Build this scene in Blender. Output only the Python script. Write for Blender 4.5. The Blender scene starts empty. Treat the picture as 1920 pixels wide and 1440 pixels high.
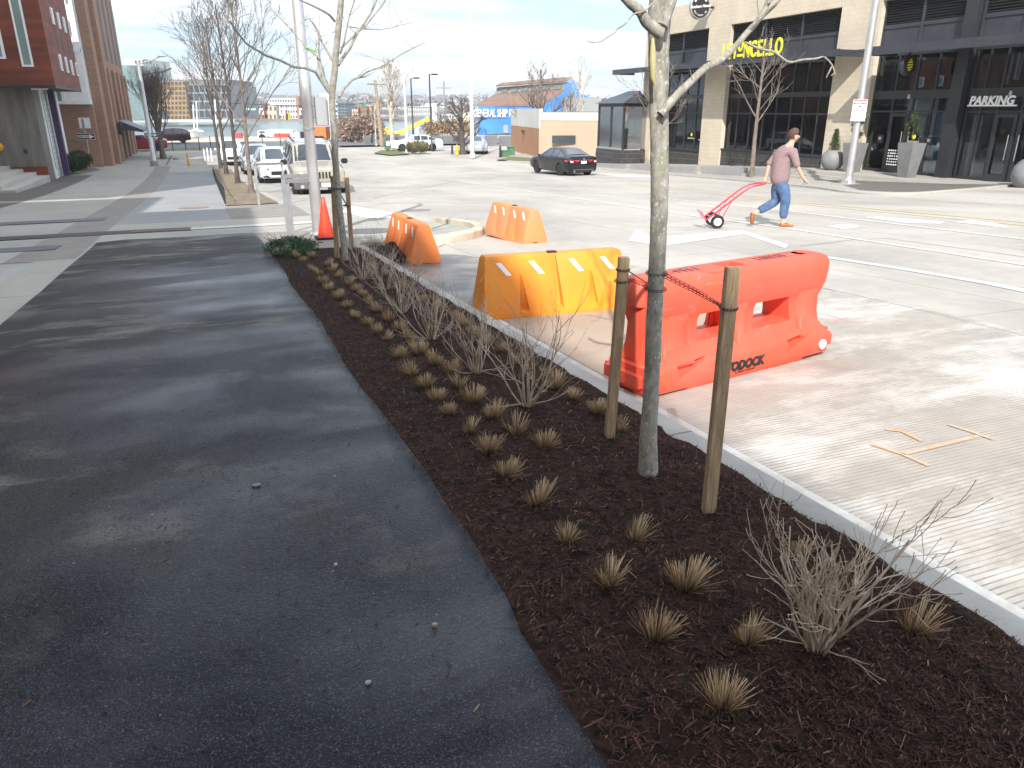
import bpy, bmesh, math, random
from mathutils import Vector, Matrix
from math import sin, cos, pi, radians
C = bpy.context.scene.collection
rnd = random.Random(7)
# ---------------------------------------------------------------- camera model and ground profile
F, PITCH, YAW, HC = 1390., radians(20.33), radians(21.8), 1.5
SLOPE = .049
def zg(y):
    y0, y1 = 30., 54.
    if y < y0: return -SLOPE*y
    if y < y1:
        d = y-y0
        return -SLOPE*y0-SLOPE*(d-d*d/(2*(y1-y0)))
    return -SLOPE*y0-SLOPE*(y1-y0)/2
def ray(px, py):
    a = px-960; b = 720-py
    f = F*cos(PITCH)+b*sin(PITCH); u = b*cos(PITCH)-F*sin(PITCH)
    return (a*cos(YAW)+f*sin(YAW), f*cos(YAW)-a*sin(YAW), u)
def at(px, py, off=0.):                       # where a sight line meets the ground (plus off)
    d = ray(px, py); t = 0.
    while t < .25:
        t += 2e-5
        if HC+d[2]*t <= zg(d[1]*t)+off: break
    return Vector((d[0]*t, d[1]*t, HC+d[2]*t))
def onX(px, py, X):
    d = ray(px, py); t = X/d[0]
    return Vector((X, d[1]*t, HC+d[2]*t))
def onY(px, py, Y):
    d = ray(px, py); t = Y/d[1]
    return Vector((d[0]*t, Y, HC+d[2]*t))
def onZ(px, py, Z):
    d = ray(px, py); t = (Z-HC)/d[2]
    return Vector((d[0]*t, d[1]*t, Z))
SY, CY = sin(YAW), cos(YAW)
def atD(px, py, D):                           # at a given distance in front of the viewer
    d = ray(px, py); t = D/(d[0]*SY+d[1]*CY)
    return Vector((d[0]*t, d[1]*t, HC+d[2]*t))
def fwd(p): return p[0]*SY+p[1]*CY
RO = -.07                                     # the road lies this far below the pavement
# ---------------------------------------------------------------- mesh builder
class MB:
    def __init__(s): s.v = []; s.f = []
    def add(s, vs, fs):
        n = len(s.v); s.v += [tuple(p) for p in vs]; s.f += [tuple(n+i for i in q) for q in fs]
    def box(s, x0, x1, y0, y1, z0, z1):
        if x0 > x1: x0, x1 = x1, x0
        if y0 > y1: y0, y1 = y1, y0
        if z0 > z1: z0, z1 = z1, z0
        s.add([(x0,y0,z0),(x1,y0,z0),(x1,y1,z0),(x0,y1,z0),(x0,y0,z1),(x1,y0,z1),(x1,y1,z1),(x0,y1,z1)],
              [(3,2,1,0),(4,5,6,7),(0,1,5,4),(1,2,6,5),(2,3,7,6),(3,0,4,7)])
    def cbox(s, c, sx, sy, sz): s.box(c[0]-sx/2, c[0]+sx/2, c[1]-sy/2, c[1]+sy/2, c[2]-sz/2, c[2]+sz/2)
    def obox(s, a, b, w, h, up=(0,0,1)):      # a bar from a to b of width w, height h
        a = Vector(a); b = Vector(b); d = (b-a).normalized(); up = Vector(up)
        if abs(d.dot(up)) > .98: up = Vector((0,1,0))
        r = d.cross(up).normalized()*w/2; u = r.cross(d).normalized()*h/2
        P = [a-r-u, a+r-u, a+r+u, a-r+u, b-r-u, b+r-u, b+r+u, b-r+u]
        s.add(P, [(0,1,2,3),(7,6,5,4),(0,4,5,1),(1,5,6,2),(2,6,7,3),(3,7,4,0)])
    def tube(s, path, rad, n=6, cap=True):
        path = [Vector(p) for p in path]
        if not isinstance(rad, (list, tuple)): rad = [rad]*len(path)
        base = len(s.v); u = None
        for i, p in enumerate(path):
            d = (path[min(i+1, len(path)-1)]-path[max(i-1, 0)])
            if d.length < 1e-9: d = Vector((0,0,1))
            d.normalize()
            if u is None:
                u = d.cross(Vector((0,0,1)) if abs(d.z) < .9 else Vector((1,0,0))).normalized()
            else:
                u = (u-d*u.dot(d))
                u = u.normalized() if u.length > 1e-6 else d.cross(Vector((.3,.9,.1))).normalized()
            w = d.cross(u)
            for k in range(n):
                a = 2*pi*k/n
                s.v.append(tuple(p+(u*cos(a)+w*sin(a))*rad[i]))
        for i in range(len(path)-1):
            for k in range(n):
                a = base+i*n+k; b = base+i*n+(k+1) % n
                s.f.append((a, b, b+n, a+n))
        if cap:
            s.f.append(tuple(base+k for k in range(n))[::-1])
            s.f.append(tuple(base+(len(path)-1)*n+k for k in range(n)))
    def lathe(s, prof, c=(0,0,0), n=20, axis='z'):   # prof: (radius, height)
        base = len(s.v)
        for r, h in prof:
            for k in range(n):
                a = 2*pi*k/n; x, y = r*cos(a), r*sin(a)
                p = {'z': (x, y, h), 'y': (x, h, y), 'x': (h, x, y)}[axis]
                s.v.append((c[0]+p[0], c[1]+p[1], c[2]+p[2]))
        for i in range(len(prof)-1):
            for k in range(n):
                a = base+i*n+k; b = base+i*n+(k+1) % n
                s.f.append((a, b, b+n, a+n))
        s.f.append(tuple(base+k for k in range(n))[::-1])
        s.f.append(tuple(base+(len(prof)-1)*n+k for k in range(n)))
    def prism(s, poly, d):                    # poly: 3-D points, swept by d
        n = len(poly); d = Vector(d)
        P = [Vector(p) for p in poly]
        s.add(P+[p+d for p in P], [tuple(range(n))[::-1], tuple(range(n, 2*n))]+[(i, (i+1) % n, n+(i+1) % n, n+i) for i in range(n)])
    def ball(s, c, rx, ry, rz, n=10, m=7):
        base = len(s.v)
        for i in range(m+1):
            t = pi*i/m
            for k in range(n):
                a = 2*pi*k/n
                s.v.append((c[0]+rx*sin(t)*cos(a), c[1]+ry*sin(t)*sin(a), c[2]+rz*cos(t)))
        for i in range(m):
            for k in range(n):
                a = base+i*n+k; b = base+i*n+(k+1) % n
                s.f.append((a, a+n, b+n, b))
    def build(s, name, mat, parent=None, smooth=None, bevel=0, fix=True):
        me = bpy.data.meshes.new(name); me.from_pydata(s.v, [], s.f)
        if fix:
            bm = bmesh.new(); bm.from_mesh(me); bmesh.ops.remove_doubles(bm, verts=bm.verts, dist=1e-6)
            if bevel: bmesh.ops.bevel(bm, geom=bm.edges, offset=bevel, segments=2, affect='EDGES', clamp_overlap=True)
            bmesh.ops.recalc_face_normals(bm, faces=bm.faces); bm.to_mesh(me); bm.free()
        if smooth is not None:
            me.shade_smooth(); me.set_sharp_from_angle(angle=radians(smooth))
        me.materials.append(mat)
        o = bpy.data.objects.new(name, me); C.objects.link(o)
        if parent: o.parent = parent
        return o
def tag(o, label=None, cat=None, group=None, kind=None):
    for k, v in (('label', label), ('category', cat), ('group', group), ('kind', kind)):
        if v: o[k] = v
    return o
def thing(name, label, cat, loc=(0,0,0), rz=0, group=None):
    o = bpy.data.objects.new(name, None); C.objects.link(o); o.location = loc; o.rotation_euler = (0,0,rz)
    o.empty_display_size = .1
    return tag(o, label, cat, group)
def copy_tree(o, parent=None):
    c = o.copy(); C.objects.link(c)
    if parent: c.parent = parent
    for ch in list(o.children): copy_tree(ch, c)
    return c
# ---------------------------------------------------------------- materials
class NT:
    def __init__(s, name):
        s.m = bpy.data.materials.new(name); s.m.use_nodes = True; s.t = s.m.node_tree; s.t.nodes.clear()
        s.out = s.t.nodes.new('ShaderNodeOutputMaterial')
        s.tc = s.t.nodes.new('ShaderNodeTexCoord')
    def n(s, typ, **kw):
        x = s.t.nodes.new(typ)
        for k, v in kw.items():
            if k in x.inputs.keys(): 
                if hasattr(v, 'node'): s.t.links.new(v, x.inputs[k])
                else: x.inputs[k].default_value = v
            else: setattr(x, k, v)
        return x
    def l(s, a, b): s.t.links.new(a, b)
    def mapv(s, scale=(1,1,1), rot=(0,0,0), src=None):
        m = s.n('ShaderNodeMapping'); s.l(src or s.tc.outputs['Object'], m.inputs['Vector'])
        m.inputs['Scale'].default_value = scale; m.inputs['Rotation'].default_value = rot
        return m.outputs[0]
    def noise(s, scale, detail=4, vec=None, rough=.55, dist=0):
        x = s.n('ShaderNodeTexNoise'); x.inputs['Scale'].default_value = scale; x.inputs['Detail'].default_value = detail
        x.inputs['Roughness'].default_value = rough; x.inputs['Distortion'].default_value = dist
        s.l(vec or s.tc.outputs['Object'], x.inputs['Vector']); return x.outputs['Fac']
    def ramp(s, fac, stops):
        r = s.n('ShaderNodeValToRGB'); s.l(fac, r.inputs[0]); e = r.color_ramp.elements
        while len(e) < len(stops): e.new(.5)
        for i, (p, c) in enumerate(stops):
            e[i].position = p
            e[i].color = (c, c, c, 1) if not isinstance(c, tuple) else (*c, 1)
        return r.outputs[0]
    def mix(s, fac, a, b, typ='MIX'):
        x = s.n('ShaderNodeMix', data_type='RGBA', blend_type=typ)
        for i, v in ((0, fac), (6, a), (7, b)):
            if hasattr(v, 'node'): s.l(v, x.inputs[i])
            elif i == 0: x.inputs[0].default_value = v
            else: x.inputs[i].default_value = (*v, 1)
        return x.outputs[2]
    def bump(s, h, st, dist=.01, norm=None):
        b = s.n('ShaderNodeBump'); b.inputs['Strength'].default_value = st; b.inputs['Distance'].default_value = dist
        s.l(h, b.inputs['Height'])
        if norm: s.l(norm, b.inputs['Normal'])
        return b.outputs[0]
    def bsdf(s, col, rough=.6, metal=0, nrm=None, spec=.5, coat=0):
        p = s.n('ShaderNodeBsdfPrincipled')
        for k, v in (('Base Color', col), ('Roughness', rough), ('Metallic', metal), ('Specular IOR Level', spec), ('Coat Weight', coat)):
            if hasattr(v, 'node'): s.l(v, p.inputs[k])
            elif isinstance(v, tuple): p.inputs[k].default_value = (*v, 1)
            else: p.inputs[k].default_value = v
        if nrm: s.l(nrm, p.inputs['Normal'])
        s.l(p.outputs[0], s.out.inputs[0]); s.p = p
        return s.m
def M(name, c, rough=.6, sc=6, var=.25, metal=0, bump=0, bsc=40, bd=.005, c2=None, coat=0, spec=.5, stretch=(1,1,1), lo=.35, hi=.65):
    t = NT(name); v = t.mapv(stretch)
    n = t.noise(sc, 5, v)
    c2 = c2 or tuple(min(1, x*(1-var)) for x in c)
    c1 = c if c2 and var == 0 else tuple(min(1, x*(1+var*.5)) for x in c)
    col = t.ramp(n, [(lo, c2), (hi, c1)])
    nr = t.bump(t.noise(bsc, 5, v), bump, bd) if bump else None
    return t.bsdf(col, rough, metal, nr, spec, coat)
def brick_mat(name, c1, c2, mortar, bw=.22, bh=.075, rough=.85, ms=.012, sc=1.):
    t = NT(name); sp = t.n('ShaderNodeSeparateXYZ'); t.l(t.tc.outputs['Object'], sp.inputs[0])
    a = t.n('ShaderNodeMath', operation='ADD'); t.l(sp.outputs[0], a.inputs[0]); t.l(sp.outputs[1], a.inputs[1])
    cb = t.n('ShaderNodeCombineXYZ'); t.l(a.outputs[0], cb.inputs[0]); t.l(sp.outputs[2], cb.inputs[1])
    b = t.n('ShaderNodeTexBrick'); t.l(cb.outputs[0], b.inputs['Vector'])
    b.inputs['Scale'].default_value = 1; b.inputs['Brick Width'].default_value = bw; b.inputs['Row Height'].default_value = bh
    b.inputs['Mortar Size'].default_value = ms; b.inputs['Mortar Smooth'].default_value = .2
    b.inputs['Color1'].default_value = (*c1, 1); b.inputs['Color2'].default_value = (*c2, 1); b.inputs['Mortar'].default_value = (*mortar, 1)
    n = t.noise(.8, 5); col = t.mix(.35, b.outputs['Color'], t.ramp(n, [(.3, tuple(x*.7 for x in c2)), (.7, tuple(min(1, x*1.2) for x in c1))]))
    return t.bsdf(col, rough, 0, t.bump(b.outputs['Fac'], -.3, .01))
def glass_mat(name, tint=(.75,.8,.8), refl=.18, rough=.02):
    t = NT(name); tr = t.n('ShaderNodeBsdfTransparent'); tr.inputs[0].default_value = (*tint, 1)
    g = t.n('ShaderNodeBsdfGlossy'); g.inputs['Roughness'].default_value = rough; g.inputs[0].default_value = (.9,.95,1,1)
    fr = t.n('ShaderNodeFresnel'); fr.inputs[0].default_value = 1.5
    ad = t.n('ShaderNodeMath', operation='ADD', use_clamp=True); t.l(fr.outputs[0], ad.inputs[0]); ad.inputs[1].default_value = refl
    m = t.n('ShaderNodeMixShader'); t.l(ad.outputs[0], m.inputs[0]); t.l(tr.outputs[0], m.inputs[1]); t.l(g.outputs[0], m.inputs[2])
    t.l(m.outputs[0], t.out.inputs[0]); return t.m
# --- wet asphalt of the path
def mat_asphalt():
    t = NT('wet_asphalt'); v = t.mapv((.55,1,1))
    wet = t.noise(.55, 3, v, .5, .3); wet2 = t.noise(1.6, 4, t.mapv((1,.6,1)), .6, .2)
    fine = t.noise(170, 3); grit = t.noise(60, 4)
    w = t.n('ShaderNodeMath', operation='MULTIPLY_ADD'); t.l(wet2, w.inputs[0]); w.inputs[1].default_value = .35; t.l(wet, w.inputs[2])
    sp = t.n('ShaderNodeSeparateXYZ'); t.l(t.tc.outputs['Object'], sp.inputs[0])
    # drier towards the far left
    k = t.n('ShaderNodeMath', operation='MULTIPLY_ADD'); t.l(sp.outputs[0], k.inputs[0]); k.inputs[1].default_value = -.055; t.l(w.outputs[0], k.inputs[2])
    k2 = t.n('ShaderNodeMath', operation='MULTIPLY_ADD'); t.l(sp.outputs[1], k2.inputs[0]); k2.inputs[1].default_value = .0085; t.l(k.outputs[0], k2.inputs[2])
    dry = t.ramp(k2.outputs[0], [(.72, 0.), (.86, 1.)])
    base = t.mix(dry, (.006,.0075,.017), (.030,.029,.028))
    dust = t.ramp(t.noise(2.2, 6, t.mapv((.5,1,1)), .65), [(.50, 0.), (.64, 1.)])
    d2 = t.mix(1., dry, dust, 'MULTIPLY')
    base = t.mix(d2, base, (.19,.18,.155))
    base = t.mix(t.ramp(fine, [(.54, 0.), (.66, .8)]), base, (.10,.10,.104))
    base = t.mix(t.ramp(t.noise(80, 3), [(.54, 0.), (.62, .75)]), base, (.004,.004,.005))
    pe = t.noise(34, 2); base = t.mix(t.ramp(pe, [(.755, 0.), (.765, .8)]), base, (.30,.29,.26))
    r = t.mix(dry, t.ramp(w.outputs[0], [(.5, .30), (.85, .50)]), (.72,.72,.72))
    pud = t.ramp(t.noise(.8, 4, t.mapv((.5,1,1), (0,0,.3)), .6, .4), [(.60, 0.), (.70, 1.)])
    r = t.mix(pud, r, (.2,.2,.2))
    nb = t.bump(grit, .7, .009); nb = t.bump(fine, .8, .005, nb)
    m = t.bsdf(base, r, 0, nb, t.mix(dry, (.10,.10,.10), (.3,.3,.3)))
    wet_m = t.ramp(k2.outputs[0], [(.55, 1.), (.85, .1)]); sheen = t.ramp(t.noise(.62, 5, t.mapv((.6,1.05,1), (0,0,.15)), .6, .7), [(.44, .12), (.62, 1.)])
    t.l(t.mix(1., wet_m, sheen, 'MULTIPLY'), t.p.inputs['Coat Weight']); t.p.inputs['Coat Roughness'].default_value = .24
    t.l(t.bump(grit, .5, .006), t.p.inputs['Coat Normal'])
    return m
def concrete(name, c=(.42,.41,.38), stain=.25, grid=None, rough=.85, groove=0, white=0, sc=1.):
    t = NT(name); n1 = t.noise(.7*sc, 6, t.mapv((1,.5,1)), .65, .3); n2 = t.noise(5, 6, None, .7); n3 = t.noise(90, 3)
    lo = tuple(x*(1-stain) for x in c); hi = tuple(min(1, x*(1+stain*.35)) for x in c)
    col = t.ramp(n1, [(.32, lo), (.62, hi)])
    col = t.mix(.3, col, t.ramp(n2, [(.35, tuple(x*.75 for x in c)), (.65, tuple(min(1, x*1.12) for x in c))]))
    col = t.mix(t.ramp(n3, [(.6, 0.), (.75, .35)]), col, tuple(x*.5 for x in c))
    sp = t.n('ShaderNodeSeparateXYZ'); t.l(t.tc.outputs['Object'], sp.inputs[0])
    nb = t.bump(n3, .25, .003)
    if white:
        wn = t.noise(1.3, 8, t.mapv((.5,1.1,1)), .75, .2)
        col = t.mix(t.ramp(wn, [(.48, 0.), (.66, white)]), col, (.80,.79,.76))
    if groove:
        w = t.n('ShaderNodeMath', operation='MULTIPLY'); t.l(sp.outputs[1], w.inputs[0]); w.inputs[1].default_value = 1/groove
        ad = t.n('ShaderNodeMath', operation='MULTIPLY_ADD'); t.l(t.noise(1.5, 2), ad.inputs[0]); ad.inputs[1].default_value = .9; t.l(w.outputs[0], ad.inputs[2])
        fr = t.n('ShaderNodeMath', operation='FRACT'); t.l(ad.outputs[0], fr.inputs[0])
        g = t.ramp(fr.outputs[0], [(0., 1.), (.16, 1.), (.24, 0.), (.94, 0.), (1., 1.)])
        brk = t.ramp(t.noise(7, 4, t.mapv((.6,2,1))), [(.35, .25), (.6, 1.)])
        gg = t.mix(1., g, brk, 'MULTIPLY')
        col = t.mix(gg, col, tuple(x*.60 for x in c)); nb = t.bump(gg, -.5, .004, nb)
    if grid:
        f = None
        for ax, per in ((0, grid[0]), (1, grid[1])):
            if not per: continue
            w = t.n('ShaderNodeMath', operation='MULTIPLY'); t.l(sp.outputs[ax], w.inputs[0]); w.inputs[1].default_value = 1/per
            fr = t.n('ShaderNodeMath', operation='FRACT'); t.l(w.outputs[0], fr.inputs[0])
            e = .018/per
            g = t.ramp(fr.outputs[0], [(0., 1.), (e*.6, 1.), (e, 0.), (1., 0.)])
            f = g if f is None else t.mix(1., f, g, 'LIGHTEN')
        col = t.mix(f, col, tuple(x*.4 for x in c)); nb = t.bump(f, -.5, .01, nb)
    return t.bsdf(col, rough, 0, nb, .35)
def paver_mat(name, c, s=.2):
    t = NT(name); b = t.n('ShaderNodeTexBrick'); t.l(t.tc.outputs['Object'], b.inputs['Vector'])
    b.inputs['Scale'].default_value = 1; b.inputs['Brick Width'].default_value = s; b.inputs['Row Height'].default_value = s/2
    b.inputs['Mortar Size'].default_value = .006
    b.inputs['Color1'].default_value = (*c, 1); b.inputs['Color2'].default_value = (*[x*.75 for x in c], 1); b.inputs['Mortar'].default_value = (*[x*.45 for x in c], 1)
    col = t.mix(.4, b.outputs['Color'], t.ramp(t.noise(2, 5), [(.3, tuple(x*.7 for x in c)), (.7, tuple(x*1.15 for x in c))]))
    return t.bsdf(col, .85, 0, t.bump(b.outputs['Fac'], -.4, .005))
m_asph = mat_asphalt()
m_walk = concrete('pale_concrete', (.40,.385,.345), .16, (0, 3.2))
m_walk2 = concrete('path_concrete', (.30,.305,.31), .15)
m_slab = concrete('old_slab', (.40,.40,.385), .3)
m_kerb = concrete('kerb_concrete', (.42,.41,.385), .45, (0, 3.05), sc=2)
m_road = concrete('road_concrete', (.44,.415,.375), .36, (3.66, 4.6), sc=.5)
m_groove = concrete('grooved_concrete', (.40,.365,.32), .25, None, .8, .030, .6)
m_dark = concrete('dark_band', (.10,.095,.09), .4)
m_bluegrey = concrete('grey_band', (.17,.175,.19), .3)
m_paver = paver_mat('grey_pavers', (.30,.275,.25))
m_brown = paver_mat('brown_pavers', (.16,.14,.125), .15)
m_white_paint = M('white_road_paint', (.72,.71,.68), .7, 9, .22)
m_worn_paint = M('worn_road_paint', (.60,.585,.55), .75, 14, .3, c2=(.46,.44,.41))
m_blue_paint = M('faded_blue_line', (.42,.46,.52), .8, 40, .4, c2=(.55,.54,.52))
m_yellow_paint = M('yellow_road_paint', (.60,.46,.22), .7, 9, .2, c2=(.50,.44,.33))
m_orange_spray = M('orange_spray', (.78,.30,.13), .8, 30, .2, c2=(.48,.41,.34), lo=.46, hi=.60)
m_pink_spray = M('pink_spray', (.75,.18,.20), .8, 60, .3, c2=(.6,.45,.42), lo=.45, hi=.55)
m_grass = M('verge_grass', (.10,.13,.04), .9, 4, .4, bump=.6, bsc=60, c2=(.14,.13,.06))
m_dirt = M('bare_dirt', (.22,.17,.12), .95, 3, .4, bump=.6, bsc=30, c2=(.13,.11,.07))
m_mulch = M('dark_mulch', (.046,.022,.015), .9, 22, .5, bump=1., bsc=55, bd=.03, c2=(.008,.005,.004), spec=.25)
m_iron = M('cast_iron', (.16,.10,.07), .7, 9, .4, bump=.4)
# ---------------------------------------------------------------- camera, sun, sky
sc = bpy.context.scene
cam = bpy.data.cameras.new('camera'); co = bpy.data.objects.new('camera', cam); C.objects.link(co); sc.camera = co
cam.sensor_width = 36; cam.lens = F/1920*36; cam.clip_end = 5000; cam.clip_start = .05
co.location = (0,0,HC); co.rotation_euler = (pi/2-PITCH, 0, -YAW)
sc.view_settings.view_transform = 'Standard'; sc.view_settings.look = 'None'; sc.view_settings.gamma = 1
sc.view_settings.exposure = .55
SUN = Vector((-.62, -1.15, 1.)).normalized()
sl = bpy.data.lights.new('sun', 'SUN'); sl.energy = 4.4; sl.angle = radians(.55); sl.color = (1, .945, .87)
so = bpy.data.objects.new('sun', sl); C.objects.link(so); so.rotation_euler = SUN.to_track_quat('Z', 'Y').to_euler()
w = bpy.data.worlds.new('World'); sc.world = w; w.use_nodes = True
nt = w.node_tree; nt.nodes.clear(); L = nt.links.new
out = nt.nodes.new('ShaderNodeOutputWorld'); bg = nt.nodes.new('ShaderNodeBackground'); L(bg.outputs[0], out.inputs[0])
sky = nt.nodes.new('ShaderNodeTexSky'); sky.sky_type = 'NISHITA'; sky.sun_disc = False
sky.sun_elevation = math.asin(SUN.z); sky.sun_rotation = math.atan2(SUN.x, SUN.y) % (2*pi)
sky.air_density = 1.; sky.dust_density = .6; sky.ozone_density = 1.5
tc = nt.nodes.new('ShaderNodeTexCoord'); sp = nt.nodes.new('ShaderNodeSeparateXYZ'); L(tc.outputs['Generated'], sp.inputs[0])
ab = nt.nodes.new('ShaderNodeMath'); ab.operation = 'ABSOLUTE'; L(sp.outputs[2], ab.inputs[0])
ad = nt.nodes.new('ShaderNodeMath'); ad.operation = 'ADD'; L(ab.outputs[0], ad.inputs[0]); ad.inputs[1].default_value = .16
cb = nt.nodes.new('ShaderNodeCombineXYZ')
for i in (0, 1):
    d = nt.nodes.new('ShaderNodeMath'); d.operation = 'DIVIDE'; L(sp.outputs[i], d.inputs[0]); L(ad.outputs[0], d.inputs[1]); L(d.outputs[0], cb.inputs[i])
mp = nt.nodes.new('ShaderNodeMapping'); L(cb.outputs[0], mp.inputs[0]); mp.inputs['Rotation'].default_value = (0,0,radians(22)); mp.inputs['Scale'].default_value = (.7, 1.15, 1)
mp.inputs['Location'].default_value = (3.3, 1.2, 0)
nz = nt.nodes.new('ShaderNodeTexNoise'); nz.inputs['Scale'].default_value = 1.05; nz.inputs['Detail'].default_value = 7; nz.inputs['Roughness'].default_value = .52; nz.inputs['Distortion'].default_value = .25
L(mp.outputs[0], nz.inputs['Vector'])
rp = nt.nodes.new('ShaderNodeValToRGB'); L(nz.outputs[0], rp.inputs[0]); rp.color_ramp.elements[0].position = .40; rp.color_ramp.elements[1].position = .58
n2 = nt.nodes.new('ShaderNodeTexNoise'); n2.inputs['Scale'].default_value = 2.2; n2.inputs['Detail'].default_value = 5; L(mp.outputs[0], n2.inputs['Vector'])
cr = nt.nodes.new('ShaderNodeValToRGB'); L(n2.outputs[0], cr.inputs[0])
cr.color_ramp.elements[0].color = (5.8, 6.5, 7.4, 1); cr.color_ramp.elements[0].position = .35
cr.color_ramp.elements[1].color = (9.2, 9.3, 9.5, 1); cr.color_ramp.elements[1].position = .6
mx = nt.nodes.new('ShaderNodeMix'); mx.data_type = 'RGBA'; L(rp.outputs[0], mx.inputs[0]); tn = nt.nodes.new('ShaderNodeMix'); tn.data_type = 'RGBA'; tn.blend_type = 'MIX'; tn.inputs[0].default_value = .65; L(sky.outputs[0], tn.inputs[6]); tn.inputs[7].default_value = (4.3, 5.7, 7.3, 1); L(tn.outputs[2], mx.inputs[6]); L(cr.outputs[0], mx.inputs[7])
L(mx.outputs[2], bg.inputs[0]); bg.inputs[1].default_value = .125
# ---------------------------------------------------------------- sheets that follow the ground
def polysheet(name, pts, off, mat, step=2., kind='structure'):
    """a flat outline (x, y) laid on the sloping ground"""
    bm = bmesh.new(); vs = [bm.verts.new((p[0], p[1], 0)) for p in pts]; bm.faces.new(vs)
    ys = [p[1] for p in pts]; y = math.floor(min(ys)/step)*step
    while y < min(max(ys), 62):
        if y > min(ys): bmesh.ops.bisect_plane(bm, geom=bm.verts[:]+bm.edges[:]+bm.faces[:], plane_co=(0, y, 0), plane_no=(0, 1, 0))
        y += step
    for v in bm.verts: v.co.z = zg(v.co.y)+off
    bmesh.ops.triangulate(bm, faces=bm.faces[:]); bmesh.ops.recalc_face_normals(bm, faces=bm.faces)
    if sum(f.normal.z for f in bm.faces) < 0: bmesh.ops.reverse_faces(bm, faces=bm.faces[:])
    me = bpy.data.meshes.new(name); bm.to_mesh(me); bm.free(); me.materials.append(mat)
    o = bpy.data.objects.new(name, me); C.objects.link(o)
    if kind: o['kind'] = kind
    return o
def rect(name, x0, x1, y0, y1, off, mat, **k): return polysheet(name, [(x0,y0),(x1,y0),(x1,y1),(x0,y1)], off, mat, **k)
def smoothline(pts, n=6):
    P = [Vector((p[0], p[1])) for p in pts]; out = []
    for i in range(len(P)-1):
        a = P[max(i-1, 0)]; b = P[i]; c = P[i+1]; d = P[min(i+2, len(P)-1)]
        for k in range(n):
            t = k/n
            out.append(.5*((2*b)+(c-a)*t+(2*a-5*b+4*c-d)*t*t+(3*b-a-3*c+d)*t**3))
    return out+[P[-1]]
def ribbon(name, pts, wd, off, mat, **k):          # a painted line
    P = [Vector((p[0], p[1])) for p in pts]; l, r = [], []
    for i, p in enumerate(P):
        d = (P[min(i+1, len(P)-1)]-P[max(i-1, 0)]).normalized(); q = Vector((-d.y, d.x))*wd/2
        l.append(p+q); r.append(p-q)
    mb = MB()
    # subdivide along
    for i in range(len(P)-1):
        m = max(1, int((P[i+1]-P[i]).length/1.5)) if P[i].y < 60 else 1
        for j in range(m):
            a, b = j/m, (j+1)/m
            q = [l[i].lerp(l[i+1], a), r[i].lerp(r[i+1], a), r[i].lerp(r[i+1], b), l[i].lerp(l[i+1], b)]
            mb.add([(p.x, p.y, zg(p.y)+off) for p in q], [(0,1,2,3)])
    o = mb.build(name, mat); o['kind'] = 'structure'; return o
def kerb(name, pts, wd, top, bot, mat, r=.02):
    P = [Vector((p[0], p[1])) for p in pts]; Q = []
    for i in range(len(P)-1):
        m = max(1, int((P[i+1]-P[i]).length/1.2)); Q += [P[i].lerp(P[i+1], j/m) for j in range(m)]
    Q.append(P[-1]); mb = MB(); n = 0
    for i, p in enumerate(Q):
        d = (Q[min(i+1, len(Q)-1)]-Q[max(i-1, 0)]).normalized(); q = Vector((d.y, -d.x)); z = zg(p.y)   # q: to the right
        for s, h in ((0, bot), (0, top-r*.4), (r, top), (wd-r*1.5, top), (wd, top-r*1.5), (wd+.012, bot)):
            mb.v.append((p.x+q.x*s, p.y+q.y*s, z+h))
    k = 6
    for i in range(len(Q)-1):
        for j in range(k): mb.f.append((i*k+j, i*k+(j+1) % k, (i+1)*k+(j+1) % k, (i+1)*k+j))
    mb.f.append(tuple(range(k))); mb.f.append(tuple((len(Q)-1)*k+j for j in range(k))[::-1])
    o = mb.build(name, mat, smooth=40); o['kind'] = 'structure'; return o
# far terrain: level, then down to the harbour
m_land = M('far_ground', (.30,.27,.22), .95, .15, .3, c2=(.22,.20,.15))
mb = MB(); ys = [-60,-40,-20,0,15,30,34,38,42,46,50,54,70,95,119,120.5,135,400]; zz = {119:-2.09,120.5:-4.6,135:-5.5,400:-6}
X0, X1 = -260, 420
for y in ys:
    z = zz.get(y, zg(y))-.30
    mb.v += [(X0,y,z),(X1,y,z)]
for i in range(len(ys)-1): mb.f.append((2*i,2*i+1,2*i+3,2*i+2))
o = mb.build('ground', m_land); o['kind'] = 'structure'
# harbour
def mat_water():
    t = NT('harbour_water'); n = t.noise(.5, 5, t.mapv((.4,1,1)), .6)
    return t.bsdf(t.ramp(n, [(.35, (.10,.17,.16)), (.7, (.22,.30,.28))]), .22, 0, t.bump(t.noise(2.5, 4), .6, .2), .5)
mb = MB(); mb.add([(-500,121,-4.0),(800,121,-4.0),(800,520,-4.0),(-500,520,-4.0)], [(0,1,2,3)])
o = mb.build('water', mat_water()); o['kind'] = 'structure'
# hills on the far shore
m_hill = M('far_hillside', (.20,.17,.15), .95, .05, .4, c2=(.12,.11,.10))
mb = MB(); nx = 60; rr = random.Random(3); prof = [(395,-6.5),(400,-3.2),(520,-1.5),(650,2),(800,7),(1000,11),(1300,12),(1700,4)]
for y, z in prof:
    for i in range(nx+1):
        x = -500+1700*i/nx; h = 1+.25*sin(x*.013+y*.01)+.15*sin(x*.031+1.7)
        mb.v.append((x, y, z*h if z > 0 else z))
for j in range(len(prof)-1):
    for i in range(nx): a = j*(nx+1)+i; mb.f.append((a,a+1,a+nx+2,a+nx+1))
o = mb.build('hills', m_hill, smooth=60); o['kind'] = 'structure'
def hillz(x, y):
    for (a, za), (b, zb) in zip(prof, prof[1:]):
        if a <= y <= b: z = za+(zb-za)*(y-a)/(b-a); break
    else: z = 0
    return z*(1+.25*sin(x*.013+y*.01)+.15*sin(x*.031+1.7)) if z > 0 else z
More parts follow.
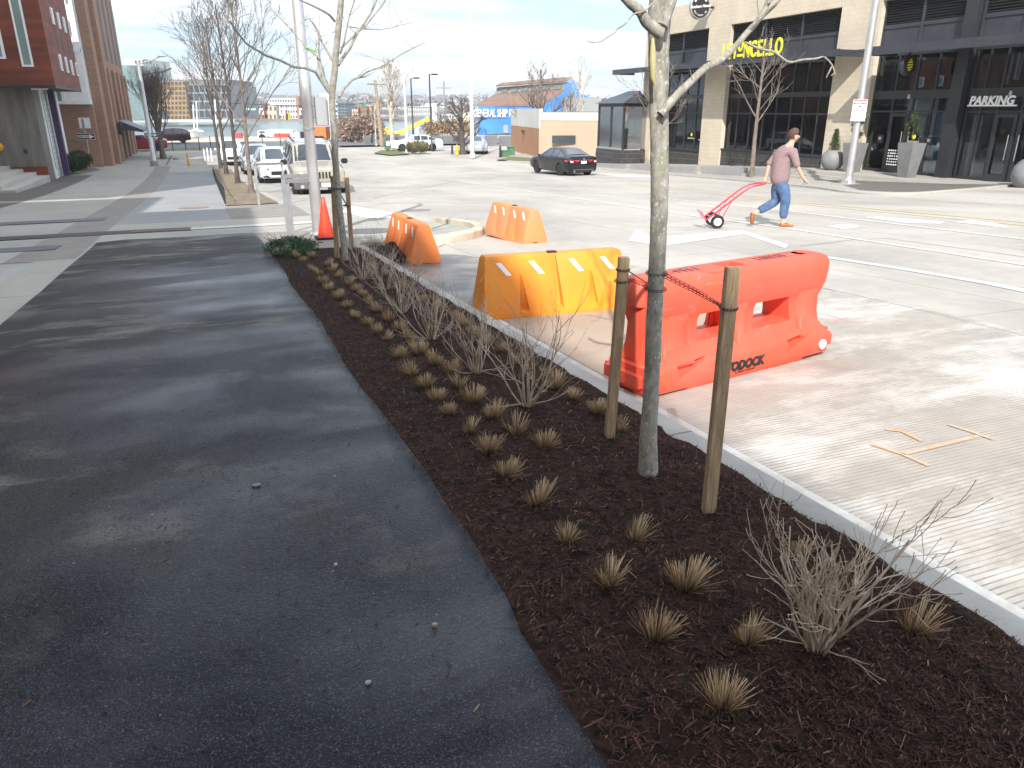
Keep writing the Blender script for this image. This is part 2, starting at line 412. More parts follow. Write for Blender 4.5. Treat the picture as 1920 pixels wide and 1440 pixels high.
# road
rect('road', 2.2, 75, -12, 79, RO, m_road)
rect('cross_street', -2.4, 2.2, 57.5, 79, RO-.004, m_road)
rect('cross_street', -40, -2.4, 69.5, 79, RO-.004, m_road)
rect('pavement', -40, -2.4, 57.5, 69.5, -.012, m_walk)
polysheet('new_road_slab', [(2.25,-4),(6.25,-4),(6.3,5.9),(5.3,8.6),(4.9,9.9),(2.25,9.9)], RO+.004, m_groove)
m_damp = M('damp_concrete', (.22,.195,.17), .45, 1.6, .5, c2=(.10,.095,.09), lo=.4, hi=.62, bump=.2, bsc=90)
m_tan = concrete('tan_concrete', (.40,.32,.25), .25)
polysheet('road_patch', [(2.45,4.1),(3.9,4.9),(5.0,6.6),(4.2,8.4),(2.45,8.8)], RO+.008, m_tan)
polysheet('damp_patch', smoothline([(2.31,7.2),(2.7,6.9),(3.2,7.4),(3.4,8.4),(3.7,9.8),(3.4,10.9),(2.31,11.4)], 4), RO+.012, m_damp)
rect('verge', -40, 13.5, 79, 85, -.09, m_grass)
rect('far_road', -40, 40, 85, 99, -.12, m_bluegrey)
m_sand = M('pale_gravel', (.50,.45,.37), .95, .8, .25)
rect('gravel_yard', -60, 60, 99, 118.5, -.10, m_sand)
# pavement, left
rect('pavement', -40, 2.2, -10, 57.5, -.012, m_walk)
rect('paver_band', -2.95, -2.02, 12.9, 56.5, -.006, m_paver)
rect('paver_verge', -9.6, -6.0, 18, 50, -.006, m_brown)
rect('grey_path', -2.02, .42, 18.9, 50.5, -.006, m_walk2)
rect('crossing_slab', -2.02, 2.3, 15.2, 18.9, -.004, m_walk)
rect('crossing_slab', -9, -2.95, 12.9, 15.9, -.004, m_slab)
rect('slab', -9, -1.93, -4, 12.6, -.004, m_slab)
polysheet('path_edge_strip', [(-2.55,-4),(-1.93,-4),(-1.93,12.9),(-2.55,12.9)], .0005, m_walk)
rect('trench_drain', -9, -.4, 16.6, 17.35, .003, m_dark)
rect('trench_grate', -1.55, -.42, 16.72, 17.2, .008, m_iron)
rect('painted_strip', -.42, 2.3, 16.72, 17.2, .006, m_worn_paint)
rect('dark_joint', -9, -2.4, 20.4, 21.3, .003, m_bluegrey)
rect('dark_joint', -9, -2.5, 14.4, 15.1, .003, m_bluegrey)
# black path: slightly crowned, with a ragged edge onto the bed
mb = MB(); xs = [-1.95,-1.5,-1.,-.5,0,.4,.7,.83]; Y = [ -1+ .35*i for i in range(47)]
rr = random.Random(5)
for y in Y:
    y = min(y, 15.3)
    e = .02*rr.random()-(.05 if y < 1.8 else 0)
    for i, x in enumerate(xs):
        if i == len(xs)-1: x = x+e-(.08*max(0, (y-11)/4))
        mb.v.append((x, y, zg(y)+(.002 if i == len(xs)-1 else .03 if 0 < i else .004)+.004*sin(x*3+y*1.7)))
n = len(xs)
for j in range(len(Y)-1):
    for i in range(n-1): a = j*n+i; mb.f.append((a,a+1,a+n+1,a+n))
o = mb.build('asphalt_path', m_asph, smooth=60); o['kind'] = 'structure'
# kerbs
kerb('kerb', [(2.14,-4),(2.14,13.0)], .165, .012, -.25, m_kerb)
rect('gutter', 2.29, 2.44, -4, 13.0, RO+.008, concrete('gutter_concrete', (.52,.50,.46), .3, (0,3.05), sc=2, white=.8))
# flared platform at the crossing and its kerb
fl = smoothline([(2.31,12.5),(3.0,12.3),(3.8,12.55),(4.55,13.3),(4.75,14.4),(4.4,15.6)], 4)
polysheet('kerb_flare', [(2.15,12.95)]+[tuple(p) for p in fl]+[(4.0,17.),(2.2,18.5)], -.004, m_walk)
kerb('kerb', fl, .19, .09, -.25, M('cream_kerb', (.55,.50,.40), .85, 3, .3))
polysheet('paver_crossing', [(.62,11.75),(2.14,11.75),(2.3,15.2),(.62,15.3)], .001, m_paver)
rect('paver_crossing', .42, 2.3, 18.9, 23.6, -.001, m_paver)
# bed beyond the crossing
polysheet('far_planting_bed', [(.45,23.9),(1.95,23.9),(1.75,36),(1.55,52),(.45,52)], .012, m_dirt)
kerb('kerb', [(1.98,23.9),(1.78,36),(1.58,54),(1.2,57)], .17, .02, -.25, m_kerb)
polysheet('parking_lane', [(2.15,24.2),(4.9,24.2),(4.9,56.5),(1.76,56.5)], RO+.004, concrete('lane_concrete', (.38,.37,.35), .25, (0,4.6)))
kerb('kerb', [(1.2,57.5),(-2.3,57.5),(-2.3,69.5),(-40,69.5)], .17, .003, -.25, m_kerb)
# road markings
def W(*px): return [tuple(at(x, y, RO)[:2]) for x, y in px]
ribbon('lane_line', W((700,322),(858,338),(1080,372),(1300,405)), .13, RO+.006, m_worn_paint)
ribbon('lane_line', W((1300,405),(1487,430),(1700,463),(1920,497),(2100,528)), .13, RO+.006, m_worn_paint)
ribbon('lane_line', W((1000,352),(1240,372),(1477,396),(1700,423),(1920,449),(2100,472)), .12, RO+.006, m_worn_paint)
ribbon('faded_lane_line', W((1545,482),(1700,506),(1850,532),(1950,552)), .16, RO+.006, m_blue_paint)
ribbon('centre_line', W((1180,344),(1350,360),(1500,379),(1700,397),(1920,417),(2100,436)), .13, RO+.006, m_yellow_paint)
ribbon('centre_line', W((1180,347),(1350,364),(1500,383),(1700,402),(1920,422.5),(2100,442)), .12, RO+.006, m_yellow_paint)
ribbon('lane_line', W((700,300),(900,309),(1010,316)), .12, RO+.006, m_worn_paint)
for q in (((1178,452),(1193,431),(1226,446),(1390,432),(1478,460),(1472,466),(1395,440),(1240,462)),
          ((1552,425),(1578,421),(1612,423),(1606,428),(1580,430)),
          ((1620,408),(1650,407),(1770,416),(1765,420),(1700,419)),
          ((1785,417),(1812,414),(1850,415),(1890,425),(1885,428),(1830,421)),
          ((1115,324),(1230,330),(1235,333),(1160,331)), ((640,398),(655,386),(780,406),(700,412))):
    polysheet('painted_arrow', W(*q), RO+.006, m_white_paint)
m_joint_shadow = M('joint_and_shadow_grey', (.15,.14,.13), .8, 30, .4, c2=(.32,.30,.28))
def joint_shadow(*px, w=.018): ribbon('road_joint_and_shadow', W(*px), w, RO+.005, m_joint_shadow)  # dark strokes: road joints, plus one painted pole shadow
joint_shadow((1536,540),(1700,577),(1920,631),(2000,650), w=.014)
joint_shadow((1500,462),(1600,450),(1660,447),(1780,463),(1920,482), w=.02)
joint_shadow((1670,370),(1800,380),(1960,388), w=.03)
joint_shadow((700,372),(770,357),(858,339), w=.04); joint_shadow((905,440),(850,452),(810,468), w=.03)  # the first stroke paints a lamp pole's cast shadow on the road
for q in (((1632,838),(1692,856),(1740,877)),((1692,857),(1765,838),(1834,822)),((1778,799),(1822,815),(1862,830)),((1660,808),(1690,812),(1728,832))):
    ribbon('utility_mark', W(*q), .028, RO+.009, m_orange_spray)
for q in (((1548,592),(1615,608)),((1555,605),(1590,597)),((840,380),(885,388)),((1300,360),(1345,361))):
    ribbon('utility_mark', W(*q), .02, RO+.006, m_pink_spray)
def disc(name, px, py, r, off, mat, sy=1.):
    c = at(px, py, off); return polysheet(name, [(c.x+r*cos(a*pi/12), c.y+r*sy*sin(a*pi/12)) for a in range(24)], off, mat)
disc('manhole_cover', 780, 394, .40, RO+.006, m_damp)
disc('manhole_cover', 363, 389, .42, -.004+.006, M('rusty_cover', (.30,.20,.16), .8, 12, .3))
disc('damp_stain', 690, 433, .5, .002, m_bluegrey)
# mulch bed
bedin = [(.80,0.2),(.84,2.1),(.82,3.1),(.82,4.4),(.84,6.9),(.84,9.5),(.76,13.0),(.9,13.8)]
mb = MB(); NXb, NYb = 30, 150; rr = random.Random(11)
from mathutils import noise as mn
def bedz(x, y):
    u = min(1, max(0, (x-.8)/1.35)); h = .012+.045*sin(pi*u)**.7
    return zg(y)+h+.018*mn.noise(Vector((x*5, y*5, 0)))+.010*mn.noise(Vector((x*17, y*17, 3)))
for j in range(NYb+1):
    y = .2+13.1*(j/NYb)
    for i in range(NXb+1):
        x = .71+1.45*i/NXb
        if y > 12.2: x = .71+1.45*i/NXb
        k = max(0, min(1, (.90-x)/.07)); z = bedz(x, y)*(1-k)+(zg(y)+.012)*k; mb.v.append((x, y, z-(.06 if y > 11.9 else 0)))
for j in range(NYb):
    for i in range(NXb): a = j*(NXb+1)+i; mb.f.append((a,a+1,a+NXb+2,a+NXb+1))
o = mb.build('mulch_bed', m_mulch, smooth=60); o['kind'] = 'structure'
m_chip = None
def chipmat():
    t = NT('bark_shreds'); oi = t.n('ShaderNodeNewGeometry')
    col = t.ramp(oi.outputs['Random Per Island'], [(0, (.012,.006,.004)), (.45, (.040,.018,.012)), (.8, (.080,.034,.022)), (.93, (.12,.055,.036)), (.985, (.14,.08,.05)), (1., (.26,.20,.15))])
    return t.bsdf(col, .82, 0, t.bump(t.noise(120, 3), .4, .003), .3)
mb = MB(); rr = random.Random(21)
def chip(x, y, z, L, wd, a, tilt):
    dx, dy = cos(a), sin(a); nx_, ny_ = -dy*wd/2, dx*wd/2; h = L*sin(tilt)/2; L2 = L*cos(tilt)/2; c = rr.uniform(-.25,.35)*L*.3
    mb.add([(x-dx*L2-nx_*.5, y-dy*L2-ny_*.5, z-h), (x-dx*L2+nx_*.5, y-dy*L2+ny_*.5, z-h), (x+nx_, y+ny_, z+c*.4+.002), (x-nx_, y-ny_, z+c*.4),
            (x+dx*L2+nx_*.4, y+dy*L2+ny_*.4, z+h), (x+dx*L2-nx_*.4, y+dy*L2-ny_*.4, z+h)], [(0,1,2,3),(3,2,4,5)])
for k in range(85000):
    u = rr.random(); y = .55+11.2*u**2.1; x = rr.uniform(.77, 2.15)-(abs(rr.gauss(0,.05)) if rr.random() < .12 else 0)
    big = 1+.35*u
    L_ = rr.lognormvariate(-4.05, .5)*big; L_ = min(L_, .09); L_ *= (2.2 if rr.random() < .012 else 1)
    chip(x, y, max(bedz(x, y), zg(y)+.034+.004*sin(x*3+y*1.7) if x < .85 else -9)+rr.uniform(.0, .014), L_, rr.uniform(.0018, .0048)*big, rr.uniform(0, pi), rr.gauss(0, .35))
o = mb.build('mulch_shreds', chipmat(), fix=False); tag(o, 'dark brown shredded bark mulch covering the planting bed', 'mulch', kind='stuff')
# bits of bark and grit strewn on the black path
mb = MB()
for k in range(1500):
    c = rr.choice([(.45,2.2),(.0,3.2),(-.4,2.9),(.5,5.),(.1,4.6),(-1,5.2),(.6,1.6),(0,1.6),(.3,3.8),(-.3,2.1)]) ; x = rr.gauss(c[0], .45); y = rr.gauss(c[1], .9)
    if not (-1.9 < x < .8 and .6 < y < 14): continue
    chip(x, y, zg(y)+.037+.004*sin(x*3+y*1.7), rr.uniform(.006,.035), rr.uniform(.002,.005), rr.uniform(0,pi), rr.gauss(0,.1))
o = mb.build('path_litter', chipmat(), fix=False); tag(o, 'scattered bark scraps and grit lying on the black path', 'litter', kind='stuff')
for (px, py, r, nm, lb, col) in ((480,909,.022,'paper_scrap','grey-brown flattened scrap on the black path, left of the wet stain',(.20,.19,.165)),
        (629,1057,.007,'pebble','small pale pebble on the black path near the photo centre',(.42,.40,.36)),
        (690,1278,.009,'paper_scrap','tiny pale crumpled scrap low on the black path',(.36,.34,.28)),
        (815,1170,.010,'wood_chip','tan wood chip lying alone on the black path',(.35,.25,.15)),
        (1195,1192,.006,'pebble','white pebble in the mulch between two grass tufts',(.6,.6,.58)),
        (1348,1243,.007,'pebble','white pebble in the mulch above the lowest grass tuft',(.65,.63,.6))):
    c = at(px, py, .04); mb = MB(); n = 7
    top = [(c.x+r*rr.uniform(.7,1.2)*cos(2*pi*k/n), c.y+.55*r*rr.uniform(.7,1.2)*sin(2*pi*k/n), c.z-.006) for k in range(n)]
    mb.prism(top, (0,0,.008)); tag(mb.build(nm, M(nm+'_mat', col, .8, 50, .3), smooth=50), lb, 'debris')
# ---------------------------------------------------------------- helpers for solids
def evaluated(o):
    dg = bpy.context.evaluated_depsgraph_get(); dg.update()
    me = bpy.data.meshes.new_from_object(o.evaluated_get(dg)); me.name = o.name; return me
def boolean(o, cut, op='DIFFERENCE'):
    cu = cut.build('cutter', m_dark); cu.parent = o.parent; md = o.modifiers.new('b', 'BOOLEAN'); md.object = cu; md.operation = op; md.solver = 'EXACT'
    me = evaluated(o); o.modifiers.clear(); o.data = me; bpy.data.objects.remove(cu)
def text(name, s, size, mat, M4, parent=None, ext=.004, align='CENTER', shear=0, sx=1, bold=0):
    cu = bpy.data.curves.new(name, 'FONT'); cu.body = s; cu.size = size; cu.extrude = ext; cu.align_x = align; cu.align_y = 'BOTTOM_BASELINE'; cu.shear = shear; cu.offset = bold
    cu.resolution_u = 3
    t = bpy.data.objects.new(name, cu); C.objects.link(t); me = evaluated(t); bpy.data.objects.remove(t)
    me.transform(M4 @ Matrix.Diagonal((sx,1,1,1))); me.materials.clear(); me.materials.append(mat)
    o = bpy.data.objects.new(name, me); C.objects.link(o)
    if parent: o.parent = parent
    return o
def frame(o, x, y):                           # matrix with local x, y axes and origin o
    x = Vector(x).normalized(); y = Vector(y); y = (y-x*y.dot(x)).normalized(); z = x.cross(y)
    return Matrix(((x.x,y.x,z.x,o[0]),(x.y,y.y,z.y,o[1]),(x.z,y.z,z.z,o[2]),(0,0,0,1)))
def plastic(name, c, c2, rough):
    t = NT(name); col = t.ramp(t.noise(2.4, 6, None, .6), [(.36, c2), (.62, c)])
    sc_ = t.ramp(t.noise(9, 7, t.mapv((.5,.5,2.2)), .75, .8), [(.60, 0.), (.70, .55)]); col = t.mix(sc_, col, tuple(min(1, x*.6+.22) for x in c))
    gr = t.ramp(t.noise(14, 5, t.mapv((1,1,.35)), .7), [(.60, 0.), (.72, .45)]); col = t.mix(gr, col, tuple(x*.45+.03 for x in c))
    return t.bsdf(col, rough, 0, t.bump(t.noise(35, 4), .25, .004), .4)
def bars(name, n, w_, h, gap, mat, M4, parent, ext=.001, seed=1):
    """a line of print too small to read: short strokes along local x"""
    r_ = random.Random(seed); m = MB(); x = -(n*w_+(n-1)*gap)/2
    for k in range(n):
        ww = w_*r_.uniform(.55, 1.); m.box(x, x+ww, 0, h, -ext, ext); x += w_+gap
    o = m.build(name, mat, parent); o.data.transform(M4); return o
m_orange = M('orange_plastic', (.80,.22,.05), .5, 3, .12, c2=(.80,.22,.04), bump=.15, bsc=30)
m_orange2 = M('faded_orange_plastic', (.86,.24,.07), .6, 2.2, .2, c2=(.66,.24,.12), bump=.2, bsc=25)
m_amber = M('amber_plastic', (.86,.30,.03), .45, 2.5, .1, c2=(.93,.31,.02), bump=.1, bsc=20)
m_red = M('red_orange_plastic', (.80,.10,.05), .5, 4, .18, c2=(.70,.15,.09), bump=.3, bsc=50, lo=.34, hi=.55)
m_strip = M('reflective_white', (.85,.85,.86), .35, 5, .05)
m_blackp = M('black_plastic', (.015,.015,.017), .5, 8, .3)
m_rub = M('black_rubber', (.02,.02,.02), .75, 8, .3)
m_steel = M('galvanised_steel', (.50,.51,.52), .42, 8, .15, metal=.7)
m_grey = M('grey_painted_metal', (.27,.28,.30), .5, 6, .12)
m_silver = M('silver_pole', (.58,.58,.59), .38, 2, .12, metal=.6)
m_orange = plastic('orange_plastic', (.80,.22,.05), (.72,.20,.06), .5); m_orange2 = plastic('faded_orange_plastic', (.80,.26,.09), (.66,.26,.14), .6)
m_amber = plastic('amber_plastic', (.86,.32,.03), (.84,.27,.03), .5); m_red = plastic('red_orange_plastic', (.80,.10,.05), (.70,.12,.075), .5)
# ---------------------------------------------------------------- orange barriers
def jersey(label, x, y, rz, mat, dirty=False):
    L_, Wb, Wt, H = 1.50, .46, .17, .58
    t = thing('plastic_barrier', label, 'road barrier', (x, y, zg(y)+RO+.008), rz, 'orange water filled barriers on the road')
    mb = MB(); lt = L_-.09
    P = []
    for L2, W2, z in ((L_, Wb, 0), (L_, Wb, .02), (L_-.01, Wb-.02, .13), (lt, Wt+.015, H-.03), (lt-.03, Wt-.02, H)):
        P.append([(-L2/2,-W2/2,z),(L2/2,-W2/2,z),(L2/2,W2/2,z),(-L2/2,W2/2,z)])
    for r in P: mb.v += r
    mb.f.append((3,2,1,0)); mb.f.append((16,17,18,19))
    for j in range(4):
        for k in range(4): mb.f.append((4*j+k, 4*j+(k+1)%4, 4*j+4+(k+1)%4, 4*j+4+k))
    body = mb.build('body', mat, t)
    c = MB()
    for s in (-1, 1):
        for u, top, wd in ((-.36,.40,.10),(.36,.40,.10),(0,.60,.09)):
            y0 = s*(Wb/2+.02); y1 = s*(.145 if u else .12); yt = s*(Wt/2+.015)
            # a leaning wedge: upright left side, sloping right side
            A = [(u-wd*.35, y0, .05), (u+wd*.65, y0, .05), (u+wd*.65, y1, .09), (u-wd*.35, y1, .09)]
            wz = (Wb-.02)/2*(1-(min(top,H-.03)-.13)/(H-.16))+(Wt+.015)/2*(min(top,H-.03)-.13)/(H-.16)
            T = [(u-.014, s*(wz+.03), top if u else H+.02), (u+.006, s*(wz+.03), top if u else H+.02), (u+.006, s*(wz-(.004 if u else .035)), top if u else H+.02), (u-.014, s*(wz-(.004 if u else .035)), top if u else H+.02)]
            n = len(c.v); c.v += A+T; c.f += [(n+3,n+2,n+1,n),(n+4,n+5,n+6,n+7)]+[(n+k, n+(k+1)%4, n+4+(k+1)%4, n+4+k) for k in range(4)]
    boolean(body, c)
    c = MB(); c.box(-L_/2-.1, -L_/2+.06, -.05, .05, -.02, .045); c.box(L_/2-.06, L_/2+.1, -.05, .05, -.02, .045); c.box(-.05,.05,-.04,.04,H-.02,H+.05); boolean(body, c)
    bm = bmesh.new(); bm.from_mesh(body.data); bmesh.ops.remove_doubles(bm, verts=bm.verts, dist=1e-5)
    bm.to_mesh(body.data); bm.free()
    bv = body.modifiers.new('bv', 'BEVEL'); bv.width = .009; bv.segments = 2; bv.limit_method = 'ANGLE'; bv.angle_limit = radians(32)
    me = evaluated(body); body.modifiers.clear(); body.data = me; me.shade_smooth(); me.set_sharp_from_angle(angle=radians(50))
    cp = MB(); cp.box(-.045,.045,-.035,.035,H-.02,H+.012); cp.build('fill_cap', m_blackp, t, bevel=.004)
    for s in (-1, 1):
        for u in (-.55,-.22,.19,.52):
            # strip on the sloping side
            def pt(uu, z):
                k = (z-.13)/(H-.16); w2 = (Wb-.02)/2*(1-k)+(Wt+.015)/2*k
                return (uu, s*(w2+.004), z)
            q = [pt(u-.05*s*-1*-1, .52), pt(u+.0*s, .52), pt(u+.10, .40), pt(u+.045, .40)]
            q = [pt(u-.055, .525), pt(u, .525), pt(u+.10, .405), pt(u+.045, .405)]
            if s > 0: q = [pt(u+.055, .525), pt(u, .525), pt(u-.10, .405), pt(u-.045, .405)]
            m = MB(); m.prism(q, (0, -s*.003, 0)); m.build('reflective_strip', m_strip, t)
    m = MB(); m.lathe([(.025,-.001),(.025,.012),(.012,.014)], (L_*.38, -Wb/2+.012, .09), 12, 'y'); m.build('drain_plug', m_strip, t)
    return t
jersey('amber orange barrier in front of the red barrier, beside the kerb', 3.04, 6.56, radians(-4.2), m_amber)
jersey('orange barrier with its narrow end facing the camera, beside the kerb and the black sheeting', 2.74, 10.95, radians(-88.5), m_orange)
jersey('farthest faded orange barrier, out in the road beyond the others', 5.0, 12.37, radians(-83.8), m_orange2)
# crumpled black sheeting by the kerb behind the end-on barrier
mb = MB(); rr = random.Random(9); nx, ny = 22, 8
for j in range(ny+1):
    for i in range(nx+1):
        u, v = i/nx, j/ny; yy = 10.35+2.2*u; xx = 2.30+.34*v*(.6+.4*sin(u*9))
        h = .16*max(0, sin(pi*v))*(.35+.65*abs(mn.noise(Vector((u*6, v*3, 1)))*2.2))*(1.6-u)
        mb.v.append((xx+.05*mn.noise(Vector((u*12, v*5, 8))), yy, zg(yy)+RO+.02+h+.02*mn.noise(Vector((u*25, v*12, 4)))))
for j in range(ny):
    for i in range(nx): a = j*(nx+1)+i; mb.f.append((a,a+1,a+nx+2,a+nx+1))
o = mb.build('black_sheeting', m_blackp); tag(o, 'crumpled black plastic sheeting between the kerb and the end-on orange barrier', 'sheeting')
# ---------------------------------------------------------------- red barrier
def red_barrier():
    A = Vector((2.47, 4.03)); B = Vector((4.22, 4.37)); c = (A+B)/2; d = (B-A).normalized(); H = .765; L_ = 1.80
    t = thing('plastic_barrier', 'large red-orange barrier with two through-holes, standing behind the near tree and stakes', 'road barrier', (c.x, c.y, zg(c.y)+RO+.008), math.atan2(d.y, d.x))
    t.rotation_euler[1] = -.0
    prof = [(.215,0),(.235,.03),(.24,.16),(.225,.20),(.15,.255),(.125,.33),(.118,.45),(.135,.50),(.158,.56),(.165,.66),(.16,.715),(.125,.755),(.05,.765)]
    ring = prof+[(-a, b) for a, b in prof[::-1]]
    mb = MB(); n = len(ring)
    st = [(-L_/2, .90, .0), (-L_/2+.02, .97, 0), (-L_/2+.06, 1, 0), (0,1,0), (L_/2-.06,1,0), (L_/2-.02,.97,0), (L_/2,.90,0)]
    for x, k, _ in st:
        for a, b in ring:
            # the upper rail is shorter than the base
            xx = x if b < .2 else x*(.955 if b < .5 else .965+.02*(b-.5)/.2)
            mb.v.append((xx, a*k, .383+(b-.383)*(k*.4+.6)))
    for i in range(len(st)-1):
        for j in range(n): mb.f.append((i*n+j, i*n+(j+1)%n, (i+1)*n+(j+1)%n, (i+1)*n+j))
    mb.f.append(tuple(range(n))); mb.f.append(tuple((len(st)-1)*n+j for j in range(n))[::-1])
    body = mb.build('body', m_red, t)
    def poly(mbx, pts, d): mbx.prism(pts, d)
    def cut(f):
        c = MB(); f(c); n0 = len(body.data.polygons); old = body.data.copy(); boolean(body, c)
        if len(body.data.polygons) < n0: body.data = old; print('boolean skipped')
    for x0 in (-.45, .11): cut(lambda c: c.prism([(x0,-.35,.30),(x0+.42,-.35,.30),(x0+.38,-.35,.485),(x0+.02,-.35,.485)], (0,.7,0)))   # through-holes
    for s in (-1, 1):
        for a, b_ in ((-.70,-.42),(.40,.68)):                     # lifting slots
            cut(lambda c: c.prism([(a, s*.18, .09),(b_ if a < 0 else b_, s*.18, .215),(a, s*.18, .195)], (0, s*.10, 0)))
    cut(lambda c: c.box(-.99,-.60,-.3,.3,-.05,.03)); cut(lambda c: c.box(.60,.99,-.3,.3,-.05,.03))
    cut(lambda c: c.lathe([(.05,.70),(.05,.80)], (.70,0,0), 14)); cut(lambda c: c.box(-.16,.03,-.075,.075,.70,.80))
    bv = body.modifiers.new('bv', 'BEVEL'); bv.width = .016; bv.segments = 3; bv.limit_method = 'ANGLE'; bv.angle_limit = radians(38)
    me = evaluated(body); body.modifiers.clear(); body.data = me; me.shade_smooth(); me.set_sharp_from_angle(angle=radians(60))
    # upright ribs on the sides between the holes and the ends
    for s in (-1, 1):
        for x0, w_ in ((-.66,.26),(-.0-.02,.13),(.70,.24)):
            m = MB(); m.prism([(x0-w_/2-.03, s*.10, .19), (x0-w_/2-.02, s*.215, .205), (x0+w_/2+.02, s*.215, .205), (x0+w_/2+.03, s*.10, .19)], (0,0,.002))
            m = MB()
            R = [[(x0-w_/2-k, s*.10, z), (x0-w_/2-k+.03, s*yy, z), (x0+w_/2+k-.03, s*yy, z), (x0+w_/2+k, s*.10, z)] for z, yy, k in ((.18,.222,.04),(.22,.205,.035),(.30,.165,.01),(.45,.148,0),(.53,.15,.01))]
            for r_ in R: m.v += r_
            for j in range(len(R)-1):
                for k in range(4): m.f.append((4*j+k, 4*j+(k+1)%4, 4*j+4+(k+1)%4, 4*j+4+k))
            m.f += [(3,2,1,0), tuple(4*(len(R)-1)+k for k in range(4))]
            m.build('rib', m_red, t, smooth=55, bevel=.012)
    # end hinges: rounded lugs
    for s in (-1, 1):
        m = MB(); m.lathe([(.055,0),(.062,.02),(.062,.18),(.045,.21)], (s*(L_/2-.02), -.10 if s < 0 else .10, 0), 14); m.build('hinge_lug', m_red, t, smooth=50)
        m = MB(); m.box(s*(L_/2-.05), s*(L_/2+.085), -.22, .22, .03, .20); m.build('end_block', m_red, t, smooth=50, bevel=.045)
        m = MB(); m.lathe([(.08,0),(.09,.03),(.085,.12),(.06,.155)], (s*(L_/2-.05), 0, .58), 14); m.build('hinge_knob', m_red, t, smooth=50)
    m = MB(); m.lathe([(.038,0),(.038,.012),(.03,.016)], (L_/2-.10, -.252, .10), 18, 'y'); pl = m.build('drain_plug', m_strip, t, smooth=40)
    text('lettering', 'YODOCK', .088, m_blackp, frame((-.055,-.2425,.07), (1,0,0), (0,0.06,1)), t, .002, shear=.12, bold=.006)
    bars('fine_print', 9, .018, .010, .006, m_blackp, frame((-.04,-.2415,.045), (1,0,0), (0,0,1)), t)
    # a scuffed pale scrape and the printed band on the rail top
    bars('rail_print', 6, .035, .075, .018, M('rail_print_ink', (.10,.04,.06), .6), frame((.38,-.04,.7665), (1,0,0), (.25,1,0)), t)
    bars('rail_print', 4, .035, .07, .02, M('rail_print_ink2', (.12,.05,.08), .6), frame((-.46,-.04,.7665), (1,0,0), (.25,1,0)), t, seed=3)
    return t
red_barrier()
# ---------------------------------------------------------------- traffic cone
c = at(612, 447, .01); t = thing('traffic_cone', 'red-orange traffic cone standing beside the grey hoop rail', 'traffic cone', (c.x, c.y, c.z))
m = MB(); m.box(-.19,.19,-.19,.19,0,.035); m.build('base', m_rub, t, bevel=.01)
m = MB(); m.lathe([(.155,.03),(.145,.06),(.10,.28),(.055,.55),(.028,.72),(.022,.725),(.02,.70)], n=28); m.build('cone', M('cone_vinyl', (.92,.075,.03), .4, 4, .1), t, smooth=50)
# ---------------------------------------------------------------- grey hoop rails
def hoop(label, pts, h, wd=.06, mat=m_grey, extra=()):
    a, b = [at(*p, .0) for p in pts]
    t = thing('hoop_rail', label, 'railing', tuple((a+b)/2), 0, 'grey hoop rails'); o0 = (a+b)/2
    a -= o0; b -= o0; d = (b-a).normalized()
    for p in (a, b): m = MB(); m.obox(p+Vector((0,0,-.05)), p+Vector((0,0,h)), wd, wd*.5); m.build('post', mat, t, bevel=.004)
    top = max(a.z, b.z)+h
    m = MB(); m.obox((a.x,a.y,a.z+h-.02)-d*wd/2 if False else Vector((a.x,a.y,a.z+h))-d*wd/2, Vector((b.x,b.y,b.z+h))+d*wd/2, wd*.6, wd); m.build('top_bar', mat, t, bevel=.004)
    return t
hoop('nearest grey hoop rail, beside the green juniper', ((541,437),(592,432)), 1.05, .07)
hoop('second grey hoop rail just left of the cone, overlapping the nearest one', ((549,447),(604,440)), 1.0, .07)
hoop('light grey hoop rail at the corner of the far tree bed', ((486,384),(536,378)), 1.15, .07, m_steel)
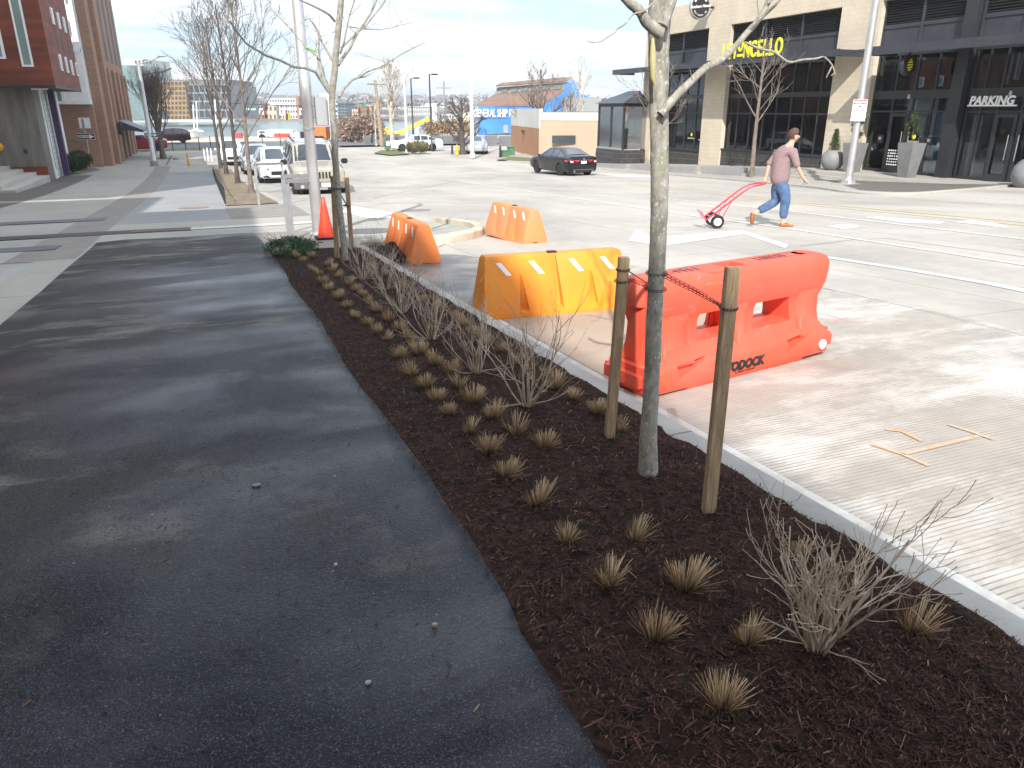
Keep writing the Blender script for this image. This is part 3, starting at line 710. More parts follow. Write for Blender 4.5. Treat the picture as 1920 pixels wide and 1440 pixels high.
# ---------------------------------------------------------------- clipped grass tufts
def grassmat():
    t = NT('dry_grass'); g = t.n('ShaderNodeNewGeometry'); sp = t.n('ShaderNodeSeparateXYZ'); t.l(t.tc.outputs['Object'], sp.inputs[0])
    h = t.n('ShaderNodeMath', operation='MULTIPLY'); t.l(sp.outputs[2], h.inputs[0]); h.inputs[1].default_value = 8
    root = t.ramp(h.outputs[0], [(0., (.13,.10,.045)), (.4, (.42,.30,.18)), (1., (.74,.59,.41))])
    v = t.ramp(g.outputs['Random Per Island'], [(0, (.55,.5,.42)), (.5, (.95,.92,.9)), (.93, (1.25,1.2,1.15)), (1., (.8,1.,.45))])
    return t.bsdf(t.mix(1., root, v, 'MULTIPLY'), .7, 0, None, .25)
m_tuft = grassmat()
def tuft_mesh(seed, r=.055, h=.125, n=150, skew=0, flop=.10):
    rr = random.Random(seed); m = MB()
    for k in range(n+14):
        stray = k >= n
        a = rr.uniform(0, 2*pi); q = rr.random()**.5; bx, by = q*r*.55*cos(a), q*r*.55*sin(a)
        lean = abs(q*.55+rr.gauss(0,flop)) if not stray else rr.uniform(.8,1.45)
        hh = h*rr.uniform(.72,1.1)*(1 if not stray else rr.uniform(.5,.95)); aa = a+rr.gauss(0,.35)
        hh *= 1+skew*cos(a)
        w_ = rr.uniform(.0011,.0021); px_, py_ = -sin(aa+1.2)*w_, cos(aa+1.2)*w_
        P = []
        for s in (0,.5,1):
            l2 = lean*(s**1.15); P.append((bx+cos(aa)*hh*sin(lean)*s, by+sin(aa)*hh*sin(lean)*s, hh*cos(lean)*s+.0))
        m.add([(P[0][0]-px_,P[0][1]-py_,P[0][2]-.01),(P[0][0]+px_,P[0][1]+py_,P[0][2]-.01),(P[1][0]-px_,P[1][1]-py_,P[1][2]),(P[1][0]+px_,P[1][1]+py_,P[1][2]),
               (P[2][0]-px_*.6,P[2][1]-py_*.6,P[2][2]),(P[2][0]+px_*.6,P[2][1]+py_*.6,P[2][2])], [(0,1,3,2),(2,3,5,4)])
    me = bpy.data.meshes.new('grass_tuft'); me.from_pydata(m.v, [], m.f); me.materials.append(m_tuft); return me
tufts = [tuft_mesh(k, rnd.uniform(.048,.07), rnd.uniform(.11,.15), int(rnd.uniform(70,190)), rnd.uniform(-.45,.5), rnd.choice((.1,.14,.25,.32))) for k in range(14)]
ORD = ['nearest','second','third','fourth','fifth','sixth','seventh','eighth','ninth','tenth','eleventh','twelfth','thirteenth','fourteenth','fifteenth','sixteenth','seventeenth','eighteenth','nineteenth','twentieth','twenty-first','twenty-second','twenty-third','twenty-fourth','twenty-fifth','twenty-sixth']
rowA = [(558,484),(567,491),(585,509),(599,518),(605,534),(616,548),(635,564),(650,578),(664,600),(688,613),(708,628),(725,643),(749,673),(772,705),(797,731),(820,753),(842,783),(878,815),(915,855),(948,896),(1007,952),(1060,1020),(1140,1108),(1228,1200),(1352,1335)]
rowB = [(586,487),(617,502),(624,512),(633,523),(655,537),(669,549),(680,561),(692,574),(708,588),(730,605),(749,624),(767,645),(786,667),(817,688),(845,705),(860,733),(888,760),(923,789),(967,820),(1019,845),(1188,1020),(1282,1115),(1397,1220)]
rowC = [(700,505),(725,520),(757,541),(793,568),(821,584),(850,596),(868,614),(886,628),(915,648),(941,664),(970,685),(1027,712),(1038,728),(1074,755),(1120,782),(1163,808),(1497,1042),(1712,1185)]
for row, desc in ((rowA, 'in the row beside the black path'), (rowB, 'in the middle row'), (rowC, 'in the row along the kerb')):
    row = row[::-1]
    for i, (px, py) in enumerate(row):
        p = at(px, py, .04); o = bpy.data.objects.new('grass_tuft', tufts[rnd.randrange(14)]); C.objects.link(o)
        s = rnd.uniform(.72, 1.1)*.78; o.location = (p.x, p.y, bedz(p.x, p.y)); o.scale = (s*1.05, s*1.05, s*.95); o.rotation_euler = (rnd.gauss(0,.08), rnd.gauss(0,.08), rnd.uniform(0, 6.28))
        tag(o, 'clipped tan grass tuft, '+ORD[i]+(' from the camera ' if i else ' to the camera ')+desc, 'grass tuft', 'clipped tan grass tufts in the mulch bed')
# ---------------------------------------------------------------- bare twiggy growth
def grow(m, p, d, length, r, depth, rr, nseg=5, up=.12, wander=.16, ns=5, kids=(2,3), spread=.6, minr=.0012, buds=False, first=.3):
    pts = [p]; rad = [r]; q = p.copy(); dd = d.normalized(); step = length/nseg
    for i in range(nseg):
        dd = (dd+Vector((rr.gauss(0,wander), rr.gauss(0,wander), rr.gauss(0,wander)+up))*.6).normalized()
        q = q+dd*step; pts.append(q.copy()); rad.append(max(minr, r*(1-.55*(i+1)/nseg)))
    m.tube(pts, rad, ns, cap=False)
    if buds and depth == 0: m.ball(pts[-1], r*1.5, r*1.5, r*2.4, 4, 3)
    if depth > 0:
        n = rr.randint(*kids)
        for k in range(n):
            f = first+(1-first)*(k+rr.random()*.8)/n; i = min(nseg-1, int(f*nseg)); u = f*nseg-i
            b = pts[i].lerp(pts[i+1], min(1,u)); bd = (pts[i+1]-pts[i]).normalized()
            sd = bd.cross(Vector((rr.gauss(0,1), rr.gauss(0,1), rr.gauss(0,1)))).normalized()
            nd = (bd*cos(spread)+sd*sin(spread)*rr.uniform(.7,1.2)).normalized()
            grow(m, b, nd, length*rr.uniform(.45,.75)*(1-.25*f), max(minr, rad[i]*rr.uniform(.5,.72)), depth-1, rr, max(3,nseg-1), up, wander, max(3,ns-1), kids, spread, minr, buds, first)
m_twig = M('pale_shrub_twigs', (.52,.44,.36), .8, 14, .3, c2=(.30,.22,.15), bump=.3, bsc=120)
def shrub(px, py, h, seed, label, stems=13, dz=1., r0=.0055, spread=.75):
    p = at(px, py, .04); rr = random.Random(seed); m = MB()
    for k in range(stems):
        a = 2*pi*k/stems+rr.uniform(-.3,.3); ln = rr.uniform(.15, spread)
        d = Vector((cos(a)*sin(ln), sin(a)*sin(ln), cos(ln)))
        grow(m, Vector((cos(a)*.025*rr.random(), sin(a)*.025*rr.random(), -.02)), d, h*rr.uniform(.7,1.)/max(.75, cos(ln)), r0*rr.uniform(.7,1.15), 2, rr, 8, .11, .20, 6, (2,4) if seed == 1 else (2,3), .6, .0011, True, .25)
    for k in range(4):
        a = rr.uniform(0,6.28); grow(m, Vector((0,0,.01)), Vector((cos(a),sin(a),.15)), h*.5, r0*.5, 1, rr, 6, .04, .2, 5, (1,3), .6, .0011, True)
    o = m.build('bare_shrub', m_twig, smooth=60, fix=False); o.location = (p.x, p.y, bedz(p.x, p.y)); o.rotation_euler[2] = rr.uniform(0,6)
    tag(o, label, 'shrub', 'bare twiggy shrubs in the mulch bed')
shrub(1530, 1232, .39, 1, 'nearest bare shrub with dense grey twigs, low right in the photo', 22, r0=.0055, spread=.58)
shrub(990, 768, .50, 2, 'tall straggly bare shrub with upright stems, second from the camera', 14)
shrub(895, 705, .46, 3, 'open bare shrub, third from the camera', 11)
shrub(808, 640, .46, 4, 'wide bowl-shaped bare shrub, fourth from the camera', 14, spread=.85)
shrub(755, 590, .50, 5, 'dense upright bare shrub, fifth from the camera', 15)
shrub(725, 545, .42, 14, 'bare shrub half hidden behind the fifth one', 9)
shrub(682, 527, .50, 6, 'farthest bare shrub, at the foot of the second street tree', 14)
# juniper
t = thing('juniper', 'low spreading green juniper at the end of the black path', 'shrub', tuple(at(545, 475, .02)))
def leafmat(name, c1, c2, c3=None):
    t = NT(name); g = t.n('ShaderNodeNewGeometry')
    col = t.ramp(g.outputs['Random Per Island'], [(0, c2), (.6, c1), (1., c3 or tuple(min(1,x*1.5) for x in c1))])
    p = t.bsdf(col, .65, 0, None, .3); return p
m_jun = leafmat('juniper_foliage', (.05,.11,.045), (.018,.045,.022), (.11,.19,.10))
m_bark = M('brown_bark', (.13,.10,.08), .9, 12, .4, bump=.5)
def foliage(m, c, R, n, size, rr, stretch=(1,1,1), flat=0):
    for k in range(n):
        v = Vector((rr.gauss(0,1), rr.gauss(0,1), rr.gauss(0,1))).normalized()*(rr.random()**.4)
        p = Vector((c[0]+v.x*R*stretch[0], c[1]+v.y*R*stretch[1], c[2]+v.z*R*stretch[2]))
        a = Vector((rr.gauss(0,1), rr.gauss(0,1), rr.gauss(0,1)+.4)).normalized(); b = a.cross(Vector((rr.gauss(0,1),rr.gauss(0,1),rr.gauss(0,1)))).normalized()
        s = size*rr.uniform(.6,1.4)
        m.add([p, p+a*s*.5+b*s*.22, p+a*s, p+a*s*.5-b*s*.22], [(0,1,2,3)])
m = MB(); rr = random.Random(31)
for k in range(60):
    a = rr.uniform(0, 2*pi); q = rr.random()**.5; c = (.42*q*cos(a)*.85, .62*q*sin(a), .06+.10*(1-q)+rr.uniform(0,.06))
    foliage(m, c, .10, 130, .026, rr, (1,1,.6))
m.build('foliage', m_jun, t, fix=False)
m = MB()
for k in range(8):
    a = k*.8; grow(m, Vector((0,0,0)), Vector((cos(a),sin(a),.3)), .45, .008, 1, rr)
m.build('branches', m_bark, t, fix=False)
# ---------------------------------------------------------------- near tree, stakes and ties
def barkmat():
    t = NT('lichen_bark'); v = t.mapv((1,1,.55))
    n = t.noise(28, 6, v, .65); base = t.ramp(n, [(.3, (.16,.15,.125)), (.5, (.30,.285,.25)), (.7, (.42,.40,.36))])
    vo = t.n('ShaderNodeTexVoronoi'); vo.inputs['Scale'].default_value = 75; t.l(v, vo.inputs['Vector'])
    sp_ = t.ramp(vo.outputs['Distance'], [(.22, 1.), (.36, 0.)]); sel = t.ramp(t.noise(26, 3), [(.48, 0.), (.56, 1.)])
    lic = t.mix(1., sp_, sel, 'MULTIPLY')
    col = t.mix(lic, base, (.52,.51,.46))
    g = t.ramp(t.noise(6, 4), [(.55, 0.), (.7, .5)]); col = t.mix(g, col, (.20,.22,.12))
    return t.bsdf(col, .85, 0, t.bump(n, .7, .006), .2)
m_lichen = barkmat()
m_scar = M('yellow_scar', (.46,.42,.22), .8, 8, .3)
D0 = fwd(at(1215, 897, .03))
def TP(px, py, D=None): return atD(px, py, D or D0)
b = at(1215, 900, .02); t = thing('street_tree', 'near street tree with a slim lichen-speckled trunk between two wooden stakes', 'tree', tuple(b))
def rel(v): return v-b
tp = [(1214,905,D0),(1217,800,D0),(1222,700,D0+.01),(1227,600,D0+.02),(1232,500,D0+.04),(1236,400,D0+.05),(1237,300,D0+.06),(1236,200,D0+.07),(1235,120,D0+.08),(1236,40,D0+.09),(1240,-40,D0+.1),(1250,-200,D0+.12),(1240,-480,D0+.05),(1255,-800,D0+.1)]
wpx = [44,33,31.5,31,31,31.5,32,33,35,39,38,30,18,10]
P = [rel(TP(*q)) for q in tp]
Rr = [w_*D0/1390/2*(1.02) for w_ in wpx]
m = MB(); path = []; rad = []
for i in range(len(P)-1):
    for k in range(4): path.append(P[i].lerp(P[i+1], k/4)+Vector((rnd.gauss(0,.0009), rnd.gauss(0,.0009), 0))); rad.append((Rr[i]*(1-k/4)+Rr[i+1]*k/4)*rnd.uniform(.97,1.03))
m.tube(path, rad, 18); m.build('trunk', m_lichen, t, smooth=70)
def limb(m, pts, w0, w1, seed=0, kids=True):
    Q = [rel(TP(x, y, D0+dd)) for x, y, dd in pts]; Q2 = []
    for i in range(len(Q)-1):
        a = Q[max(i-1,0)]; b_ = Q[i]; c_ = Q[i+1]; d_ = Q[min(i+2, len(Q)-1)]
        for k in range(4):
            s = k/4; Q2.append(.5*((2*b_)+(c_-a)*s+(2*a-5*b_+4*c_-d_)*s*s+(3*b_-a-3*c_+d_)*s**3))
    Q2.append(Q[-1]); n = len(Q2)
    m.tube(Q2, [(w0+(w1-w0)*i/(n-1))*D0/2780*rnd.uniform(.93,1.08) for i in range(n)], 9); return Q2
for k, (pts, w0, w1) in enumerate((
    ([(1238,215,.0),(1262,186,.02),(1290,158,.06),(1322,128,.10),(1352,112,.13),(1378,88,.16),(1400,62,.18),(1420,40,.2),(1440,5,.22),(1462,-60,.25),(1480,-180,.3)], 15, 9),
    ([(1240,62,.0),(1215,45,-.02),(1200,22,-.04),(1178,2,-.06),(1150,-30,-.08),(1120,-100,-.1)], 20, 13),
    ([(1240,50,.0),(1252,20,.02),(1262,-5,.03),(1290,-60,.1),(1330,-160,.2)], 22, 12),
    ([(1405,55,.18),(1420,40,.16),(1440,22,.14),(1460,2,.1),(1490,-40,.1)], 8, 4),
    ([(1240,-300,.08),(1180,-400,.0),(1120,-560,-.1)], 10, 4), ([(1245,-420,.08),(1310,-520,.1),(1350,-700,.2)], 9, 4))):
    m = MB(); Q = limb(m, pts, w0, w1); m.build('limb', m_lichen, t, smooth=70)
twg = MB()
for pts, w0, w1 in ((((1398,80,.17),(1425,92,.18),(1452,98,.2),(1478,116,.22),(1505,112,.24),(1530,110,.26),(1545,107,.27),(1560,122,.28),(1566,140,.28)), 5, 2.5),
    (((1560,124,.28),(1552,140,.28),(1549,146,.28)), 3, 2), (((1566,136,.28),(1558,142,.28)), 2.5, 1.5),
    (((1228,2,-.03),(1208,20,-.06),(1192,25,-.08),(1184,30,-.1),(1172,45,-.12),(1158,54,-.13),(1152,62,-.14),(1135,72,-.15),(1127,78,-.15),(1108,79,-.16),(1101,76,-.16)), 3, 1.6),
    (((1420,40,.2),(1422,20,.2),(1420,4,.2),(1424,-20,.2)), 3, 2), (((1300,150,.05),(1296,140,.05),(1293,128,.04)), 2, 1),
    (((1440,6,.2),(1452,-2,.2),(1475,-20,.2)), 3, 2)):
    twg = MB(); limb(twg, [tuple(q) for q in pts], w0, w1); twg.build('twig', m_lichen, t, smooth=70, fix=False)
rr = random.Random(4)
for x, y in ((1250,-300),(1300,-400),(1180,-500),(1260,-600),(1340,-250),(1140,-250),(1480,-200),(1240,-760)):
    twg = MB(); grow(twg, rel(TP(x, y, D0+.1)), Vector((rr.gauss(0,.6), rr.gauss(0,.6), .8)), .7, .007, 3, rr, 5, .05, .2, 4, (2,4), .7, .0015); twg.build('twig', m_lichen, t, smooth=70, fix=False)
m = MB(); Q = [rel(TP(x, y, D0-.02)) for x, y in ((1222,72),(1222,95),(1222,120),(1222,145),(1226,160))]
m.tube([q+Vector((-.003,-.012,0)) for q in Q], [.006,.011,.012,.010,.004], 8); m.build('scar', m_scar, t, smooth=60)
m_wood = NT('stake_wood')
def woodmat():
    t = NT('stake_wood'); v = t.mapv((9,9,1)); n = t.noise(7, 6, v, .7, .5)
    col = t.ramp(n, [(.3, (.20,.135,.085)), (.5, (.38,.27,.17)), (.7, (.50,.38,.25))])
    k = t.ramp(t.noise(9, 3, t.mapv((2,2,.5))), [(.62, 0.), (.68, .8)]); col = t.mix(k, col, (.06,.04,.03))
    return t.bsdf(col, .85, 0, t.bump(n, .6, .004), .2)
m_wood = woodmat()
def stake(label, foot, top, wd, D=None, grp='wooden stakes beside the near street tree'):
    a = at(*foot, .02); D_ = fwd(a) if D is None else D; q = atD(*top, D_)
    t = thing('tree_stake', label, 'stake', tuple(a), 0, grp)
    m = MB(); m.obox(Vector((0,0,-.1)), q-a, wd, wd*.9, up=(SY*.9,CY,0)); m.build('post', m_wood, t, bevel=.003)
    return a, q
sa = stake('left wooden stake beside the near street tree', (1141,832), (1170,482), .050)
sb = stake('right wooden stake beside the near street tree, with dark knots', (1327,972), (1374,501), .050)
m_tie = M('black_chain_tie', (.035,.032,.032), .5, 30, .3)
def chain(m, pts, w_=.008, n=14):
    pts = [Vector(p) for p in pts]
    for i in range(len(pts)-1):
        L_ = (pts[i+1]-pts[i]).length; k = max(1, int(L_/.026))
        for j in range(k):
            a = pts[i].lerp(pts[i+1], j/k); b_ = pts[i].lerp(pts[i+1], (j+.95)/k); d = (b_-a).normalized(); s = d.cross(Vector((SY,CY,0))).normalized()*w_*.45
            m.tube([a, a+s, b_+s, b_, b_-s, a-s, a], .0017, 4, cap=False)
def ringat(c, r, n=16, tilt=0, rx=1.): return [Vector((c[0]+r*rx*cos(2*pi*k/n), c[1]+r*sin(2*pi*k/n), c[2]+tilt*sin(2*pi*k/n))) for k in range(n+1)]
t = thing('tree_tie', 'black chain-link tie running from the left stake to the near trunk', 'tree tie', tuple(TP(1200,525)), 0, 'black ties on the near tree'); o0 = Vector(t.location)
Ds, Db = fwd(sa[0]), fwd(sb[0])
def chainpart(nm, pts): m = MB(); chain(m, pts); m.build(nm, m_tie, t, fix=False)
chainpart('loop', [p-o0 for p in ringat(atD(1168,505,Ds), .033)]); chainpart('loop', [p-o0 for p in ringat(atD(1165,527,Ds), .033)])
chainpart('chain', [atD(1178,508,Ds-.05)-o0, atD(1212,530,D0-.05)-o0]); chainpart('chain', [atD(1180,526,Ds-.05)-o0, atD(1215,540,D0-.05)-o0]); chainpart('loop', [p-o0 for p in ringat(atD(1230,542,D0), .044)])
t = thing('tree_tie', 'black chain-link tie running from the near trunk down to the right stake', 'tree tie', tuple(TP(1300,540)), 0, 'black ties on the near tree'); o0 = Vector(t.location)
chainpart('loop', [p-o0 for p in ringat(atD(1231,512,D0), .045)])
for dz in (0, 6): chainpart('chain', [atD(1243,512+dz,D0-.045)-o0, atD(1300,540+dz,(D0+Db)/2-.04)-o0, atD(1352,572+dz*.3,Db-.05)-o0])
chainpart('loop', [p-o0 for p in ringat(atD(1366,577,Db), .035)])
# ---------------------------------------------------------------- second street tree
D1 = fwd(at(648, 492, .03)); b = at(648, 494, .02); t = thing('street_tree', 'second street tree from the camera, staked, with green tape on a branch', 'tree', tuple(b))
def lim(m, pts, w0, w1, D=None, n=8):
    Q = [atD(x, y, (D or D1)+dd)-b for x, y, dd in pts]; k = len(Q)
    m.tube(Q, [(w0+(w1-w0)*i/(k-1))*(D or D1)/2780 for i in range(k)], n); return Q
m = MB(); lim(m, [(649,500,0),(645,460,0),(640,420,0),(635,380,0),(631,330,0),(628,290,0),(627,245,0),(624,220,0),(622,180,0),(627,140,0),(630,100,0),(634,60,0),(638,20,0),(641,-30,0),(645,-120,0),(650,-260,0)], 13, 9.5, n=12); m.build('trunk', m_lichen, t, smooth=70)
m = MB(); lim(m, [(645,-100,0),(650,-260,0),(648,-420,0)], 9, 4)
m.build('upper_trunk', m_lichen, t, smooth=70)
lim2 = [([(624,182,0),(608,160,0),(592,135,-.1),(575,128,-.2),(550,125,-.3),(525,113,-.4),(500,105,-.5),(480,93,-.6),(462,82,-.7),(445,60,-.8),(432,40,-.9)],6,2.2),
 ([(608,160,0),(598,125,.1),(595,105,.1),(575,90,.2),(550,60,.3),(530,38,.4),(508,17,.5)],5,2),
 ([(622,176,0),(611,150,.1),(605,130,.1),(600,112,.1),(598,95,.2),(598,70,.2),(594,55,.3),(580,35,.3)],4,2),
 ([(628,122,0),(616,100,.1),(604,80,.1),(598,62,.2),(594,52,.2),(585,40,.3)],4.5,2),
 ([(636,182,0),(645,166,.1),(660,150,.2),(672,145,.2),(690,134,.3),(712,126,.4),(727,118,.5),(750,103,.6),(775,90,.7),(797,80,.8)],4.5,1.8),
 ([(672,146,.2),(684,144,.3),(694,139,.3)],2.5,1.5),
 ([(634,122,0),(645,105,.1),(655,92,.1),(665,72,.2),(672,58,.2),(682,45,.3),(695,25,.4),(704,5,.4),(712,-20,.5)],6,3),
 ([(640,90,0),(650,80,.1),(668,62,.2),(686,48,.3),(700,30,.3),(715,12,.4),(726,-5,.5)],4,2.5),
 ([(638,100,0),(645,80,-.1),(648,62,-.1),(652,45,-.1),(655,30,-.1),(668,-10,-.2)],3.5,2),
 ([(628,40,0),(618,28,-.1),(605,20,-.2),(585,10,-.3),(563,0,-.4),(545,-15,-.4)],4,2.5),
 ([(655,50,.1),(680,54,.3),(710,56,.4),(735,52,.5),(755,46,.6),(775,42,.7)],2.2,1)]
for pts, w0, w1 in lim2: m = MB(); lim(m, pts, w0, w1); m.build('limb', m_lichen, t, smooth=70)
tw = MB(); rr = random.Random(8)
for pts, w0, w1 in lim2:
    for k in range(len(pts)//2):
        x, y, dd = pts[rr.randrange(2, len(pts))]; tw = MB(); grow(tw, atD(x, y, D1+dd)-b, Vector((rr.gauss(0,.7), rr.gauss(0,.5), rr.uniform(.1,.9))), rr.uniform(.2,.45), .0035, 1, rr, 5, .05, .2, 4, (0,2), .6, .0025); tw.build('twig', m_lichen, t, fix=False)
for k in range(10): tw = MB(); grow(tw, atD(645+rr.uniform(-3,3), -60-30*k, D1)-b, Vector((rr.gauss(0,.8), rr.gauss(0,.8), .5)), rr.uniform(.8,1.4), .012, 2, rr, 6, .04, .2, 4, (1,3), .6, .003); tw.build('twig', m_lichen, t, fix=False)
m = MB(); Q = [atD(x, y, D1-.02)-b for x, y in ((572,88),(582,92),(590,96),(597,98))]; m.tube(Q, [.02,.012,.012,.006], 6); m.build('flagging_tape', M('green_tape', (.20,.55,.12), .5), t)
g2 = 'wooden stakes beside the second street tree'
a1, q1 = stake('left wooden stake of the second street tree, behind the juniper', (632,489), (624,330), .062, None, g2)
a2, q2 = stake('right wooden stake of the second street tree', (660,470), (650,333), .062, None, g2)
t = thing('tree_tie', 'black tie round the second street tree and its two stakes', 'tree tie', tuple(atD(636,360,D1))); o0 = Vector(t.location)
m = MB(); m.tube([p-o0 for p in ringat(atD(632,353,D1), .075)], .009, 5); m.tube([p-o0 for p in ringat(atD(650,385,fwd(a2)), .05)], .009, 5)
m.tube([p-o0 for p in ringat(atD(625,356,fwd(a1)), .05)], .009, 5); m.tube([atD(636,360,D1)-o0, atD(650,384,fwd(a2))-o0], .009, 5); m.build('strap', m_tie, t, fix=False)
# ---------------------------------------------------------------- restaurant building (facade on the plane x = 26)
XF = 26.
def tan_brick():
    return brick_mat('cream_brick', (.64,.56,.44), (.59,.51,.40), (.50,.44,.35), .4, .2, .85, .012)
m_cream = tan_brick()
m_dkmetal = M('dark_metal', (.030,.032,.037), .45, 6, .2)
m_dkpanel = M('dark_panel', (.045,.050,.062), .4, 3, .15)
m_glass = glass_mat('shop_glass', (.75,.8,.8), .02)
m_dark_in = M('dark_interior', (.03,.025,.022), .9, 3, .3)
m_teal = M('teal_curtain', (.045,.19,.21), .8, 2, .3)
m_bluec = M('blue_curtain', (.20,.33,.45), .8, 2, .2)
m_block = brick_mat('dark_blocks', (.045,.043,.043), (.065,.062,.06), (.17,.16,.15), .62, .3, .7, .012)
B = thing('restaurant_building', 'cream brick restaurant building with black storefront windows and canopies across the street', 'building', (XF+7, 30, -1.2)); Bo = Vector(B.location)
def bb(name, boxes, mat, parent=None, bevel=0, **k):
    """boxes given in world coordinates, parented to the building"""
    m = MB()
    for x in boxes: m.box(*x)
    o = m.build(name, mat, parent or B, bevel=bevel, **k)
    me = o.data; p = parent
    off = Bo if (parent is None or parent == B) else None
    if off is not None: me.transform(Matrix.Translation(-off))
    return o
yl = 43.0
colA, colB = (34.8, 36.65), (25.15, 27.3)
bb('wall', [(XF, XF+16, 36.651, yl, 5.57, 6.95), (XF, XF+16, 6, 36.65, 5.57, 8.6),
            (XF, XF+.5, colA[0], colA[1], -1.6, 5.569), (XF, XF+.5, colB[0], colB[1], -1.6, 5.569), (XF, XF+16, 41.9, yl-.002, -1.9, 5.569),
            (XF+.5, XF+16, 6, 41.8, 5.4, 5.569), (XF+6, XF+6.2, 6, 41.8, -1.6, 5.39)], m_cream)
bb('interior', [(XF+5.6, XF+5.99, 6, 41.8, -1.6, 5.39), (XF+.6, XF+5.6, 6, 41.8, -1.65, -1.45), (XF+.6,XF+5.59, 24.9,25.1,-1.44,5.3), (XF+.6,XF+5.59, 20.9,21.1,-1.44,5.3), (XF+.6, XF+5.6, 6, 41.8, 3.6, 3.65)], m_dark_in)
# louvred bands over the bays
bays = [(36.65, 41.9, 2), (27.3, 34.8, 3), (21.45, 25.15, 2), (14.5, 20.75, 4)]
for y0, y1, nm in bays:
    R_ = XF+.28
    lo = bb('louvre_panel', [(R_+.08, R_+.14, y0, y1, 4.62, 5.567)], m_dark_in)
    m = MB(); n = 9
    for k in range(n):
        z = 4.70+k*.095; m.add([(R_-.05,y0,z),(R_-.05,y1,z),(R_+.05,y1,z+.05),(R_+.05,y0,z+.05),(R_-.05,y0,z+.012),(R_-.05,y1,z+.012),(R_+.05,y1,z+.062),(R_+.05,y0,z+.062)], [(0,1,2,3),(7,6,5,4),(0,4,5,1),(0,3,7,4),(1,5,6,2),(3,2,6,7)])
    o = m.build('louvre_slats', m_dkmetal, B); o.data.transform(Matrix.Translation(-Bo))
    bx = [(R_-.06, R_+.06, y0, y1, 4.52, 4.66), (R_-.02, R_+.1, y0, y1, 3.80, 4.52)]
    for k in range(nm+1):
        y = y0+(y1-y0)*k/nm; bx.append((R_-.08, R_+.03, y-.05, y+.05, 3.84, 5.56))
    bb('spandrel', bx, m_dkpanel)
bb('pillar', [(XF-.02, XF+.5, 20.85, 21.35, -1.6, 5.56)], m_dkmetal)
# storefront glazing
def glazing(y0, y1, z0, z1, ms, ts, floor=True, pane_off=.30):
    X = XF+pane_off
    f = [(X-.05, X+.05, y0, y0+.07, z0, z1), (X-.05, X+.05, y1-.07, y1, z0, z1), (X-.052, X+.052, y0+.07, y1-.07, z0, z0+.10), (X-.052, X+.052, y0+.07, y1-.07, z1-.1, z1)]
    for y in ms: f.append((X-.045, X+.045, y-.035, y+.035, z0+.1, z1-.1))
    for z, h in ts: f.append((X-.06, X+.048, y0+.07, y1-.07, z-h/2, z+h/2))
    fr = bb('window_frame', f, m_dkmetal); g = bb('glass', [(X-.004, X+.004, y0+.06, y1-.06, z0+.09, z1-.09)], m_glass); return fr
glazing(27.3, 34.8, -.55, 3.6, [28.2,29.1,30.0,31.0,31.9,32.9,33.9], [(2.15,.22),(1.3,.07)])
glazing(36.65, 41.9, -.75, 3.6, [37.6,38.6,39.6,40.6], [(2.15,.22),(1.3,.07)])
glazing(21.45, 25.15, -.93, 3.6, [22.25,23.15,24.1], [(2.05,.32),(1.42,.07)])
glazing(14.5, 20.75, -.93, 3.6, [15.6,16.6,17.6,18.65,19.55,20.2], [(2.05,.32),(1.42,.07)])
bb('plinth', [(XF+.1, XF+.4, 27.3, 34.8, -1.7, -.55), (XF+.1, XF+.4, 36.65, 41.9, -1.9, -.75)], m_block)
bb('sill', [(XF+.05, XF+.42, 27.3, 34.8, -.549, -.47)], m_dkmetal)
bb('sill', [(XF+.05, XF+.42, 36.65, 41.9, -.749, -.67)], m_dkmetal)
def curtain(y0, y1, z0, z1, mat, X=XF+.45):
    m = MB(); n = int((y1-y0)/.03)
    for i in range(n+1):
        y = y0+(y1-y0)*i/n; x = X+.05*sin(i*1.05)+.02*sin(i*.37)
        m.v += [(x-Bo.x, y-Bo.y, z0-Bo.z), (x-Bo.x, y-Bo.y, z1-Bo.z)]
    for i in range(n): m.f.append((2*i,2*i+2,2*i+3,2*i+1))
    return m.build('curtain', mat, B, smooth=60)
for y0, y1 in ((27.5,28.1),(29.3,29.8),(31.2,31.7),(32.1,32.6),(34.1,34.6),(36.8,37.3),(40.2,40.9),(30.2,30.4)): curtain(y0, y1, -.5, 1.9, m_teal)
for y0, y1 in ((21.6,22.15),(24.3,25.0)): curtain(y0, y1, -.9, 1.38, m_bluec, XF+.55)
curtain(20.25, 20.65, -.9, 1.3, M('pale_inner_wall', (.55,.58,.52), .8), XF+.6)
# double doors
def door(y0, y1, z0, z1, h):
    X = XF+.24; w_ = .11
    d = bb('door', [(X-.03, X+.02, y0, y0+w_, z0, z1), (X-.03, X+.02, y1-w_, y1, z0, z1), (X-.031, X+.021, y0+w_, y1-w_, z1-.13, z1), (X-.031, X+.021, y0+w_, y1-w_, z0, z0+.24)], m_dkmetal)
    m = MB(); yy = y0+.14 if h < 0 else y1-.14
    m.tube([(X-.09-Bo.x, yy-Bo.y, z0+.75-Bo.z), (X-.09-Bo.x, yy-Bo.y, z0+1.6-Bo.z)], .016, 8); m.build('handle', m_steel, d)
for a, b_, h in ((22.3,23.12,1),(23.18,24.05,-1)): door(a, b_, -.93, 1.36, h)
for a, b_, h in ((17.7,18.6,1),(18.7,19.5,-1)): door(a, b_, -.93, 1.36, h)
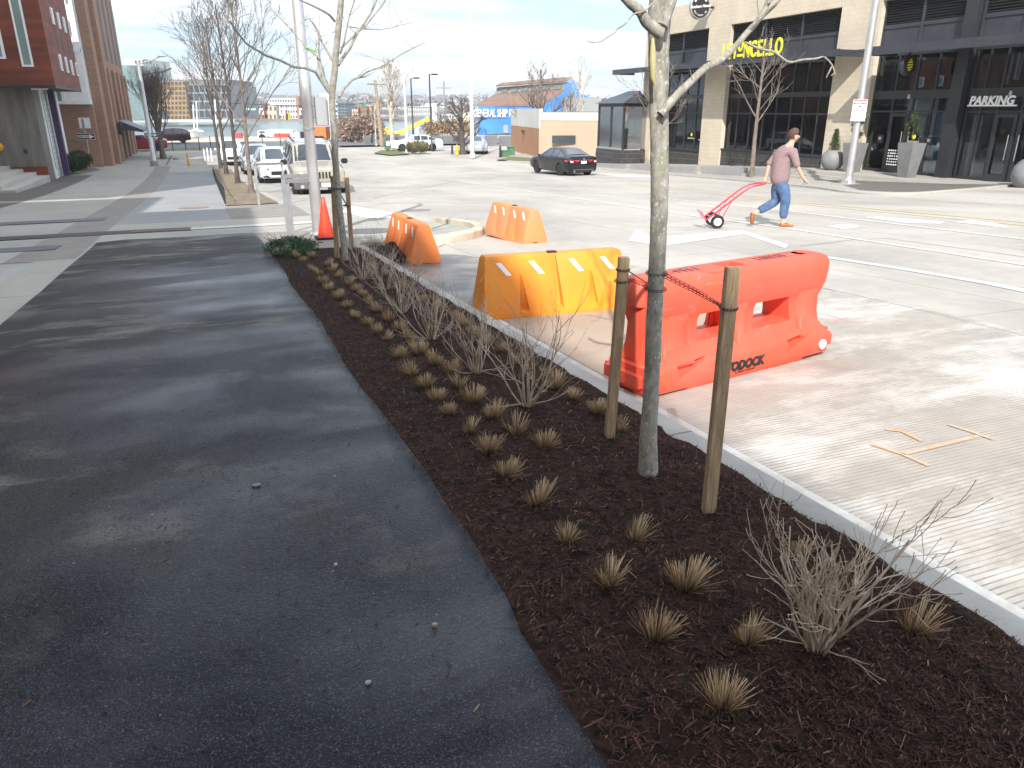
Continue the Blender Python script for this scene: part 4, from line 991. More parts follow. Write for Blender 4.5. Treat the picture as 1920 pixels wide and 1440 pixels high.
# canopies
def canopy(y0, y1, x0, z0, z1):
    c = bb('canopy', [(x0, XF-.002, y0, y1, z1-.05, z1), (x0-.06, x0, y0-.002, y1+.002, z0, z1+.02), (x0, XF-.003, y0, y0+.07, z0, z1-.051), (x0, XF-.003, y1-.07, y1, z0, z1-.051)]+
       [(x0, XF-.004, y-.03, y+.03, z1-.15, z1-.051) for y in [y0+1.2*k for k in range(1, int((y1-y0)/1.2))]], m_dkpanel)
    return c
canopy(onX(1575,95,24.5).y, onX(1150,133,24.5).y, 24.5, 3.52, 3.78)
canopy(14., onX(1600,92,24.5).y-.75, 24.5, 3.45, 3.74)
bb('canopy_link', [(24.46, 24.52, onX(1600,92,24.5).y-.74, onX(1575,95,24.5).y-.01, 3.55, 3.70)], m_dkpanel)
# spot lights under the beam
for y, z in ((23.15,2.0),(19.0,2.05)):
    m = MB(); m.lathe([(.05,-.12),(.06,-.02),(.03,.05)], (XF+.02-Bo.x, y-Bo.y, z-Bo.z), 12); m.build('wall_lamp', m_steel, B, smooth=50)
# signs on the building
M_FACE = lambda p: frame(p, (0,-1,0), (0,0,1))
m_yel = M('lemon_letters', (.85,.80,.03), .5, 3, .05)
m_whl = M('white_letters', (.85,.85,.85), .5, 3, .05)
pL, pR = onX(1354,112,24.45), onX(1472,75,24.45)
s_ = thing('restaurant_sign', 'yellow LIMONCELLO letters standing on the restaurant canopy', 'sign', ((pL+pR)/2)[:]); o0 = Vector(s_.location); wid = pL.y-pR.y
let = [('L',0,1),('I',.085,1),('M',.135,1),('O',.275,.72),('N',.375,1),('C',.485,1),('E',.60,1),('L',.69,1),('L',.78,1),('O',.87,1.0)]
for ch, u, k in let:
    zb = 3.80+( .30 if k < .9 else 0)
    tt = text('letter', ch, .98*(k if k < .9 else 1), m_yel, frame((24.42-o0.x, pL.y-wid*u-o0.y, zb-o0.z), (0,-1,0), (0,0,1)), s_, .03, 'LEFT', sx=.62, bold=.018)
m = MB(); m.box(-.03,.03,pL.y-wid*.37-o0.y,pL.y-wid*.265-o0.y,3.86-o0.z,3.97-o0.z); m.build('underline_bar', m_yel, s_)
s_ = thing('parking_sign', 'white PARKING letters on a thin bar over the right-hand glass doors', 'sign', (XF-.02, 19.6, 1.6)); 
a, b_ = onX(1812,202,XF-.05), onX(1903,202,XF-.05)
text('lettering', 'PARKING', .40, m_whl, frame((-.03, (a.y+b_.y)/2-19.6, .06), (0,-1,0), (0,0,1)), s_, .02, shear=.15, bold=.012)
m = MB(); m.box(-.02,.06,b_.y-19.6,a.y-19.6,-.0,.05); m.build('bar', m_whl, s_)
def blade(label, y, z, r, x0, yellow):
    s_ = thing('blade_sign', label, 'sign', (x0, y, z))
    m = MB(); m.lathe([(r*.97,-.09),(r,-.08),(r,.08),(r*.97,.09)], (0,0,0), 32, 'y'); m.build('drum', m_steel if not yellow else m_dkmetal, s_, smooth=50)
    m = MB(); m.lathe([(r*.9,-.1),(r*.9,-.091)], (0,0,0), 32, 'y'); m.build('face', m_blackp, s_)
    m = MB()
    if yellow: m.box(-.03,.03,-.03,.03,r,3.5-z)
    else: m.box(r*.8,XF-x0,-.04,.04,-.05,.05)
    m.build('bracket', m_dkmetal, s_); return s_
s_ = blade('round black blade sign with a striped yellow lemon under the right canopy', 22.5, 3.05, .36, 24.95, True)
m = MB()
for k, (z, hw) in enumerate(((.17,.055),(.09,.115),(.0,.135),(-.09,.125),(-.17,.07))):
    m.prism([(-hw,-.105,z-.03),(hw,-.105,z),(hw*.9,-.105,z+.045),(-hw*.9,-.105,z+.02)], (0,-.008,0))
m.build('lemon', m_yel, s_)
s_ = blade('round black and white blade sign high on the cream wall', 36.4, 6.52, .60, 25.1, False)
FB = lambda x, z, ang=0: frame((x,-.108,z), (cos(ang),0,sin(ang)), (-sin(ang),0,cos(ang)))
text('script', 'Anthem House', .20, m_whl, FB(0,-.05,.12), s_, .002, shear=.5, bold=.004)
for k in range(12):
    a_ = radians(145-k*9.6); bars('arc_letter', 1, .07, .085, 0, m_whl, FB(.38*cos(a_), .38*sin(a_), a_-pi/2), s_, .002, k) if k != 6 else None
for k, ch in enumerate('BALTIMORE, MD'):
    a_ = radians(212+k*9.8); text('arc_letter', ch, .11, m_whl, FB(.45*cos(a_), .45*sin(a_), a_+pi/2), s_, .002) if ch != ' ' else None
# door decals
s_ = thing('door_notice', 'white printed opening-hours notice on the left entrance door', 'notice', (XF+.2, 23.6, -.35))
for k in range(6): bars('print_line', 5, .09, .055, .02, m_whl, frame((-.01,0,.25-k*.11), (0,-1,0), (0,0,1)), s_, .001, k)
s_ = thing('door_decal', 'yellow and white lemon logo on the right entrance door', 'decal', (XF+.2, 22.75, .35))
m = MB(); m.lathe([(.09,-.006),(.09,0)], (0,0,.14), 16, 'x'); m.build('lemon', m_yel, s_); text('lettering', 'LIMONCELLO', .09, m_whl, frame((-.006,0,-.08), (0,-1,0), (0,0,1)), s_, .001)
s_ = thing('window_decal', 'yellow and white lemon logo and arrow in the left bay window', 'decal', (XF+.29, 37.9, -.1))
m = MB(); m.lathe([(.09,-.006),(.09,0)], (-.01,0,.24), 16, 'x'); m.build('lemon', m_yel, s_); text('lettering', 'LIMONCELLO', .12, m_whl, frame((-.012,0,0), (0,-1,0), (0,0,1)), s_, .001)
m = MB(); m.prism([(-.014,-.7,.0),(-.014,-1.0,.0),(-.014,-1.0,.05),(-.014,-1.12,-.02),(-.014,-1.0,-.09),(-.014,-1.0,-.04),(-.014,-.7,-.04)], (-.003,0,0)); m.build('arrow', m_whl, s_)
# menu boxes
for y in (24.35, 22.0):
    s_ = thing('menu_box', 'small black menu box beside the entrance, '+('left' if y > 23 else 'right')+' of the doors', 'menu box', (XF+.18, y, .35), 0, 'menu boxes at the entrance')
    m = MB(); m.box(-.04,.03,-.14,.14,-.16,.16); m.build('case', m_blackp, s_, bevel=.01); m = MB(); m.box(-.046,-.042,-.06,.06,-.03,.08); m.build('card', m_grey, s_)
# raised plaza, retaining wall and pavement in front
def pz(y): return -.94 if y < 26 else -.94-.047*(y-26)
mb = MB(); ys = [4,10,18,22,26,30,34,38,42,50]
for y in ys: mb.v += [(23.9 if y > 21.5 else 24.4, y, pz(y)), (XF+.6, y, pz(y))]
for y in ys: mb.v += [(23.9 if y > 21.5 else 24.4, y, pz(y)-.7), (XF+.6, y, pz(y)-.7)]
n = 2*len(ys)
for i in range(len(ys)-1): mb.f += [(2*i,2*i+1,2*i+3,2*i+2), (n+2*i,2*i,2*i+2,n+2*i+2)]
o = mb.build('plaza', m_walk); o['kind'] = 'structure'
m_stone = brick_mat('grey_wall_stone', (.30,.30,.305), (.36,.36,.355), (.22,.22,.22), 1.3, .5, .8, .01)
mb = MB()
for y0, y1 in ((26.5,28.9),(29.4,32.8),(33.3,36.2),(36.6,40.),(40.4,46)):
    mb.add([(23.55,y0,zg(y0)-.3),(23.85,y0,zg(y0)-.3),(23.85,y1,zg(y1)-.3),(23.55,y1,zg(y1)-.3),(23.55,y0,pz(y0)+.03),(23.85,y0,pz(y0)+.03),(23.85,y1,pz(y1)+.03),(23.55,y1,pz(y1)+.03)],
       [(3,2,1,0),(4,5,6,7),(0,1,5,4),(1,2,6,5),(2,3,7,6),(3,0,4,7)])
o = mb.build('retaining_wall', m_stone); tag(o, 'low grey stone retaining wall in front of the restaurant', 'wall')
mb = MB()
for y0, y1 in ((21.8,26.4),(28.95,29.35),(32.85,33.25),(36.25,36.55),(40.05,40.35)):
    mb.box(23.6, 23.92, y0, y1, zg(y0)-.4, pz(y0)-.12); mb.box(23.3, 23.62, y0, y1, zg(y0)-.4, pz(y0)-.22)
o = mb.build('plaza_steps', m_walk); o['kind'] = 'structure'
kb = [tuple(at(x, y, RO)[:2]) for x, y in ((2100,332),(1920,347),(1850,354),(1780,360),(1690,366),(1600,362),(1522,352),(1375,338),(1252,328),(1140,319),(960,303),(900,299))]
kb = smoothline(kb, 4)
polysheet('pavement', [tuple(p) for p in kb]+[(26.4,62),(26.4,14)], .004, concrete('sidewalk_across', (.40,.375,.34), .22, (1.5,1.5)))
kerb('kerb', kb[::-1], .16, .012, -.25, m_walk)
polysheet('paver_corner', [tuple(p+Vector((.35,.1))) for p in kb[6:21]]+[(23.4,24.2),(23.9,19.)], .008, m_brown)
polysheet('grass_strip', [tuple(at(x,y,0)[:2]) for x,y in ((930,300),(1010,303),(1060,305),(1030,298),(960,294))], .02, m_grass)
polysheet('grass_strip', [tuple(at(x,y,0)[:2]) for x,y in ((700,287),(730,291),(770,289),(740,282),(715,282))], .02, m_grass)
# driveway behind the near grey asphalt
# ---------------------------------------------------------------- patio shelter
p = onX(1195,300,24.9); t = thing('patio_shelter', 'black framed patio shelter with clear side panels and a dark block base', 'shelter', (25.6, 43.9, -1.7))
y0, y1, x0, x1, zb, zt = -1.45, 1.75, -1.2, .38, 0, 3.55
m = MB(); 
for x, y in ((x0,y0),(x0,y1),(x1,y1),(x0,.1)): m.box(x-.06,x+.06,y-.06,y+.06,.8,zt)
m.box(x0-.05,x0+.05,y0,y1,zt-.2,zt-.001); m.box(x0,x1,y1-.05,y1+.05,zt-.2,zt-.001); m.box(x0,x1,y0-.05,y0+.05,zt-.2,zt-.001); m.build('frame', m_dkmetal, t)
m = MB(); m.box(x0-.1,x0+.1,y0-.1,y1+.1,-.2,.8); m.box(x0+.1,x1,y1-.1,y1+.1,-.2,.8); m.box(x0+.1,x1,y0-.1,y0+.1,-.2,.8); m.build('base', m_block, t)
m = MB(); a = (x0-.25,y0-.25,zt); b_ = (x0-.25,y1+.25,zt); c_ = (x1,y1+.25,zt); d_ = (x1,y0-.25,zt); m.add([a,b_,c_,d_,(x1,y1-.9,zt+.75),(x1,y0+.9,zt+.75)], [(0,3,2,1),(0,1,4,5),(1,2,4),(0,5,3),(2,3,5,4)]); m.build('roof', m_dkpanel, t)
m = MB(); m.box(x0-.01,x0+.01,y0,y1,.85,zt-.2); m.box(x0,x1,y0-.01,y0+.01,.85,zt-.2); m.build('clear_panel', glass_mat('clear_vinyl', (.8,.8,.8), .3, .12), t)
m = MB(); m.box(x0-.07,x0+.07,y0,y1,.8,.92); m.build('rail', m_steel, t)
m = MB(); m.box(x0+.3,x0+.4,y0+.1,y1-.1,.85,2.1); m.build('screen', m_dkmetal, t)
# ---------------------------------------------------------------- planters
m_conc_pl = M('grey_planter', (.22,.225,.23), .6, 3, .12)
m_box_leaf = leafmat('planter_leaves', (.045,.075,.025), (.02,.035,.012), (.14,.15,.05))
def planter(label, px, py, kind, r, h, plant_h, y=None):
    p = onX(px, py, 24.95); t = thing('planter', label, 'planter', (24.95, p.y, pz(p.y)))
    m = MB()
    if kind == 'round': m.lathe([(r*.45,0),(r*.75,h*.12),(r*.97,h*.35),(r,h*.52),(r*.9,h*.78),(r*.62,h*.96),(r*.55,h),(r*.5,h*.96),(r*.4,h*.9)], n=28)
    else: m.lathe([(r*.62,0),(r*.66,.02),(r*1.0,h*.97),(r*1.02,h),(r*.93,h),(r*.9,h*.93)], n=4 if kind == 'square' else 28)
    o = m.build('pot', m_conc_pl, t, smooth=35)
    if kind == 'square': o.rotation_euler[2] = pi/4
    rr = random.Random(int(px)); m = MB()
    if plant_h:
        if kind == 'round':
            for k in range(16): z = k/16; foliage(m, (0,0,h+z*plant_h), .24*(1-z)+.05, 130, .06, rr, (1,1,.6))
        else:
            for k in range(12): foliage(m, (rr.gauss(0,.10),rr.gauss(0,.10),h+plant_h*rr.uniform(.3,1.)), .13, 50, .09, rr)
        m.build('plant', m_box_leaf, t, fix=False)
        m = MB(); grow(m, Vector((0,0,h*.9)), Vector((0,0,1)), plant_h*.8, .015, 1, rr); m.build('stem', m_bark, t, fix=False)
planter('round grey planter ball with a small conical evergreen', 1559, 315, 'round', .48, .82, .85)
planter('tall square grey planter behind the sign pole', 1597, 318, 'square', .48, 1.15, .9)
planter('tall tapered grey planter with a leafy plant right of the entrance', 1700, 327, 'square', .48, 1.25, 1.0)
planter('round grey planter ball cut by the right edge of the photo', 1925, 343, 'round', .5, .9, 0)
# ---------------------------------------------------------------- sign pole with parking sign
b = at(1590,345,.01); t = thing('street_light_pole', 'tall silver pole with a red and white PARKING sign in front of the restaurant', 'pole', tuple(b))
m = MB(); m.lathe([(.30,0),(.30,.04),(.17,.05),(.17,.12),(.135,.16),(.125,.3),(.12,4.5),(.105,8.5)], n=20); m.build('pole', m_silver, t, smooth=50)
m = MB(); m.box(-.42,.42,-.42,.42,-.05,.012); m.build('footing', m_walk, t)
m = MB(); m.tube([(0,0,8.4),(-.8,.1,8.8),(-1.9,.2,9.0)], .05, 8); m.build('arm', m_silver, t)
for k in range(4): m = MB(); m.lathe([(.03,.03),(.03,.14)], (.2*cos(k*pi/2+.7), .2*sin(k*pi/2+.7), 0), 8); m.build('bolt', m_steel, t)
pc = atD(1611,207,fwd(b)-.2)-b; 
fx, fy = Vector((CY,-SY,0)), Vector((0,0,1))
def signboard(parent, c, w_, h, mat, name='sign_plate', th=.006):
    m = MB(); n_ = fx.cross(fy)
    m.prism([Vector(c)+fx*sx*w_/2+fy*sz*h/2 for sx, sz in ((-1,-1),(1,-1),(1,1),(-1,1))], -n_*th); return m.build(name, mat, parent)
pc = Vector((pc.x, pc.y, pc.z)); pl = signboard(t, pc, .50, .70, m_whl)
m_rsign = M('sign_red', (.60,.03,.05), .5, 3, .05)
nf = fx.cross(fy)
m = MB(); m.prism([pc+nf*.003+fx*sx*.24+fy*z for sx, z in ((-1,.20),(1,.20),(1,.335),(-1,.335))], nf*.002); m.build('red_band', m_rsign, t)
text('lettering', 'PARKING', .12, m_whl, frame(pc+nf*.008+fy*.225, fx, fy), t, .001, bold=.003)
for s, z, h, mt in ((2,.10,.05,m_blackp),(7,-.02,.04,m_rsign),(3,-.13,.03,m_blackp),(8,-.26,.03,m_rsign)):
    bars('print_line', s, .042, h, .012, mt, frame(pc+nf*.006+fy*z, fx, fy), t, .001, s)
# ---------------------------------------------------------------- big silver signal pole by the hoop rails
b = at(597,440,.01); D2 = fwd(b); t = thing('signal_pole', 'thick silver mast with a pale cabinet behind the cone', 'pole', tuple(b))
q = atD(575,60,D2)-b; lean = Vector((q.x/q.z, q.y/q.z, 0))*0
m = MB(); m.lathe([(.16,0),(.16,.03),(.105,.06),(.10,.25),(.096,1.2),(.094,2.3),(.102,2.31),(.102,2.75),(.094,2.76),(.088,6.)], n=24); m.build('pole', m_silver, t, smooth=40)
m = MB(); m.lathe([(.104,1.85),(.104,1.88)], n=24); m.build('collar', m_grey, t)
m = MB(); m.tube([(0,0,5.9),(-.3,0,6.6),(-1.6,.2,7.0)], .05, 8); m.build('arm', m_silver, t)
c_ = atD(606,205,D2+.15)-b; m = MB(); m.cbox(c_, .17, .10, .40)
c_ = atD(603,210,D2+.1)-b; m = MB(); m.box(c_.x-.10,c_.x+.09,c_.y-.03,c_.y+.12,c_.z-.23,c_.z+.26); m.build('cabinet', m_silver, t, bevel=.01)
c_ = atD(613,205,D2+.2)-b; m = MB(); m.prism([c_+fx*sx*.11+fy*sz*.27 for sx, sz in ((-1,-1),(1,-1),(1,1),(-1,1))], (.1*SY,.1*CY,0)); m.build('sign_back', M('pale_panel', (.68,.70,.72), .5, 2, .05), t)
# ---------------------------------------------------------------- vehicles
m_tyre = M('tyre_rubber', (.018,.018,.019), .8, 20, .2)
m_rim = M('alloy_rim', (.45,.46,.47), .35, 8, .1, metal=.8)
m_rimd = M('dark_alloy', (.10,.10,.105), .35, 8, .1, metal=.8)
m_cglass = M('car_glass', (.02,.03,.045), .06, 2, .1, spec=.9, coat=1.)
m_plate = M('number_plate', (.75,.75,.74), .5, 5, .05)
m_tail = M('tail_lamp', (.45,.015,.02), .2, 5, .1, coat=1.)
m_head = M('head_lamp', (.55,.57,.60), .12, 5, .1, metal=.4, coat=1.)
m_amb = M('amber_lamp', (.70,.25,.03), .3, 5, .1)
def paint(name, c, metal=.3): return M(name, c, .28, 3, .06, metal=metal, coat=.8)
def vehicle(name, label, cat, loc, rz, L_, st, mat, wb=(-1.4,1.4), wr=.33, group=None, rimmat=None, tail=True, head=True, side=None, flat=False, track=None, H0=None):
    """st: stations from rear to front: (x, w_sill, zb, w_belt, z_belt, w_top, z_top, crown)"""
    t = thing(name, label, cat, loc, rz, group); m = MB(); rings = []
    for x, ws, zb, wbt, zbt, wt, zt, cr in st:
        half = [(0,zb),(ws*.86,zb),(ws*.985,zb+.07),(ws*1.0,(zb+zbt)*.5),(wbt,zbt-.03),(wbt*.975,zbt+.015),(wt,zt),(wt*.8,zt+cr*.75),(0,zt+cr)]
        ring = [(x, -a, b_) for a, b_ in half]+[(x, a, b_) for a, b_ in half[-2:0:-1]]; rings.append(ring); m.v += ring
    n = len(rings[0])
    for i in range(len(rings)-1):
        for j in range(n): m.f.append((i*n+j, i*n+(j+1)%n, (i+1)*n+(j+1)%n, (i+1)*n+j))
    m.f.append(tuple(range(n))); m.f.append(tuple((len(rings)-1)*n+j for j in range(n))[::-1])
    body = m.build('body', mat, t)
    W_ = max(s[3] for s in st); c = MB()
    for x in wb:
        for s in (-1, 1): c.lathe([(wr*1.13, min(s*(W_-.30), s*(W_+.1))), (wr*1.13, max(s*(W_-.30), s*(W_+.1)))], (x,0,wr*1.0), 24, 'y')
    boolean(body, c)
    bv = body.modifiers.new('bv','BEVEL'); bv.width = .035; bv.segments = 3; bv.limit_method = 'ANGLE'; bv.angle_limit = radians(28)
    me = evaluated(body); body.modifiers.clear(); body.data = me; me.shade_smooth(); me.set_sharp_from_angle(angle=radians(50))
    # dark wheel wells
    m = MB()
    for x in wb: m.box(x-wr*.9, x+wr*.9, -(W_-.32), W_-.32, wr*.5, wr*1.9)
    m.build('underbody', m_blackp, t)
    for x in wb:
        for s in (-1, 1):
            y = s*(W_-.115)
            m = MB(); m.lathe([(wr*.6,-.10),(wr*.93,-.105),(wr,-.07),(wr,.07),(wr*.93,.105),(wr*.6,.10)], (x,y,wr), 28, 'y'); w_ = m.build('wheel', m_tyre, t, smooth=50)
            m = MB(); m.lathe([(wr*.64,s*.0),(wr*.64,s*.085),(wr*.58,s*.06),(.001,s*.045)] , (x,y,wr), 24, 'y')
            for k in range(5):
                a = k*2*pi/5; p0 = Vector((x,y+s*.06,wr)); m.obox(p0, p0+Vector((cos(a)*wr*.6,s*.03,sin(a)*wr*.6)), .05, .03, up=(0,1,0))
            m.build('rim', rimmat or m_rim, w_, smooth=40)
    # side windows
    cab = side
    for s in (-1, 1):
        for (i, j) in cab:
            A, Bq = st[i], st[j]
            def P_(S_, v): return Vector((S_[0], s*((S_[3]*.975)*(1-v)+S_[5]*v), (S_[4]+.015)*(1-v)+S_[6]*v))
            q = []
            for S1, S2, u, v in ((A,Bq,.05,.10),(A,Bq,.95,.10),(A,Bq,.95,.88),(A,Bq,.05,.88)):
                q.append(P_(S1, v).lerp(P_(S2, v), u))
            nn = (q[1]-q[0]).cross(q[3]-q[0]).normalized(); nn = nn if nn.y*s > 0 else -nn
            if (q[2]-q[1]).length < .04: q = q[:2]+[q[3]]
            m = MB(); m.prism([p+nn*.004 for p in q], nn*.008); m.build('side_window', m_cglass, t)
    return t
def screen(t, A, Bq, name, u0=.08, u1=.94, k=.86):
    """a windscreen between two stations: A low, B high"""
    m = MB(); g = []
    for u in (u0, .5, u1):
        row = []
        for f in (-1,-.5,0,.5,1):
            def pt(S_): return Vector((S_[0], f*S_[5]*k, S_[6]+S_[7]*(1-abs(f)**2.2)))
            row.append(pt(A).lerp(pt(Bq), u))
        g.append(row)
    nn = (g[0][4]-g[0][0]).cross(g[2][0]-g[0][0]).normalized(); nn = nn if nn.z > 0 else -nn
    for r in g: m.v += [tuple(p+nn*.014) for p in r]
    for i in range(2):
        for j in range(4): m.f.append((i*5+j, i*5+j+1, i*5+j+6, i*5+j+5))
    for r in g: m.v += [tuple(p+nn*.002) for p in r]
    o = m.build(name, m_cglass, t, smooth=40); return o
def add(t, name, mat, boxes, bevel=.0, parent=None):
    m = MB()
    for x in boxes: m.box(*x)
    return m.build(name, mat, parent or t, bevel=bevel)
sedan = [(-2.42,.80,.34,.80,.78,.66,.92,.02),(-2.30,.86,.26,.88,.92,.70,1.04,.02),(-1.75,.91,.22,.92,.96,.70,1.08,.02),(-1.05,.92,.20,.925,.95,.58,1.36,.04),(-.35,.92,.20,.925,.93,.58,1.42,.04),(.30,.92,.20,.925,.92,.58,1.39,.04),(1.15,.92,.20,.925,.90,.66,1.00,.03),(1.95,.90,.22,.90,.82,.68,.86,.03),(2.32,.84,.26,.84,.66,.66,.74,.03),(2.44,.74,.32,.74,.54,.6,.58,.01)]
# black sedan
pr = (at(1047,331,RO)+at(1115,330,RO))/2; pf = at(1000,327,RO); d = Vector((-.05,1,0)).normalized()
ang = math.atan2(d.y, d.x); c_ = Vector((18.55, 38.9, 0))
t = vehicle('sedan', 'black sedan driving away in the far lane near the restaurant', 'car', (c_.x, c_.y, zg(c_.y)+RO+.01), ang, 4.9, sedan, M('black_paint', (.006,.006,.008), .22, 3, .1, coat=.25), (-1.42,1.40), .34, None, m_rimd, side=[(3,4),(4,5),(2,3),(5,6)])
t.rotation_euler[1] = 0
screen(t, sedan[2], sedan[3], 'rear_window'); screen(t, sedan[6], sedan[5], 'windscreen')
for s in (-1, 1):
    m = MB(); m.prism([(-2.47,s*.30,.78),(-2.47,s*.30,.88),(-2.40,s*.84,.90),(-2.0,s*.925,.88),(-2.2,s*.915,.78),(-2.42,s*.8,.72)], (.14,-s*.02,0)); m.build('tail_lamp', m_tail, t)
    m = MB(); m.box(-2.44,-2.41,s*.70-.07 if s>0 else -.77,s*.70+.07 if s>0 else -.63,.76,.83); m.build('reversing_lamp', m_plate, t)
    m = MB(); m.ball((.85,s*1.0,1.0),.10,.09,.07,10,6); m.build('mirror', paint('black_mirror', (.012,.012,.016)), t, smooth=60)
    m = MB(); m.lathe([(.045,-2.47),(.05,-2.36)], (0,s*.55,.30), 12, 'x'); m.build('exhaust', m_rim, t)
add(t, 'number_plate', m_plate, [(-2.46,-2.42,-.16,.16,.70,.83)]); add(t, 'chrome_trim', m_rim, [(-2.455,-2.41,-.45,.45,.865,.885),(-2.45,-2.40,-.62,.62,.385,.40)])
m = MB(); m.lathe([(.045,-2.46),(.045,-2.43)], (0,0,.93), 10, 'x'); m.build('badge', m_rim, t)
# beige off-roader
suv = [(-2.18,.80,.42,.82,1.02,.66,1.10,.02),(-2.10,.84,.36,.87,1.06,.74,1.62,.04),(-1.2,.87,.34,.88,1.06,.72,1.69,.05),(-.2,.87,.34,.88,1.05,.70,1.69,.05),(.42,.87,.34,.88,1.04,.66,1.64,.05),(.92,.87,.34,.88,1.03,.72,1.10,.04),(1.7,.86,.38,.87,.98,.74,1.05,.03),(2.02,.84,.44,.85,.92,.76,1.00,.02),(2.08,.80,.50,.80,.90,.74,.96,.01)]
m_beige = paint('beige_paint', (.47,.43,.35), .3)
pc_ = at(604,362,RO); yf = 30.9
t = vehicle('offroad_car', 'beige boxy off-road car parked facing the camera behind the silver mast', 'car', (4.06, yf+.9, zg(yf+.9)+RO+.01), -pi/2+radians(-1.5), 4.4, suv, m_beige, (-1.32,1.38), .36, None, m_rim, side=[(1,2),(2,3),(3,4),(4,5)])
t.rotation_euler[1] = radians(2.5); t.scale = (1.12,1.12,1.12)
screen(t, suv[5], suv[4], 'windscreen', .06, .95, .93)
m = MB()
for k in range(7): x = -.33+k*.11; m.box(2.06,2.095,x-.028,x+.028,.70,.90)
m.build('grille_slots', m_blackp, t)
add(t, 'grille_panel', m_beige, [(2.0,2.075,-.80,.80,.60,.94)], .02)
add(t, 'bumper', M('bumper_plastic', (.13,.125,.12), .6), [(2.02,2.22,-.86,.86,.36,.58)], .03)
add(t, 'skid_plate', m_steel, [(2.15,2.24,-.22,.22,.34,.42)], .01)
add(t, 'number_plate', m_plate, [(2.225,2.235,.02,.34,.44,.57)])
for s in (-1, 1):
    m = MB(); m.lathe([(.115,2.0),(.115,2.085),(.10,2.10)], (0,s*.58,.80), 20, 'x'); m.build('headlight', m_head, t, smooth=50)
    m = MB(); m.box(2.03,2.09,s*.79-.04,s*.79+.04,.64,.72); m.build('indicator', m_amb, t)
    m = MB(); m.box(.72,.86,s*1.03-.11,s*1.03+.11,1.03,1.20); m.build('mirror', m_blackp, t, bevel=.03)
    m = MB(); m.tube([(-1.8,s*.60,1.76),(.2,s*.58,1.76)], .018, 6); m.build('roof_rail', m_blackp, t)
    m = MB(); m.lathe([(.06,2.2),(.06,2.225)], (0,s*.60,.46), 14, 'x'); m.build('fog_lamp', m_head, t)
# white cars behind
hatch = [(-2.3,.80,.38,.82,.95,.68,1.05,.02),(-2.15,.86,.30,.89,1.02,.66,1.30,.03),(-1.5,.90,.26,.91,1.0,.62,1.56,.04),(-.5,.91,.25,.92,.99,.62,1.62,.05),(.25,.91,.25,.92,.98,.60,1.55,.05),(1.15,.91,.25,.92,.97,.68,1.06,.04),(1.9,.89,.26,.89,.88,.70,.94,.03),(2.25,.83,.30,.83,.74,.68,.82,.02),(2.36,.74,.36,.74,.60,.6,.64,.01)]
def whitecar(label, x, y, mat, group='white cars parked along the kerb', rz=-pi/2):
    t = vehicle('parked_car', label, 'car', (x, y, zg(y)+RO+.01), rz, 4.7, hatch, mat, (-1.38,1.40), .35, group, m_rimd, side=[(1,2),(2,3),(3,4),(4,5)])
    screen(t, hatch[5], hatch[4], 'windscreen', .06, .95, .92)
    for s in (-1, 1):
        m = MB(); m.prism([(2.34,s*.42,.70),(2.33,s*.42,.76),(2.12,s*.84,.84),(2.05,s*.87,.78),(2.2,s*.83,.70)], (.015,s*.012,0)); m.build('headlight', m_rimd, t)
        m = MB(); m.ball((.85,s*1.02,1.07),.10,.10,.08,10,6); m.build('mirror', mat, t, smooth=60)
        m = MB(); m.prism([(2.37,s*.40,.34),(2.36,s*.72,.36),(2.32,s*.76,.50),(2.37,s*.5,.44)], (.02,0,0)); m.build('air_intake', m_blackp, t)
    add(t, 'grille', m_blackp, [(2.36,2.385,-.36,.36,.46,.64)], .01); return t
m_wcar = paint('white_paint', (.74,.76,.80), .0); m_scar_ = paint('silver_paint', (.50,.53,.58), .5)
pa = at(505,352,RO)
whitecar('white car parked directly behind the beige off-roader', 3.35, 41.2, m_wcar)
whitecar('white car parked two places behind the beige off-roader', 3.0, 48.5, m_scar_)
whitecar('farthest white parked car, its blue windscreen seen between the young trees', 1.9, 57.5, m_wcar)
# far cars
def farcar(label, px, py, st, mat, rz, wr=.33, wb=(-1.42,1.4), side=[(2,3),(3,4),(4,5),(5,6)], name='parked_car', scr=(6,5), rscr=(2,3)):
    p = at(px, py, RO); t = vehicle(name, label, 'car', tuple(p), rz, 4.8, st, mat, wb, wr, None, m_rim, side=side)
    if scr: screen(t, st[scr[0]], st[scr[1]], 'windscreen')
    if rscr: screen(t, st[rscr[0]], st[rscr[1]], 'rear_window')
    return t
farcar('white saloon car beside the clipped brown hedge across the junction', 780, 283, sedan, m_wcar, radians(175))
farcar('silver car behind the white lamp pole, facing the street', 894, 287, sedan, m_scar_, radians(-108))
farcar('red car at the far left corner, behind the street light', 263, 283, sedan, paint('red_paint', (.30,.015,.03), .2), radians(180))
farcar('dark red pickup beyond the bare street tree', 318, 268, hatch, paint('maroon_paint', (.10,.015,.02), .2), radians(185), side=[(1,2),(2,3),(3,4),(4,5)], scr=(5,4), rscr=None)
